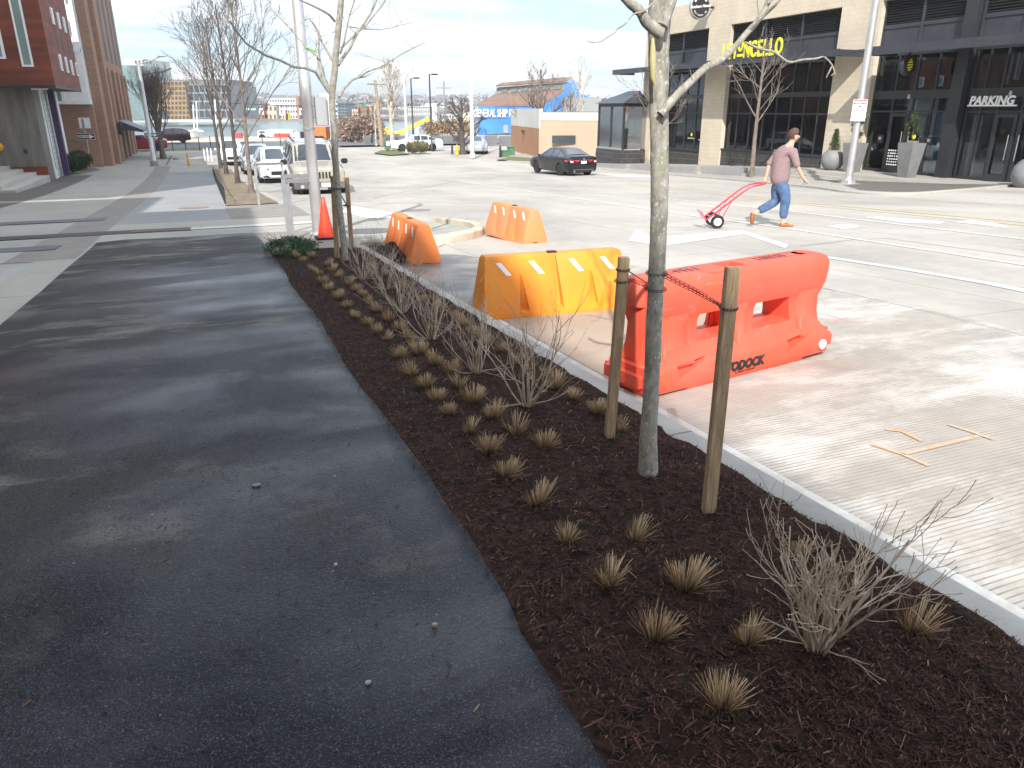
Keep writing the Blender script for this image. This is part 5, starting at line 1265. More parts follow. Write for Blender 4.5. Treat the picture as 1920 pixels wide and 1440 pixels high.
# ---------------------------------------------------------------- buildings on the left
m_rust = M('rusty_cladding', (.20,.048,.022), .7, 1.2, .3, c2=(.125,.032,.018), stretch=(.3,.3,2.5), bump=.1)
m_redbrick = brick_mat('tower_brick', (.36,.20,.13), (.28,.15,.10), (.36,.30,.25), .4, .13, .9, .015)
m_board = M('board_concrete', (.20,.185,.165), .85, 1.5, .25, stretch=(3,3,.4), bump=.2)
m_siding = NT('white_siding')
def siding():
    t = NT('white_siding'); sp = t.n('ShaderNodeSeparateXYZ'); t.l(t.tc.outputs['Object'], sp.inputs[0])
    w_ = t.n('ShaderNodeMath', operation='MULTIPLY'); t.l(sp.outputs[2], w_.inputs[0]); w_.inputs[1].default_value = 1/.28
    f = t.n('ShaderNodeMath', operation='FRACT'); t.l(w_.outputs[0], f.inputs[0])
    g = t.ramp(f.outputs[0], [(0, 1.), (.12, 0.), (1, 0.)]); return t.bsdf(t.mix(g, (.62,.63,.60), (.22,.22,.22)), .7)
m_siding = siding()
m_pane = M('pale_glass', (.16,.22,.22), .08, .4, .2, spec=.8)
m_pane2 = M('green_glass', (.22,.31,.29), .1, .4, .2, spec=.8)
m_whfr = M('white_frame', (.84,.85,.85), .5, 3, .06)
m_purple = M('purple_metal', (.06,.03,.10), .5, 3, .1)
def wbox(t, name, mat, boxes, parent=None, **k):
    o0 = Vector(t.location); m = MB()
    for x in boxes: m.box(x[0]-o0.x,x[1]-o0.x,x[2]-o0.y,x[3]-o0.y,x[4]-o0.z,x[5]-o0.z)
    return m.build(name, mat, parent or t, **k)
XR = -6.2; YF = 44.3; zb = onX(103,160,XR).z
RB = thing('rust_clad_building', 'rust-red clad building overhanging concrete steps at the left edge of the photo', 'building', (-12, 49, -1.9))
wbox(RB, 'upper_storeys', m_rust, [(-24, XR, YF, 53.6, zb, 8.3)])
wbox(RB, 'soffit', m_dkmetal, [(-24, XR+.02, YF-.02, 53.6, zb-.12, zb-.002)])
wbox(RB, 'pier', m_board, [(-22, -7.45, 45.6, 47.2, -2.1, zb-.12)])
wbox(RB, 'side_wall', m_siding, [(-22, -7.52, 47.2, 53.4, -2.1, zb-.12)])
wbox(RB, 'corner_trim', m_whfr, [(-7.5, -7.40, 47.21, 47.9, -2.0, zb-.13), (-7.5,-7.42,52.4,53.0,-2.0,zb-.13)])
wbox(RB, 'downpipe', m_purple, [(-7.40, -7.1, 49.6, 49.95, -2., zb-.13)])
wbox(RB, 'trim_strip', m_purple, [(-7.42, -7.38, 47.6, 47.66, -1.5, zb-.3)])
wbox(RB, 'trim_strip', m_purple, [(-7.42,-7.38,51.9,51.96,-.9,zb-1.2)])
wbox(RB, 'rust_base', m_rust, [(-9.3, -7.44, 45.5, 45.598, -1.75, -1.25)])
wbox(RB, 'canopy_lamp', m_whfr, [(-7.3, -6.6, 44.6, 44.75, zb-.2, zb-.13)])
m = MB(); m.lathe([(.05,.25),(.22,.05),(.18,-.12),(.05,-.2)], (-9.3+12, 45.2-49, 1.9-.25), 14); m.build('wall_lamp', M('amber_glow_shade', (.8,.42,.05), .4), RB, smooth=50)
m = MB(); m.box(-8.35+12,-8.2+12,45.55-49,45.6-49,1.3,1.5); m.build('outlet_box', m_dkmetal, RB)
for L4 in (((91,12),(103,47)),((104,22),(114,55)),((116,31),(124,62)),((127,38),(133,68)),((108,101),(118,133)),((119,106),(129,137)),((130,112),(138,141)),((140,117),(147,143)),((118,-30),(125,8))):
    a, b_ = onX(*L4[0], XR), onX(*L4[1], XR); y = (a.y+b_.y)/2; 
    w_ = .62; f = wbox(RB, 'window', m_whfr, [(XR-.02, XR+.05, y-w_/2, y+w_/2, b_.z, a.z)])
    wbox(RB, 'pane', m_pane, [(XR+.051, XR+.058, y-w_/2+.10, y+w_/2-.06, b_.z+.08, a.z-.08)], f)
for L4 in (((103,47),(112,100)),((114,55),(123,106)),((125,62),(133,110))):
    a, b_ = onX(*L4[0], XR), onX(*L4[1], XR); y = (a.y+b_.y)/2; wbox(RB, 'dark_strip', M('bronze_strip', (.09,.06,.045), .6), [(XR, XR+.015, y-.25, y+.2, b_.z+.1, a.z-.1)])
a, b_ = onY(42,125,YF), onY(64,125,YF); c_ = onY(30,20,YF)
f = wbox(RB, 'window', m_whfr, [(a.x, b_.x, YF-.06, YF, a.z, 8.2)]); wbox(RB, 'pane', m_pane2, [(a.x+.09, b_.x-.09, YF-.07, YF-.061, a.z+.09, 8.1)], f)
a, b_ = onY(-12,110,YF), onY(12,110,YF)
f = wbox(RB, 'window', m_whfr, [(a.x, b_.x, YF-.06, YF, a.z, 6.2)]); wbox(RB, 'pane', m_pane2, [(a.x+.09, b_.x-.12, YF-.07, YF-.061, a.z+.09, 6.1)], f)
m_step = concrete('step_concrete', (.50,.48,.43), .2)
for k in range(4):
    m = MB(); x1 = -7.42-.55*k; z1 = -1.66+.165*k; m.box(-22, x1, 37.2+.3*k, 45.49, -2.3, z1)
    o = m.build('step', m_step, RB, bevel=.015); o.data.transform(Matrix.Translation(-Vector(RB.location)))
# brick building with glazed bay and tower
BT = thing('brick_building', 'tall red-brown brick building with a white-framed glazed corner beyond the rust-clad one', 'building', (-10, 65, -2.1))
XT = -5.35
wbox(BT, 'wall', m_redbrick, [(-24, -6.15, 57.3, 62, -2.3, 1.8), (-24, XT-.30, 58.2, 78, -2.3, 15.9), (-24, XT-.16, 60.3, 78, -2.31, 15.3)])
for y0 in (59.2, 62.9, 66.6, 70.3, 74.0, 76.6): wbox(BT, 'pilaster', m_redbrick, [(XT-.46, XT, y0+1.04 if y0 < 60 else y0, y0+1.1+(1.1 if y0 < 60 else 0.0), -2.32, 4.2 if y0 > 60 else 14.5)])
wbox(BT, 'parapet', m_redbrick, [(-24.05, XT+.02, 58.15, 78.05, 15.3, 16.4)])
for y0 in (64.2, 67.9, 71.6, 75.):
    for dy in (.35, 1.05, 1.75):
        if y0 > 72 and dy > 1.2: continue
        wbox(BT, 'window', m_dkmetal, [(XT-.3, XT-.14, y0+dy, y0+dy+.35, 4.8, 9.8)]); 
    wbox(BT, 'shopfront_opening', m_dkmetal, [(XT-.3, XT-.135, y0+.2, y0+2.1, -2.1, .4)])
m = MB(); m.prism([(XT-.1,64.4,.75),(XT+1.5,64.4,.05),(XT+1.5,64.4,-.1),(XT-.1,64.4,.1)], (0,6.5,0)); o = m.build('awning', m_dkpanel, BT); o.data.transform(Matrix.Translation(-Vector(BT.location)))
for y in (62.6, 63.2): wbox(BT, 'wall_lamp', m_dkmetal, [(XT, XT+.22, y, y+.2, -.2, .6)])
wbox(BT, 'notice_plate', m_whfr, [(-7.1, -6.45, 57.26, 57.299, .35, 1.0)])
# glazed bay above the brick base
YB = 56.9
gl = wbox(BT, 'glazing', m_pane2, [(-12, -6.35, YB+.1, 58.1, 1.95, 16)])
fr = [(-12.1, -6.2, YB-.1, 58.2, 1.80, 1.99), (-6.55, -6.2, YB-.02, YB+.3, 2.0, 16), (-12.1,-6.2,YB-.05,YB+.25,4.85,5.05), (-12.1,-6.2,YB-.05,YB+.25,9.6,9.8), (-7.75,-7.55,YB,YB+.2,2.0,16), (-9.1,-8.95,YB,YB+.2,2.0,16), (-10.4,-10.3,YB,YB+.2,2.0,16), (-7.55,-6.56,YB+.05,YB+.2,2.0,16), (-12,-7.6,YB+.02,YB+.2,7.2,7.3), (-6.3,-6.2,57.9,58.19,2.,16)]
wbox(BT, 'white_frame', m_whfr, fr)
# out-of-view blocks added to shade the path, sized for it; shop glass mirrors them
NB = thing('shading_building', 'unseen tan brick building shaped to shade the pavement, behind and left of the camera', 'building', (-14, -10, 0))
m_tanbrick = brick_mat('tan_brick', (.55,.42,.28), (.47,.36,.24), (.40,.34,.27), .22, .08)
def nb(n, bx, mat=m_tanbrick): wbox(NB, n, mat, bx)
sh = lambda h: (.62*h, 1.15*h)
nb('main_wall', [(-30, 2.35-.62*18, -50, 12.9-1.15*18, -1, 18)])
nb('shade_tower', [(-10.5, 2.95-.62*20.4, -17., 10.9-1.15*20.4, -1, 20)])  # invented taller block, widens the shade beside the barriers
nb('low_shade_wing', [(-26, .9-.62*12.8, 12.9-1.15*18+.01, 7.6, -1, 12), (-26, -1.6-.62*13.3, 7.61, 30.2-1.15*13.3, -1.5, 12)])
nb('raised_shade_wing', [(-26, .62-.62*17.2, 31.3-1.15*10.4, 36.2, 9., 15.6), (-26,-16.5, 15.2, 36.1, -2, 8.99)])  # invented raised block, its shadow starts beyond a lit strip of pavement
for k in range(10):
    for j in range(4):
        y = -46+k*3.6; wbox(NB, 'window', m_pane, [(2.35-.62*18-.02, 2.35-.62*18+.03, y, y+1.5, 2.5+4*j, 4.9+4*j)])
for k in range(4):
    for j in range(3): y = -6+k*3.4; wbox(NB, 'window', m_pane, [(.9-.62*12.8-.02, .9-.62*12.8+.03, y, y+1.5, 1.2+3.6*j, 3.3+3.6*j)])
# ---------------------------------------------------------------- hedges, signs and posts, left
m_hedge = leafmat('hedge_leaves', (.030,.055,.022), (.012,.022,.010), (.06,.09,.04))
def hedge(label, px, py, rx, ry, rz, seed, mat=m_hedge, n=60, name='hedge', size=.09):
    p = at(px, py, 0); t = thing(name, label, 'hedge', tuple(p)); rr = random.Random(seed)
    m = MB(); m.ball((0,0,rz*.5), rx*.78, ry*.78, rz*.42, 12, 8); 
    for k in range(n):
        v = Vector((rr.gauss(0,1), rr.gauss(0,1), rr.gauss(0,1))).normalized(); foliage(m, (v.x*rx*.82, v.y*ry*.82, rz*.5+v.z*rz*.42), .16*rz, 55, size, rr)
    m.build('foliage', mat, t, fix=False); return t
hedge('large dark green clipped bush beside the concrete steps', 118, 327, 1.25, .9, 1.25, 1, n=90)
hedge('smaller dark green clipped bush behind the large one', 152, 319, .75, .7, 1.15, 2, n=60)
polysheet('mulch_patch', [tuple(at(x,y,0)[:2]) for x, y in ((95,327),(150,326),(190,318),(175,314),(120,318),(95,320))], .004, m_dirt)
hedge('clipped low brown hedge at the corner across the junction', 783, 287, 1.15, .8, 1.05, 3, leafmat('brown_hedge', (.14,.12,.06), (.07,.06,.03), (.2,.17,.09)), 80)
def arrow_sign(label, px, py, fx_, fy_, w_, pole=True, top=None):
    b = at(fx_, fy_, 0); D = fwd(b); t = thing('one_way_sign', label, 'sign', tuple(b)); c_ = atD(px, py, D)-b
    h = w_/3.1; nf_ = fx.cross(fy); q = lambda x, z, e=0: c_+fx*x+fy*z+nf_*e
    if pole: m = MB(); m.tube([(0,0,0),(c_.x,c_.y,c_.z+.3)], .03, 6); m.build('post', m_steel, t)
    m = MB(); m.prism([q(-w_/2,-h/2,.04),q(w_/2,-h/2,.04),q(w_/2,h/2,.04),q(-w_/2,h/2,.04)], nf_*.01); m.build('plate', m_whl, t)
    m = MB(); m.prism([q(-w_/2+.02,-h/2+.02,.051),q(w_/2-.02,-h/2+.02,.051),q(w_/2-.02,h/2-.02,.051),q(-w_/2+.02,h/2-.02,.051)], nf_*.002); m.build('black_field', m_blackp, t)
    a = h*.23; m = MB(); m.prism([q(-w_*.44,-a,.055),(q(w_*.2,-a,.055)),q(w_*.2,-h*.4,.055),q(w_*.46,0,.055),q(w_*.2,h*.4,.055),q(w_*.2,a,.055),q(-w_*.44,a,.055)], nf_*.002); m.build('arrow', m_whl, t)
    text('lettering', 'ONE WAY', h*.38, m_blackp, frame(q(-w_*.12,-h*.13,.06), fx, fy), t, .001, sx=1.15, bold=.004)
    return t
t1 = arrow_sign('ONE WAY arrow sign on a thin post in front of the brick wall', 162, 256, 172, 316, 1.12)
p_ = Vector(t1.location); c_ = atD(156,235,fwd(p_))-p_; m = MB(); m.prism([c_+fx*sx*.08+fy*sz*.38 for sx,sz in ((-1,-1),(1,-1),(1,1),(-1,1))], (.02*SY,.02*CY,0)); m.build('side_plate', m_steel, t1)
t2 = arrow_sign('ONE WAY arrow sign on the street light pole by the bare tree', 284, 253, 290, 311, .92, False)
b = Vector(t2.location); D_ = fwd(b)
t = thing('street_light', 'slim silver street light with a bracket arm at the far corner of the pavement', 'street light', tuple(b)); q = atD(272,117,D_)-b
m = MB(); m.lathe([(.2,0),(.2,.25),(.15,.3),(.11,q.z)], n=12); m.build('pole', m_silver, t, smooth=50)
m = MB(); m.tube([(0,0,q.z-.1), atD(285,113,D_)-b, atD(300,106,D_)-b], .04, 6); m.build('arm', m_silver, t)
m = MB(); m.ball(atD(303,105,D_)-b, .3, .12, .07, 8, 5); m.build('lamp_head', m_silver, t)
m = MB(); m.lathe([(.26,0),(.26,.3),(.2,.34)], n=10); m.build('base', m_grey, t)
b = at(291,290,0); D_ = fwd(b); t = thing('street_light', 'darker distant street light behind the bare tree', 'street light', tuple(b))
m = MB(); q = atD(291,141,D_)-b; m.lathe([(.12,0),(.08,q.z)], n=8); m.build('pole', m_grey, t); m = MB(); m.tube([(0,0,q.z), atD(308,134,D_)-b, atD(322,128,D_)-b], .06, 5); m.build('arm', m_grey, t)
m_ybol = M('yellow_paint', (.72,.50,.03), .5, 5, .15)
def bollard(label, px, py, top, r, mat, group=None, cap=True):
    b = at(px, py, 0); h = (atD(px, top, fwd(b))-b).z; t = thing('bollard', label, 'bollard', tuple(b), 0, group)
    m = MB(); m.lathe([(r,0),(r,h*.93)]+([(r*.7,h)] if cap else [(r,h)]), n=12); m.build('post', mat, t, smooth=50)
    m = MB(); m.lathe([(r*1.6,0),(r*1.6,.03)], n=12); m.build('base', mat, t); return t
bollard('yellow bollard at the end of the grey path', 354, 311, 287, .075, m_ybol)
for i, (px, py) in enumerate(((385,303),(391,301),(437,303),(446,305),(398,302))):
    bollard('slim white flexible post by the far white car, '+['leftmost','second from left','fourth from left','rightmost','third from left'][i], px, py, py-24, .05, m_whfr, 'white flexible posts at the far kerb', False)
# low black railing along the far tree bed
for i, y in enumerate((24.6,27.0,31.0,35.,39.,43.)):
    b = Vector((.47, y, zg(y))); t = thing('bed_railing', 'low black iron railing at the far tree bed, '+ORD[i]+(' from the camera' if i else ' to the camera'), 'railing', tuple(b), 0, 'low black railings along the far tree bed')
    L_ = 3.6 if i else 1.2; m = MB()
    for dy in (0, L_*.5, L_): m.box(-.02,.02,dy-.02,dy+.02,-.1+zg(y+dy)-zg(y),.52+zg(y+dy)-zg(y))
    m.build('posts', m_dkmetal, t) if False else None
    for dy in (0, L_*.5, L_): m = MB(); m.box(-.02,.02,dy-.02,dy+.02,-.1+zg(y+dy)-zg(y),.52+zg(y+dy)-zg(y)); m.build('post', m_dkmetal, t)
    m = MB(); m.obox((0,0,.5),(0,L_,.5+zg(y+L_)-zg(y)), .03,.02); m.build('rail', m_dkmetal, t)
# ---------------------------------------------------------------- bare street trees
m_gbark = M('grey_bark', (.20,.165,.14), .9, 5, .35, bump=.4, bsc=30)
m_dbark = M('dark_bark', (.095,.078,.07), .9, 5, .35, bump=.4, bsc=30)
m_pbark = M('pale_bark', (.52,.47,.40), .9, 3, .4, c2=(.28,.24,.18))
def baretree(label, px, py, top, tw, seed, mat=m_gbark, fork=.3, spread=.45, limbs=9, depth=3, up=.12, lean=(0,0), r=None, off=0., minr=.006, base=None, lsc=1., kids=(2,4)):
    b = base or at(px, py, off); D = fwd(b); H = (atD(px, top, D)-b).z; rr = random.Random(seed)
    t = thing('bare_tree', label, 'tree', tuple(b)); R0 = r or tw*D/2780
    m = MB(); pts = []; rad = []; n = 10
    for i in range(n+1):
        s = i/n; pts.append(Vector((lean[0]*s+.05*H*.1*sin(s*5+seed), lean[1]*s+.05*H*.1*cos(s*4+seed), H*.86*s-.05))); rad.append(max(minr, R0*(1-.80*s)*(1.35 if i == 0 else 1)))
    m.tube(pts, rad, 10); m.build('trunk', mat, t, smooth=70)
    m = MB()
    for k in range(limbs):
        s = fork+(1-fork)*.92*(k+rr.random()*.6)/limbs; i = min(n-1, int(s*n)); p = pts[i].lerp(pts[i+1], s*n-i)
        a = k*2.4+rr.uniform(-.4,.4); el = spread*rr.uniform(.8,1.3); d = Vector((cos(a)*sin(el), sin(a)*sin(el), cos(el)))
        grow(m, p, d, H*(1-s*.85)*rr.uniform(.55,.8)*.8*lsc, R0*(1-.75*s)*.42, depth, rr, 6, up, .12, 5, kids, .55, minr)
    m.build('crown', mat, t, fix=False); return t
g_ = dict(fork=.28, spread=.55, limbs=14, depth=3, minr=.007)
baretree('young bare tree nearest the camera in the far tree bed, pale trunk', 474, 362, -75, 9, 11, m_gbark, **g_)
baretree('young bare tree second in the far tree bed', 447, 344, -55, 8, 12, m_dbark, **g_)
baretree('young bare tree third in the far tree bed', 424, 327, -20, 7, 13, m_dbark, **g_)
baretree('young bare tree farthest in the far tree bed', 413, 316, 0, 6.5, 14, m_dbark, **g_)
baretree('dense vase-shaped bare tree beside the far street light', 306, 297, 128, 10, 15, M('mid_bark', (.15,.125,.11), .9, 5, .3), fork=.2, spread=.42, limbs=30, depth=3, up=.22, minr=.008, kids=(3,5), lsc=1.15)
polysheet('tree_pit', [(at(306,297,0)+Vector((1.2*cos(k),.9*sin(k),0)))[:2] for k in [i*.52 for i in range(12)]], .006, m_dirt)
baretree('slender bare tree growing in front of the restaurant windows', 1409, 328, 22, 9, 16, m_gbark, fork=.38, spread=.75, limbs=14, depth=2, up=.05, minr=.008, base=Vector((23.0, onX(1409,328,23.0).y, onX(1409,328,23.0).z)))
baretree('thin bare tree behind the near trunk by the patio shelter', 1238, 318, 85, 7, 17, m_gbark, fork=.35, spread=.8, limbs=12, depth=2, up=.05, minr=.009, base=Vector((23.2, onX(1232,316,23.2).y, onX(1232,316,23.2).z)))
baretree('wide bare tree in front of the orange-brown building', 1012, 283, 102, 11, 18, m_gbark, fork=.16, spread=.75, limbs=18, depth=3, up=.12, minr=.012)
baretree('slim bare tree right of the wide one, by the tan wall', 1068, 282, 150, 6, 19, m_gbark, fork=.25, spread=.6, limbs=10, depth=2, minr=.012)
baretree('tall thin bare tree against the sky beyond the blue shed', 1085, 275, 92, 5, 20, m_pbark, fork=.3, spread=.4, limbs=12, depth=2, minr=.014)
baretree('low spreading dark bare tree near the yellow hydrant', 867, 288, 165, 11, 21, m_dbark, fork=.12, spread=.95, limbs=18, depth=3, up=.10, minr=.014)
baretree('tall pale-barked bare tree between the utility pole and the white lamp', 737, 278, 95, 9, 22, m_pbark, fork=.3, spread=.4, limbs=16, depth=3, minr=.016)
baretree('pale leafless tree by the wooden utility pole', 706, 272, 150, 3, 23, m_pbark, fork=.4, spread=.6, limbs=8, depth=2, minr=.016)
def everg(label, px, py, top, w_, seed, D=None):
    b = at(px, py, 0); D = fwd(b); H = (atD(px, top, D)-b).z; t = thing('evergreen_shrub', label, 'tree', tuple(b)); rr = random.Random(seed); m = MB()
    for k in range(60):
        z = rr.random(); a = rr.uniform(0,6.28); q = (1-z)**.7*w_*D/2780*rr.uniform(.3,1); foliage(m, (q*cos(a),q*sin(a),H*(.12+.85*z)), .30, 55, .16, rr)
    m.build('foliage', leafmat('olive_leaves', (.10,.105,.035), (.04,.045,.02), (.22,.15,.06)), t, fix=False)
    m = MB(); m.tube([(0,0,0),(0,0,H*.9)], [.06,.02], 6); m.build('stem', m_bark, t)
everg('conical olive-green evergreen left of the patio shelter', 1122, 284, 218, 38, 1)
everg('smaller green shrub against the patio shelter', 1152, 286, 240, 30, 2)
# ---------------------------------------------------------------- street things across the junction
def lamp(label, px, py, top, r, mat, arm, off=0., col=None):
    b = at(px, py, off); D = fwd(b); H = (atD(px, top, D)-b).z; t = thing('street_light', label, 'street light', tuple(b))
    m = MB(); m.lathe([(r*1.4,0),(r*1.4,.3),(r,.35),(r*.7,H)], n=10); m.build('pole', mat, t, smooth=50)
    if arm: P_ = [Vector((0,0,H-.05))]+[atD(x, y, D)-b for x, y in arm]; m = MB(); m.tube(P_, r*.4, 6); m.build('arm', mat, t); m = MB(); q = P_[-1]; m.cbox((q.x,q.y,q.z-.02), .5, .3, .12); m.build('lamp_head', mat, t)
    return t
m_wpole = M('white_pole', (.66,.66,.65), .5, 3, .08)
lamp('white street light with a long curved arm beside the brown hedge', 764, 287, 138, .12, m_wpole, ((750,128),(740,120),(728,117)))
lamp('tall white street light whose top leaves the photo, by the hydrant', 886, 296, -30, .16, m_wpole, None)
b = at(886,296,0); t = C.objects[-1] if False else None
lamp('dark square-headed car park lamp, left of the pair', 776, 279, 147, .09, m_dkmetal, ((779,146),(781,146)))
lamp('dark square-headed car park lamp, right of the pair', 810, 283, 139, .09, m_dkmetal, ((813,139),(815,139)))
b = at(716,274,0); D_ = fwd(b); H = (atD(711,150,D_)-b).z; t = thing('utility_pole', 'weathered wooden utility pole near the pale bare trees', 'pole', tuple(b)); m = MB(); m.tube([(0,0,0),(-.3,0,H)], [.2,.13], 8); m.build('pole', M('grey_wood', (.36,.29,.2), .9, 5, .3), t); m = MB(); m.obox((-1.1,-.1,H-.4),(.8,.1,H-.4),.12,.12); m.build('crossarm', m_gbark, t)
b = at(834,270,0); D_ = fwd(b)+40; p0 = atD(835,262,D_); t = thing('utility_pole', 'distant pole with a cross-shaped top against the sky', 'pole', tuple(p0)); H = (atD(834,152,D_)-p0).z; m = MB(); m.tube([(0,0,-2),(0,0,H)], .14, 6); m.build('pole', m_grey, t); m = MB(); m.obox((-1.2,0,H-1.),(1.2,0,H-1.),.15,.15); m.build('crossarm', m_grey, t)
b = at(857,290,0); t = thing('fire_hydrant', 'yellow fire hydrant on the corner beside the bare tree', 'hydrant', tuple(b))
m = MB(); m.lathe([(.17,0),(.17,.05),(.12,.06),(.12,.50),(.15,.52),(.15,.56),(.11,.68),(.04,.76),(.03,.82)], n=14); m.build('body', m_ybol, t, smooth=50)
for s in (-1,1): m = MB(); m.lathe([(.06,0),(.06,s*.2),(.035,s*.22)], (0,0,.42), 10, 'x'); m.build('nozzle', m_ybol, t)
for i, (px, py, tp) in enumerate(((848,289,273),(888,294,272),(938,295,273))): bollard('black bollard across the junction, '+['left of the hydrant','in front of the silver car','left of the green utility boxes'][i], px, py, tp, .09, m_dkmetal, 'black bollards across the junction')
m_green = M('green_cabinet', (.09,.19,.11), .6, 4, .15)
for i, (x0, x1, yb, tp) in enumerate(((953,963,291,276),(940,953,294,283))):
    b = at((x0+x1)/2, yb, 0); D_ = fwd(b); w_ = (x1-x0)*D_/1390; H = (atD(x0, tp, D_)-b).z; t = thing('utility_cabinet', ['tall','low'][i]+' green utility cabinet on the grass strip', 'cabinet', tuple(b)); m = MB(); m.box(-w_/2,w_/2,-.3,.3,0,H); m.build('case', m_green, t, bevel=.02); m = MB(); m.box(-w_/2-.03,w_/2+.03,-.33,.33,H,H+.06); m.build('lid', m_green, t)
for (x, yb, tp, w_, lb, mt) in ((727,283,262,.45,'green and white newspaper box on the corner grass',m_green),(740,280,263,.75,'white utility box beside the pale bare tree',m_whfr)):
    b = at(x, yb, 0); H = (atD(x, tp, fwd(b))-b).z; t = thing('street_box', lb, 'box', tuple(b)); m = MB(); m.box(-w_/2,w_/2,-.25,.25,.12,H); m.build('case', mt, t, bevel=.03); m = MB(); m.box(-.08,.08,-.08,.08,0,.13); m.build('leg', mt, t); m = MB(); m.box(-w_*.35,w_*.35,-.265,-.251,H*.5,H*.85); m.build('panel', m_whl, t)
b = at(1036,287,0); D_ = fwd(b); t = thing('parking_sign', 'white and red parking sign on a thin post before the tan building', 'sign', tuple(b)); c_ = atD(1035,227,D_)-b
m = MB(); m.tube([(0,0,0),(c_.x,c_.y,c_.z+.3)], .035, 6); m.build('post', m_steel, t); m = MB(); m.prism([c_+fx*sx*.29+fy*sz*.42-Vector((SY,CY,0))*.05 for sx,sz in ((-1,-1),(1,-1),(1,1),(-1,1))], (.01*SY,.01*CY,0)); m.build('plate', m_whl, t)
text('lettering', 'PARKING', .13, m_rsign, frame(c_+fy*.25-Vector((SY,CY,0))*.06, fx, fy), t, .002); bars('print_line', 5, .07, .05, .02, m_rsign, frame(c_+fy*.05-Vector((SY,CY,0))*.06, fx, fy), t, .002)
# ---------------------------------------------------------------- person and hand truck
m_skin = M('skin', (.62,.36,.26), .55, 9, .08)
m_sweater = M('mauve_sweater', (.29,.20,.21), .9, 40, .12, bump=.5, bsc=180)
m_jeans = M('blue_jeans', (.085,.15,.29), .85, 10, .3, bump=.5, bsc=120)
m_shoe = M('tan_leather', (.34,.13,.05), .55, 9, .15)
m_hair = M('brown_hair', (.10,.055,.035), .8, 30, .35, bump=.6, bsc=150)
m_shirt = M('blue_collar', (.10,.20,.42), .8)
def skin(name, verts, edges, radii, mat, parent, lv=2, root=0):
    me = bpy.data.meshes.new(name); me.from_pydata([tuple(v) for v in verts], edges, []); o = bpy.data.objects.new(name, me); C.objects.link(o)
    sm = o.modifiers.new('s', 'SKIN'); sd = me.skin_vertices[0].data
    for i, r in enumerate(radii): sd[i].radius = (r, r) if not isinstance(r, tuple) else r
    for i in range(len(radii)): sd[i].use_root = (i == root)
    sm.use_smooth_shade = True
    ss = o.modifiers.new('ss', 'SUBSURF'); ss.levels = lv; ss.render_levels = lv
    m2 = evaluated(o); o.modifiers.clear(); o.data = m2; m2.materials.clear(); m2.materials.append(mat); m2.shade_smooth()
    if parent: o.parent = parent
    return o
foot = at(1470, 425, RO); DP = fwd(foot)+.02; base = Vector((foot.x, foot.y, foot.z))
PT = thing('person', 'person in mauve sweater and blue jeans walking right, pulling a red hand truck', 'person', tuple(base))
nv = Vector((SY, CY, 0))                      # away from the camera
def J(px, py, dep=0.): return atD(px, py, DP)-base+nv*dep
hipc = J(1462,344); pel = J(1463,336); chest = J(1466,297); ubk = J(1474,282); neck = J(1483,270)
sR, eR, wR = J(1481,283,-.17), J(1486,307,-.21), J(1498,331,-.20)
sL, eL, wL = J(1470,285,.17), J(1448,308,.16), J(1440,332,.10)
hR, kR, aR = J(1467,347,-.09), J(1470,376,-.09), J(1465,413,-.08)
hL, kL, aL = J(1459,347,.09), J(1459,378,.10), J(1421,399,.09)
headc = J(1489.5,255)
V = [hipc, pel, chest, ubk, neck, J(1486,263), sR, eR, wR, sL, eL, wL, hR, kR, aR, hL, kL, aL]
E_ = [(0,1),(1,2),(2,3),(3,4),(4,5),(3,6),(6,7),(7,8),(3,9),(9,10),(10,11),(0,12),(12,13),(13,14),(0,15),(15,16),(16,17)]
R_ = [.09,.09,.11,.10,.058,.055,.065,.043,.030,.065,.043,.030,.095,.062,.042,.095,.062,.042]
# head, hands and feet are grown from the same skeleton
fw = fx.copy()                                # walking direction
hd = (headc-neck).normalized(); V += [headc-hd*.035+fw*.012, headc+hd*.055-fw*.01]; E_ += [(5,18),(18,19)]; R_ += [.083,.088]
toeR = J(1484,421,-.08); V += [J(1463,421,-.08), toeR]; E_ += [(14,20),(20,21)]; R_ += [.042,.034]
V += [J(1413,402,.09), J(1413.5,419,.09)]; E_ += [(17,22),(22,23)]; R_ += [.042,.032]
def hand(w_, palm, tips, thumb, idx):
    V.append(palm); E_.append((idx, len(V)-1)); R_.append(.032); p = len(V)-1
    for kn, tip in tips:
        V.append(kn); E_.append((p, len(V)-1)); R_.append(.011); V.append(tip); E_.append((len(V)-2, len(V)-1)); R_.append(.008)
    V.append(thumb); E_.append((p, len(V)-1)); R_.append(.010)
pR = J(1501,336,-.20); hand(wR, pR, [(J(1505,338.5+k*.9,-.24+k*.025), J(1506.5-k*.3,342.5+k*.5,-.235+k*.022)) for k in range(4)], J(1503,341,-.16), 8)
pL = J(1437,338,.09); hand(wL, pL, [(J(1433.5-k*.7,341+k*.6,.05+k*.022), J(1435-k*.7,344.6+k*.3,.055+k*.022)) for k in range(4)], J(1438,342.5,.04), 11)
body = skin('body', V, E_, R_, m_skin, PT, 2)
# face features
m = MB()
nose = headc+fw*.088+Vector((0,0,-.014)); m.ball(nose, .020,.015,.024,8,6); m.build('nose', m_skin, PT, smooth=70)
for s in (-1, 1):
    m = MB(); m.ball(headc+nv*s*.086+fw*(-.005)+Vector((0,0,-.02)), .02,.014,.034,8,6); m.build('ear', m_skin, PT, smooth=70)
    m = MB(); m.ball(headc+fw*.081+nv*s*.032+Vector((0,0,.012)), .007,.009,.005,8,6); m.build('eye', m_blackp, PT, smooth=70)
m = MB(); m.ball(headc+fw*.066+Vector((0,0,-.060)), .010,.022,.005,8,5); m.build('mouth', M('lips', (.42,.17,.14), .5), PT, smooth=70)
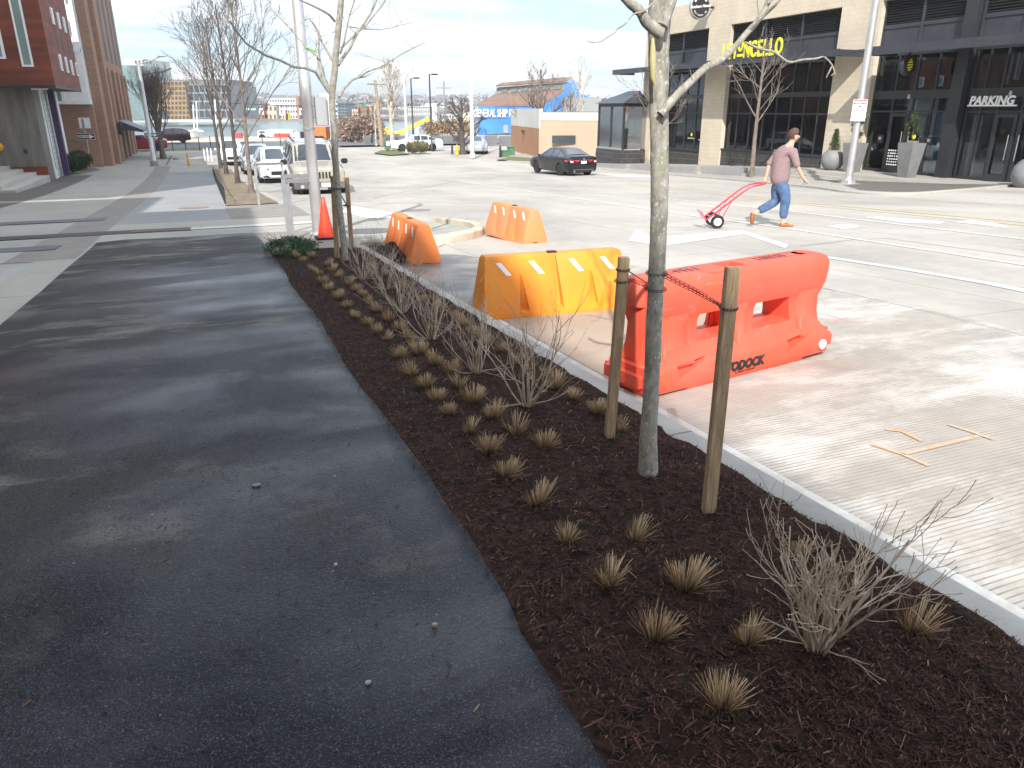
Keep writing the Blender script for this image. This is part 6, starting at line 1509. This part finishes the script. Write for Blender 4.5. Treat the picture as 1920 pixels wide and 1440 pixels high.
# hair: a cap that leaves the face free
bm = bmesh.new(); bmesh.ops.create_uvsphere(bm, u_segments=28, v_segments=18, radius=1)
Mx = Matrix.Translation(headc+hd*.024-fw*.014) @ Matrix.Rotation(math.atan2(fw.y, fw.x), 4, 'Z') @ Matrix.Diagonal((.100,.096,.112,1))
dl = []
for v in bm.verts:
    k = mn.noise(v.co*4)*.06; v.co *= 1+k
    if v.co.z < .05-.0*v.co.x and v.co.x > -.12: dl.append(v)
    elif v.co.x > .60 and v.co.z < .70: dl.append(v)
    elif v.co.z < -.62: dl.append(v)
bmesh.ops.delete(bm, geom=dl, context='VERTS'); bm.transform(Mx)
me = bpy.data.meshes.new('hair'); bm.to_mesh(me); bm.free(); me.materials.append(m_hair); me.shade_smooth()
o = bpy.data.objects.new('hair', me); C.objects.link(o); o.parent = PT; sd = o.modifiers.new('s','SOLIDIFY'); sd.thickness = .012; sd.offset = 1
# sweater
hem = J(1461,345)
SV = [J(1460.5,350), J(1463,325), chest, ubk, sR, eR, J(1489,312,-.21), sL, eL, J(1446,312,.155), J(1480,275)]
SE = [(0,1),(1,2),(2,3),(3,4),(4,5),(5,6),(3,7),(7,8),(8,9),(3,10)]
skin('sweater', SV, SE, [(.18,.20),(.178,.19),(.185,.19),(.16,.165),.090,.070,.064,.090,.070,.064,.075], m_sweater, PT, 2)
skin('collar', [J(1481,275), J(1484.5,269.5)], [(0,1)], [.076,.072], m_shirt, PT, 2)
skin('jeans', [J(1461.5,336), J(1462.5,346), hR+Vector((0,0,-.03)), kR, J(1467,395,-.08), J(1466,411,-.08), hL+Vector((0,0,-.03)), kL, J(1440,389,.095), J(1424,397,.09)],
     [(0,1),(1,2),(2,3),(3,4),(4,5),(1,6),(6,7),(7,8),(8,9)], [.15,.155,.128,.10,.086,.080,.128,.10,.086,.078], m_jeans, PT, 2)
for s_, pts in ((1, (J(1458,421,-.08), J(1466,420.5,-.08), J(1476,422,-.08), J(1485,423,-.08))), (2, (J(1413,398.5,.09), J(1414,404,.09), J(1412.5,413,.09), J(1413,422,.09)))):
    skin('shoe', pts, [(0,1),(1,2),(2,3)], [.045,.052,.048,.036], m_shoe, PT, 2)
for pts in ((J(1466.5,412,-.08), J(1466,416,-.08)), (J(1422,398.5,.09), J(1418,401,.09))): skin('sock', pts, [(0,1)], [.05,.048], m_whl, PT, 1)
m = MB(); m.obox(J(1503,340,-.215), J(1495.5,347.5,-.215), .05, .025); m.build('phone', m_grey, PT); 
# hand truck
tb = at(1339, 425, RO); HT = thing('hand_truck', 'red two-wheeled hand truck tilted behind the walking person', 'hand truck', tuple(tb)); m_redp = paint('red_enamel', (.55,.012,.04), .0)
def K(px, py, dep=0.): return atD(px, py, DP)-tb+nv*dep
for dep in (-.10, .20):
    m = MB(); m.tube([K(1321,412,dep), K(1350,390,dep), K(1372,373,dep), K(1392,358,dep), K(1403,351,dep), K(1412,347.5,dep), K(1424,345.5,dep), K(1433,343.5,dep*.6)], .017, 8); m.build('side_rail', m_redp, HT, smooth=60)
m = MB(); m.tube([K(1432,344,-.07), K(1436,342.5,.0), K(1436,342.5,.08), K(1432,344,.13)], .016, 8); m.build('grip', m_redp, HT, smooth=60)
for px, py in ((1330,405),(1352,388.5),(1376,370),(1402,351.5)):
    m = MB(); m.tube([K(px,py,-.10), K(px,py,.20)], .010, 6); m.build('crossbar', m_redp, HT)
m = MB(); m.prism([K(1321,412,-.12), K(1311,395,-.12), K(1311,395,.22), K(1321,412,.22)], K(1322.5,411.5)-K(1321,412)); m.build('toe_plate', m_redp, HT)
for dep in (-.16, .26):
    c_ = K(1341,413.5,dep); ax = nv; m = MB()
    rings = [(.075,-.03),(.115,-.035),(.128,-.018),(.128,.018),(.115,.035),(.075,.03)]; n = 24
    for r_, h_ in rings:
        for k in range(n): a = 2*pi*k/n; m.v.append(tuple(c_+fx*r_*cos(a)+fy*r_*sin(a)+nv*h_))
    for i in range(len(rings)-1):
        for k in range(n): m.f.append((i*n+k, i*n+(k+1)%n, (i+1)*n+(k+1)%n, (i+1)*n+k))
    w_ = m.build('wheel', m_tyre, HT, smooth=40); m = MB(); 
    for r_, h_ in ((.08,-.026),(.02,-.035),(.02,.035),(.08,.026)):
        for k in range(n): a = 2*pi*k/n; m.v.append(tuple(c_+fx*r_*cos(a)+fy*r_*sin(a)+nv*h_))
    for i in range(3):
        for k in range(n): m.f.append((i*n+k, i*n+(k+1)%n, (i+1)*n+(k+1)%n, (i+1)*n+k))
    m.build('hub', m_whfr, w_, smooth=40)
    m = MB(); m.tube([c_+fy*.0, K(1352,405,dep*.8), K(1368,377,dep*.75)], .008, 6); m.build('brace', m_redp, HT)
m = MB(); m.tube([K(1341,413.5,-.17), K(1341,413.5,.27)], .01, 6); m.build('axle', m_steel, HT)
# ---------------------------------------------------------------- background across the junction and the harbour
def fbox(t, name, mat, px0, px1, pyt, pyb, D, depth, e=0., parent=None, slant=0):
    """a block whose near face spans the given directions at distance D"""
    o0 = Vector(t.location); a = atD(px0, pyb, D); b_ = atD(px1, pyb, D); zt = atD((px0+px1)/2, pyt, D).z; zb_ = a.z
    n_ = Vector((SY,CY,0)); m = MB(); A = Vector((a.x,a.y,zb_))-n_*e-o0; B_ = Vector((b_.x,b_.y,zb_))-n_*e-o0; up = Vector((0,0,zt-zb_)); dd = n_*(depth+e)+fx*slant
    m.prism([A, B_, B_+up, A+up], dd); return m.build(name, mat, parent or t)
def fb(name, label, px0, px1, pyt, pyb, D, depth, mat, win=None, cat='building', roof=None, slant=0):
    c_ = atD((px0+px1)/2, pyb, D); t = thing(name, label, cat, tuple(c_)); fbox(t, 'wall', mat, px0, px1, pyt, pyb, D, depth, slant=slant)
    if win:
        nc, nr, fxr, fyr, wm, mg = win; first = None; o0 = Vector(t.location)
        w_, h = (px1-px0)/nc, (pyb-pyt)/nr
        for r in range(nr):
            for c2 in range(nc):
                x0 = px0+w_*(c2+.5-fxr/2); y0 = pyt+h*(r+.5-fyr/2)
                if first is None: first = fbox(t, 'window', wm, x0, x0+w_*fxr, y0, y0+h*fyr, D, .02, .12); ref = atD(x0, y0, D)
                else: o = first.copy(); C.objects.link(o); o.parent = t; o.location = atD(x0, y0, D)-ref
    if roof: fbox(t, 'roof', roof, px0-.6, px1+.6, pyt-1.2, pyt, D, depth, .4, slant=slant)
    return t
m_whwall = M('white_wall', (.62,.62,.60), .8, .2, .1); m_gwall = M('grey_wall', (.30,.31,.32), .8, .2, .15); m_bwall = M('far_brick', (.34,.16,.11), .85, .3, .2)
m_win = M('far_window', (.06,.075,.09), .2, .3, .3); m_tgl = M('tower_glass', (.16,.25,.27), .15, .6, .3, spec=.8); m_tan = M('tan_wall', (.47,.37,.27), .85, .3, .08)
m_blue = M('blue_shed_paint', (.05,.22,.62), .7, .3, .25); m_roofr = M('rusty_roof', (.24,.14,.10), .8, .4, .35, c2=(.17,.12,.10)); m_slate = M('grey_roof', (.18,.18,.19), .8, .3, .2)
m_ochre = M('sheathing_yellow', (.32,.22,.10), .8, .4, .2); m_obr = M('orange_brown_wall', (.42,.22,.12), .85, .4, .1)
# towers on the left horizon
t = fb('glass_tower', 'pale green glass tower on the left horizon, behind the street light', 238, 270, 122, 222, 300, 25, m_tgl, (5, 12, .55, .6, m_pane, 0))
t = fb('white_tower', 'white apartment tower with square windows beside the glass tower', 252, 286, 110, 222, 330, 25, m_whwall, (5, 9, .5, .5, m_win, 0))
t = fb('unfinished_block', 'office block under construction with yellow sheathing, behind the vase-shaped tree', 292, 356, 152, 225, 280, 30, m_ochre, (9, 8, .62, .6, M('dark_opening', (.09,.06,.05), .9), 0))
t = fb('glass_office_block', 'dark glass office block right of the unfinished one', 354, 436, 158, 222, 282, 30, m_gwall, (8, 4, .84, .8, m_win, 0))
fbox(t, 'roof_storey', m_slate, 310, 430, 149, 158, 284, 25)
fb('quay_wall', 'pale green-grey quay wall below the office blocks', 225, 440, 224, 229, 262, 6, M('quay_concrete', (.45,.47,.44), .9, .2, .2), None, 'wall')
fb('low_white_hall', 'low green-white waterfront hall left of the bare tree', 250, 292, 207, 226, 262, 10, m_pane)
# buildings across the water, middle
fb('brick_warehouse', 'red brick waterfront warehouse beyond the young trees', 455, 497, 195, 226, 395, 20, m_bwall, (6, 2, .5, .55, m_win, 0), roof=m_slate)
fb('pale_warehouse', 'pale warehouse with a pitched roof beside the brick one', 496, 520, 196, 226, 398, 20, M('buff_wall', (.60,.50,.38), .8, .2, .1), (3, 2, .4, .5, m_win, 0))
fb('white_office_block', 'long white office block with rows of square windows across the water', 505, 573, 184, 224, 402, 30, m_whwall, (14, 4, .5, .45, m_win, 0))
fb('brick_stair_tower', 'slim brick stair tower on the long white office block', 558, 563, 181, 222, 399, 10, m_bwall)
fb('grey_office_block', 'grey-blue office block right of the second street tree', 634, 652, 192, 220, 390, 20, M('slate_blue_wall', (.16,.20,.25), .4, .2, .2), (3, 5, .85, .6, m_win, 0))
fb('white_office_block', 'white office wing between the silver mast and the second street tree', 606, 634, 186, 222, 398, 20, m_whwall, (5, 4, .5, .45, m_win, 0))
fb('small_brick_house', 'small red brick building behind the yellow signals', 660, 672, 204, 217, 380, 15, m_bwall, (4, 2, .5, .6, m_whwall, 0))
fb('brick_terrace', 'brick terrace behind the right-hand yellow signal', 676, 698, 198, 220, 385, 15, m_bwall, (5, 3, .5, .5, m_win, 0), roof=m_whwall)
fb('dark_row', 'long dark low block on the far shore beside the pale tree', 700, 760, 205, 216, 386, 15, m_slate, (10, 1, .5, .4, m_win, 0))
fb('townhouse_row', 'row of grey and white townhouses on the far shore', 764, 808, 201, 218, 384, 15, m_gwall, (10, 2, .45, .5, m_whwall, 0), roof=m_whwall)
fb('white_silo', 'white storage block behind the yellow boom', 811, 820, 199, 229, 230, 12, m_whwall)
fb('cream_block', 'cream block behind the low spreading tree', 866, 884, 210, 240, 210, 12, M('cream_wall2', (.66,.60,.42), .8, .2, .1))
fb('white_block', 'white block behind the low spreading tree', 824, 858, 214, 232, 240, 12, m_whwall, (6, 2, .5, .4, m_win, 0))
# hillside houses
rr = random.Random(77); hp = [m_whwall, m_bwall, M('far_cream', (.55,.50,.42), .8), M('far_grey', (.36,.36,.37), .8), m_whwall]
hm = []
for k, mt in enumerate(hp):
    m = MB(); m.box(-4.5,4.5,-4,4,-4,5.2); me = m.build('tmp', mt); o_ = me; m2 = MB(); hm.append(me.data); bpy.data.objects.remove(o_)
rm = []
m = MB(); m.prism([(-5,-4.4,5.2),(-5,4.4,5.2),(-5,0,7.4)], (10,0,0)); o_ = m.build('tmp', m_slate); rm.append(o_.data); bpy.data.objects.remove(o_)
m = MB(); m.box(-4.6,4.6,-4.1,4.1,5.2,5.7); o_ = m.build('tmp', m_whwall); rm.append(o_.data); bpy.data.objects.remove(o_)
for k in range(230):
    D = rr.uniform(430, 1150); px = rr.uniform(395, 1000) if k < 190 else rr.uniform(225, 400)
    p = atD(px, 205, D); z = hillz(p.x, p.y); t = bpy.data.objects.new('hillside_house', rr.choice(hm)); C.objects.link(t); t.location = (p.x, p.y, z); t.rotation_euler[2] = -YAW+rr.gauss(0,.4)
    t.scale = (rr.uniform(.8,2.2), 1, rr.uniform(.7,1.25)); tag(t, 'tiny pale or brick house on the far hillside', 'house', 'tiny houses on the far hillside')
    r = bpy.data.objects.new('roof', rm[0] if rr.random() < .6 else rm[1]); C.objects.link(r); r.parent = t
m = MB()
for k in range(420):
    D = rr.uniform(420, 1250); px = rr.uniform(380, 1180); p = atD(px, 205, D); z = hillz(p.x, p.y); foliage(m, (p.x, p.y, z+4.5), 3.6, 16, 2.6, rr)
o = m.build('far_trees', leafmat('winter_treetops', (.11,.085,.07), (.06,.05,.045), (.17,.14,.12)), fix=False); tag(o, 'distant leafless treetops scattered over the far hillside', 'trees', kind='stuff')
# blue shed
D = 118.; BS = thing('blue_shed', 'long blue corrugated ship repair shed with a rusty raised roof', 'building', tuple(atD(990, 250, D)))
o0 = Vector(BS.location)
def S(px, py, D=D): return atD(px, py, D)-o0
def quad(t, name, mat, pts, d): m = MB(); m.prism(pts, d); return m.build(name, mat, t)
quad(BS, 'long_wall', m_blue, [S(896,250),S(1015,250),S(1015,199),S(896,199)], nv*.3)
quad(BS, 'gable_wall', m_blue, [S(1014,250,D-.3),S(1104,250,D-.3),S(1104,182,D-.3),S(1085,173,D-.3),S(1084,155,D-.3),S(1072,148,D-.3),S(1059,155,D-.3),S(1058,172,D-.3),S(1015,199,D-.3)], nv*.4)
m = MB(); A = S(895,199); Bq = S(1015,199,D-.2); T1 = S(930,179,D+14); T2 = S(1058,172,D+.0); m.add([A,Bq,T2,T1,A+Vector((0,0,.3)),Bq+Vector((0,0,.3)),T2+Vector((0,0,.3)),T1+Vector((0,0,.3))], [(3,2,1,0),(4,5,6,7),(0,1,5,4),(1,2,6,5),(2,3,7,6),(3,0,4,7)]); m.build('lower_roof', m_roofr, BS)
m = MB(); m.add([T1, T2, S(1059,154,D), S(931,164,D+14)], [(0,1,2,3)]); m.build('clerestory', M('weathered_siding', (.33,.29,.24), .85, 1, .3), BS)
for k in range(6):
    u0, u1 = .08+k*.155, .18+k*.155; L0 = lambda u, v: (T1.lerp(T2,u)).lerp(S(931,164,D+14).lerp(S(1059,154,D),u), v)-nv*.15
    m = MB(); m.prism([L0(u0,.3),L0(u1,.3),L0(u1,.75),L0(u0,.75)], -nv*.05); m.build('window', m_pane, BS)
m = MB(); a1, a2, a3, a4 = S(930,163,D+14), S(1060,154,D), S(1072,147,D), S(940,158,D+16); m.add([a1-nv*1,a2-nv*.6,a3,a4,a1-nv*1+Vector((0,0,.2)),a2-nv*.6+Vector((0,0,.2)),a3+Vector((0,0,.25)),a4+Vector((0,0,.25))], [(3,2,1,0),(4,5,6,7),(0,1,5,4),(1,2,6,5),(2,3,7,6),(3,0,4,7)]); m.build('upper_roof', m_roofr, BS)
cx = S(893,214,D-.25)
text('lettering', 'GENERAL SHIP REPAIR', 1.55, m_whl, frame(S(888,219,D-.3), fx, fy), BS, .03, 'LEFT', bold=.04, sx=.50)
quad(BS, 'door', m_gwall, [S(944,249,D-.35),S(953,249,D-.35),S(953,234,D-.35),S(944,234,D-.35)], nv*.1)
quad(BS, 'gable_window', m_pane, [S(1066,181,D-.5),S(1078,181,D-.5),S(1078,176,D-.5),S(1066,176,D-.5)], nv*.1)
fb('grey_clad_block', 'grey corrugated block in front of the blue gable', 1057, 1127, 183, 213, 100, 6, m_gwall)
fb('brick_block', 'distant red brick block with white-trimmed openings', 1132, 1180, 185, 214, 150, 12, m_bwall, (5, 1, .45, .15, m_whwall, 0))
# tan low building across the junction
D = 64.; TB = thing('low_tan_building', 'low tan building with an orange-brown wing and white fascia across the junction', 'building', tuple(atD(1060, 292, D))); o0 = Vector(TB.location)
g1, g2 = 296, 300
m = MB(); a, b_, c_ = S(958,280,74), S(1010,289,61), S(1172,292,58.5); bot = Vector((0,0,-1.))
def wall(name, mat, p, q, z0, z1, th=.3):
    n_ = (q-p).cross(Vector((0,0,1))).normalized()*-th; P0, Q0 = Vector((p.x,p.y,z0)), Vector((q.x,q.y,z0)); P1, Q1 = Vector((p.x,p.y,z1)), Vector((q.x,q.y,z1)); m = MB(); m.prism([P0,Q0,Q1,P1], n_); return m.build(name, mat, TB)
zA = S(1010,241,61).z; zT = S(1010,205,61).z-.1; zB = min(a.z,b_.z,c_.z)-.6
wall('side_wall', m_obr, a, b_, zB, zA); wall('fascia', m_whwall, a-nv*.05, b_-nv*.05, zA, zT+.15); wall('front_wall', m_tan, b_, c_, zB, S(1100,226,60).z); wall('front_fascia', m_whwall, b_-nv*.04, c_-nv*.04, S(1100,226,60).z, S(1100,211,60).z)
m = MB(); m.prism([Vector((p.x,p.y,S(1100,211,60).z-.05)) for p in (b_, c_, c_+nv*9, b_+nv*9, a)], Vector((0,0,.1))); m.build('roof', m_slate, TB)
quad(TB, 'window', m_win, [S(1035,268,60.2),S(1079,268,59.8),S(1079,254,59.8),S(1035,254,60.2)], -nv*.05)
quad(TB, 'wall_lamp', m_dkmetal, [S(980,252,67),S(982,252,67),S(983,244,67),S(976,243,67)], -nv*.2)
for i, (px, py, w_) in enumerate(((1120,272,5),)):
    pass
fb('timber_planter', 'long dark timber planter behind the black sedan', 1118, 1158, 284, 298, 52.5, .6, m_bark, None, 'planter'); fb('corten_planter', 'rusty planter box beside the patio shelter', 1137, 1159, 290, 302, 50.3, .7, m_rust, None, 'planter')
# boatyard: fence, mound, boom
fc = thing('screened_fence', 'grey screened fence along the boatyard', 'fence', tuple(atD(780, 272, 88))); m_screen = M('fence_screen', (.17,.18,.19), .8, .5, .3)
o0 = Vector(fc.location)
for k in range(9):
    x0, x1 = 683+k*21, 683+k*21+20.5; fbox(fc, 'screen_panel', m_screen, x0, x1, 254-.5*(k%3), 274, 88+.5*k, .1)
    fbox(fc, 'post', m_steel, x0-.6, x0+.4, 251, 275, 87.9+.5*k, .1)
for i, (x0, x1, yt) in enumerate(((893,909,255),(909,933,254),(935,958,255))): fb('screened_fence', ['pale','dark grey','dark grey and red'][i]+' fence panel in front of the blue shed', x0, x1, yt, 273, 82, .15, m_gwall if i == 0 else m_screen, None, 'fence')
m = MB(); rr = random.Random(12)
for k in range(150):
    px = rr.uniform(638, 716); D = rr.uniform(92, 112); p = atD(px, 262, D); hmax = .8+1.5*sin(pi*min(1,max(0,(px-600)/150)))
    foliage(m, (p.x, p.y, -2.1+rr.uniform(0,hmax)), .8, 60, .42, rr)
o = m.build('thicket', leafmat('brown_vines', (.27,.19,.15), (.18,.125,.10), (.38,.29,.23)), fix=False); tag(o, 'tangled brown leafless vines and brush over the boatyard mound', 'brush', kind='stuff')
m = MB()
for k in range(60):
    px = rr.uniform(800, 880); D = rr.uniform(90, 100); p = atD(px, 258, D); foliage(m, (p.x, p.y, -.5+rr.uniform(-.6,.3)), .6, 40, .35, rr)
o = m.build('brush', leafmat('rusty_brush', (.30,.20,.11), (.16,.11,.07)), fix=False); tag(o, 'rust-brown brush growing behind the grey fence', 'brush', kind='stuff')
m_ylw = M('machine_yellow', (.74,.55,.10), .6, 1, .12)
t = thing('crane', 'yellow crane with its boom lowered over the boatyard', 'crane', tuple(atD(735, 252, 96))); o0 = Vector(t.location)
quad(t, 'boom', m_ylw, [S(738,250,96),S(742,256,96),S(806,227,96),S(803,218,96)], nv*.6); quad(t, 'cab', m_ylw, [S(718,252,96),S(731,252,96),S(731,240,96),S(718,240,96)], nv*2); quad(t, 'jib', m_ylw, [S(735,251,95.5),S(756,252,95.5),S(760,247,95.5),S(737,246,95.5)], nv*.5)
for i, (x0, x1, yt, yb, D, mt, lb, nm) in enumerate(((787,798,219,242,130,m_blue,'blue boat hull behind the yellow boom','boat_hull'),(798,812,231,243,128,m_blue,'second blue hull right of the boom tip','boat_hull'),(778,786,238,250,105,m_whwall,'white sign board in the boatyard','sign_board'),(672,690,233,247,97,m_pane,'pale green tarpaulin heap on the mound','tarpaulin'),(895,912,240,253,96,m_blue,'blue tent at the corner of the shed','tent'))):
    t = thing(nm, lb, nm.replace('_',' '), tuple(atD((x0+x1)/2, yb, D))); o0 = Vector(t.location)
    quad(t, 'body', mt, [S(x0,yb,D),S(x1,yb,D),S(x1-(x1-x0)*.2,yt+2,D),S((x0+x1)/2,yt,D),S(x0+(x1-x0)*.15,yt+3,D)], nv*3)
# vehicles and things by the quay
def lorry(label, px0, px1, py, D, bodym, cabm, yt, ct, cat='truck'):
    c_ = atD((px0+px1)/2, py, D); t = thing('truck', label, cat, tuple(c_)); u = lambda f: px0+(px1-px0)*f
    fbox(t, 'load_body', bodym, u(.3), u(1), yt, py-3.5, D, 2.2); fbox(t, 'cab', cabm, u(0), u(.27), ct, py-2.5, D, 2.1); fbox(t, 'window', m_win, u(.03), u(.2), ct+1, ct+4, D, .02, .06); fbox(t, 'chassis', m_blackp, u(.02), u(.98), py-4, py-2.4, D, 1.9)
    o0 = Vector(t.location)
    for f in (.12,.62,.82):
        q = atD(u(f), py-1.8, D)-o0; m = MB(); n = 14
        for h_ in (-.1,.25):
            for k in range(n): a = 2*pi*k/n; m.v.append(tuple(q+fx*.5*cos(a)+fy*.5*sin(a)+nv*h_))
        m.f = [tuple(range(n)), tuple(range(n,2*n))]+[(k,(k+1)%n,n+(k+1)%n,n+k) for k in range(n)]; m.build('wheel', m_tyre, t)
lorry('white truck with a red side parked by the quay', 484, 550, 260, 108, m_whfr, m_whfr, 243, 245)
lorry('orange dump truck behind the silver mast', 564, 612, 264, 97, M('truck_orange', (.75,.20,.05), .6), m_blackp, 238, 247)
for i, (x0, x1, yt, yb, mt, lb) in enumerate(((514,542,250,258,M('barrier_red', (.70,.07,.05), .6),'red water barrier on the quay beside the white truck'),(440,453,249,259,M('barrier_red2', (.62,.06,.07), .6),'dark red barrier on the quay behind the young trees'),(548,560,248,257,m_whfr,'white jersey barrier on the quay'))):
    fb('quay_barrier', lb, x0, x1, yt, yb, 104, .6, mt, None, 'barrier')
t = fb('white_hut', 'small white booth on the quay beyond the bare tree', 343, 362, 246, 257, 104, 3, m_whfr, (1, 1, .35, .5, m_gwall, 0), roof=m_whfr)
t = thing('umbrella', 'white parasol beside the quay booth', 'parasol', tuple(atD(368, 258, 106))); o0 = Vector(t.location); m = MB(); q = S(368,242,106); m.lathe([(1.0,-.3),(.1,.1)], q, 10); m.build('canopy', m_whfr, t); m = MB(); m.tube([(0,0,0),q], .05, 5); m.build('pole', m_grey, t)
for i, (x, yb, yt) in enumerate(((325,283,262),(349,281,259),(375,283,256),(396,280,255),(493,275,248),(527,276,249),(553,274,245))):
    b = at(x, yb, 0); H = (atD(x, yt, fwd(b))-b).z; t = thing('fence_post', 'thin dark fence post on the grass verge, '+ORD[i].replace('nearest','first')+' from the left', 'post', tuple(b), 0, 'thin fence posts on the far verge'); m = MB(); m.tube([(0,0,0),(0,0,H)], .04, 6); m.build('post', m_dkmetal, t)
for i, (x, yb, yt) in enumerate(((363,256,196),(369,256,190),(404,250,186))):
    D = 150+i*5; p = atD(x, yb, D); t = thing('flag_mast', 'tall thin white mast on the quay, '+['first','second','third'][i]+' from the left', 'mast', tuple(p), 0, 'white masts on the quay'); m = MB(); m.tube([(0,0,-2),atD(x-1,yt,D)-p], .12, 6); m.build('pole', m_whfr, t)
# big wooden pile seen beside the silver mast
b = atD(577, 262, 90); t = thing('tall_pole', 'tall pale pole just left of the silver mast', 'pole', tuple(b)); m = MB(); m.tube([(0,0,-1),atD(570,166,90)-b], [.26,.16], 8); m.build('pole', M('pale_wood', (.45,.42,.38), .8), t)
# signals and signs over the junction
m_sgn = M('street_sign_green', (.03,.28,.20), .5); m_sigy = M('signal_yellow', (.80,.58,.03), .5)
D = 84.
t = thing('span_wire', 'thin wire strung over the junction carrying signals and signs', 'wire', tuple(atD(580, 198, D))); o0 = Vector(t.location); m = MB(); m.tube([S(430,193,D),S(500,197,D),S(580,199,D),S(650,197,D),S(714,190,D)], .03, 4); m.build('wire', m_dkmetal, t)
def hang(nm, lb, cat, x, y0, y1, w_, mat, extra=None, grp=None):
    t = thing(nm, lb, cat, tuple(atD(x, y1, D)), 0, grp); global_o = Vector(t.location)
    m = MB(); a = atD(x-w_/2, y1, D)-global_o; b_ = atD(x+w_/2, y1, D)-global_o; c_ = atD(x+w_/2, y0, D)-global_o; d_ = atD(x-w_/2, y0, D)-global_o; m.prism([a,b_,c_,d_], nv*(.3 if nm == 'traffic_signal' else .04)); m.build('housing' if nm == 'traffic_signal' else 'plate', mat, t)
    m = MB(); m.tube([(a+b_)/2+(d_-a), Vector(atD(x, 198, D))-global_o], .03, 4); m.build('hanger', m_dkmetal, t)
    if nm == 'traffic_signal':
        for k, cc in enumerate(((.35,.03,.02),(.12,.07,.02),(.02,.12,.05))):
            c2 = atD(x, y0+(y1-y0)*(.2+.3*k), D)-global_o-nv*.02; m = MB(); n = 10; m.v = [tuple(c2+fx*.14*cos(j*2*pi/n)+fy*.14*sin(j*2*pi/n)) for j in range(n)]+[tuple(c2+fx*.14*cos(j*2*pi/n)+fy*.14*sin(j*2*pi/n)-nv*.03) for j in range(n)]; m.f = [tuple(range(n)),tuple(range(n,2*n))]+[(k2,(k2+1)%n,n+(k2+1)%n,n+k2) for k2 in range(n)]; m.build('lens', M('signal_lens', cc, .3), t)
    if extra == 'arrow':
        p = lambda fx_, fz: atD(x+w_*fx_, y0+(y1-y0)*(1-fz), D-.08)-global_o
        m = MB(); m.prism([p(-.05,.15),p(.1,.15),p(.1,.6),p(-.15,.85),p(-.3,.6),p(-.2,.55),p(-.12,.68),p(-.05,.5)], -nv*.02); m.build('arrow', m_blackp, t)
    if extra == 'name':
        p = atD(x, y0+(y1-y0)*.75, D-.08)-global_o; bars('print_line', 6, .13, .2, .04, m_whl, frame(p, fx, fy), t, .003)
hang('traffic_signal', 'yellow traffic signal hanging left of the middle sign', 'traffic signal', 499, 214, 222, 5, m_sigy); hang('traffic_signal', 'yellow and black traffic signal beneath the hanging lane signs', 'traffic signal', 538, 212, 225, 8, m_sigy)
hang('traffic_signal', 'left one of the two yellow signals right of the second street tree', 'traffic signal', 674, 202, 214, 4.5, m_sigy); hang('traffic_signal', 'right one of the two yellow signals right of the second street tree', 'traffic signal', 690, 203, 216, 4.5, m_sigy)
hang('street_name_sign', 'green street name sign behind the young trees', 'sign', 471, 203, 208, 19, m_sgn, 'name'); hang('street_name_sign', 'green street name sign above the right-hand signals', 'sign', 681, 195, 200, 10, m_sgn)
for i, x in enumerate((490,528,565)): hang('lane_sign', 'white lane arrow sign over the junction, '+['left','middle','right'][i]+' one of three', 'sign', x, 203, 215, 8, m_whl, 'arrow', 'white lane arrow signs')
hang('banner_sign', 'small yellow and white banner sign near the utility pole', 'sign', 703, 196, 207, 4, m_sigy)

# ---------------------------------------------------------------- the air
mb = MB(); mb.box(-520, 1260, -75, 1720, -9, 40)
hz = NT('haze'); pv = hz.n('ShaderNodeVolumePrincipled'); pv.inputs['Color'].default_value = (.93,.95,1,1); pv.inputs['Density'].default_value = .0006; pv.inputs['Anisotropy'].default_value = .3
hz.l(pv.outputs[0], hz.out.inputs['Volume'])
o = mb.build('haze', hz.m); o['kind'] = 'stuff'
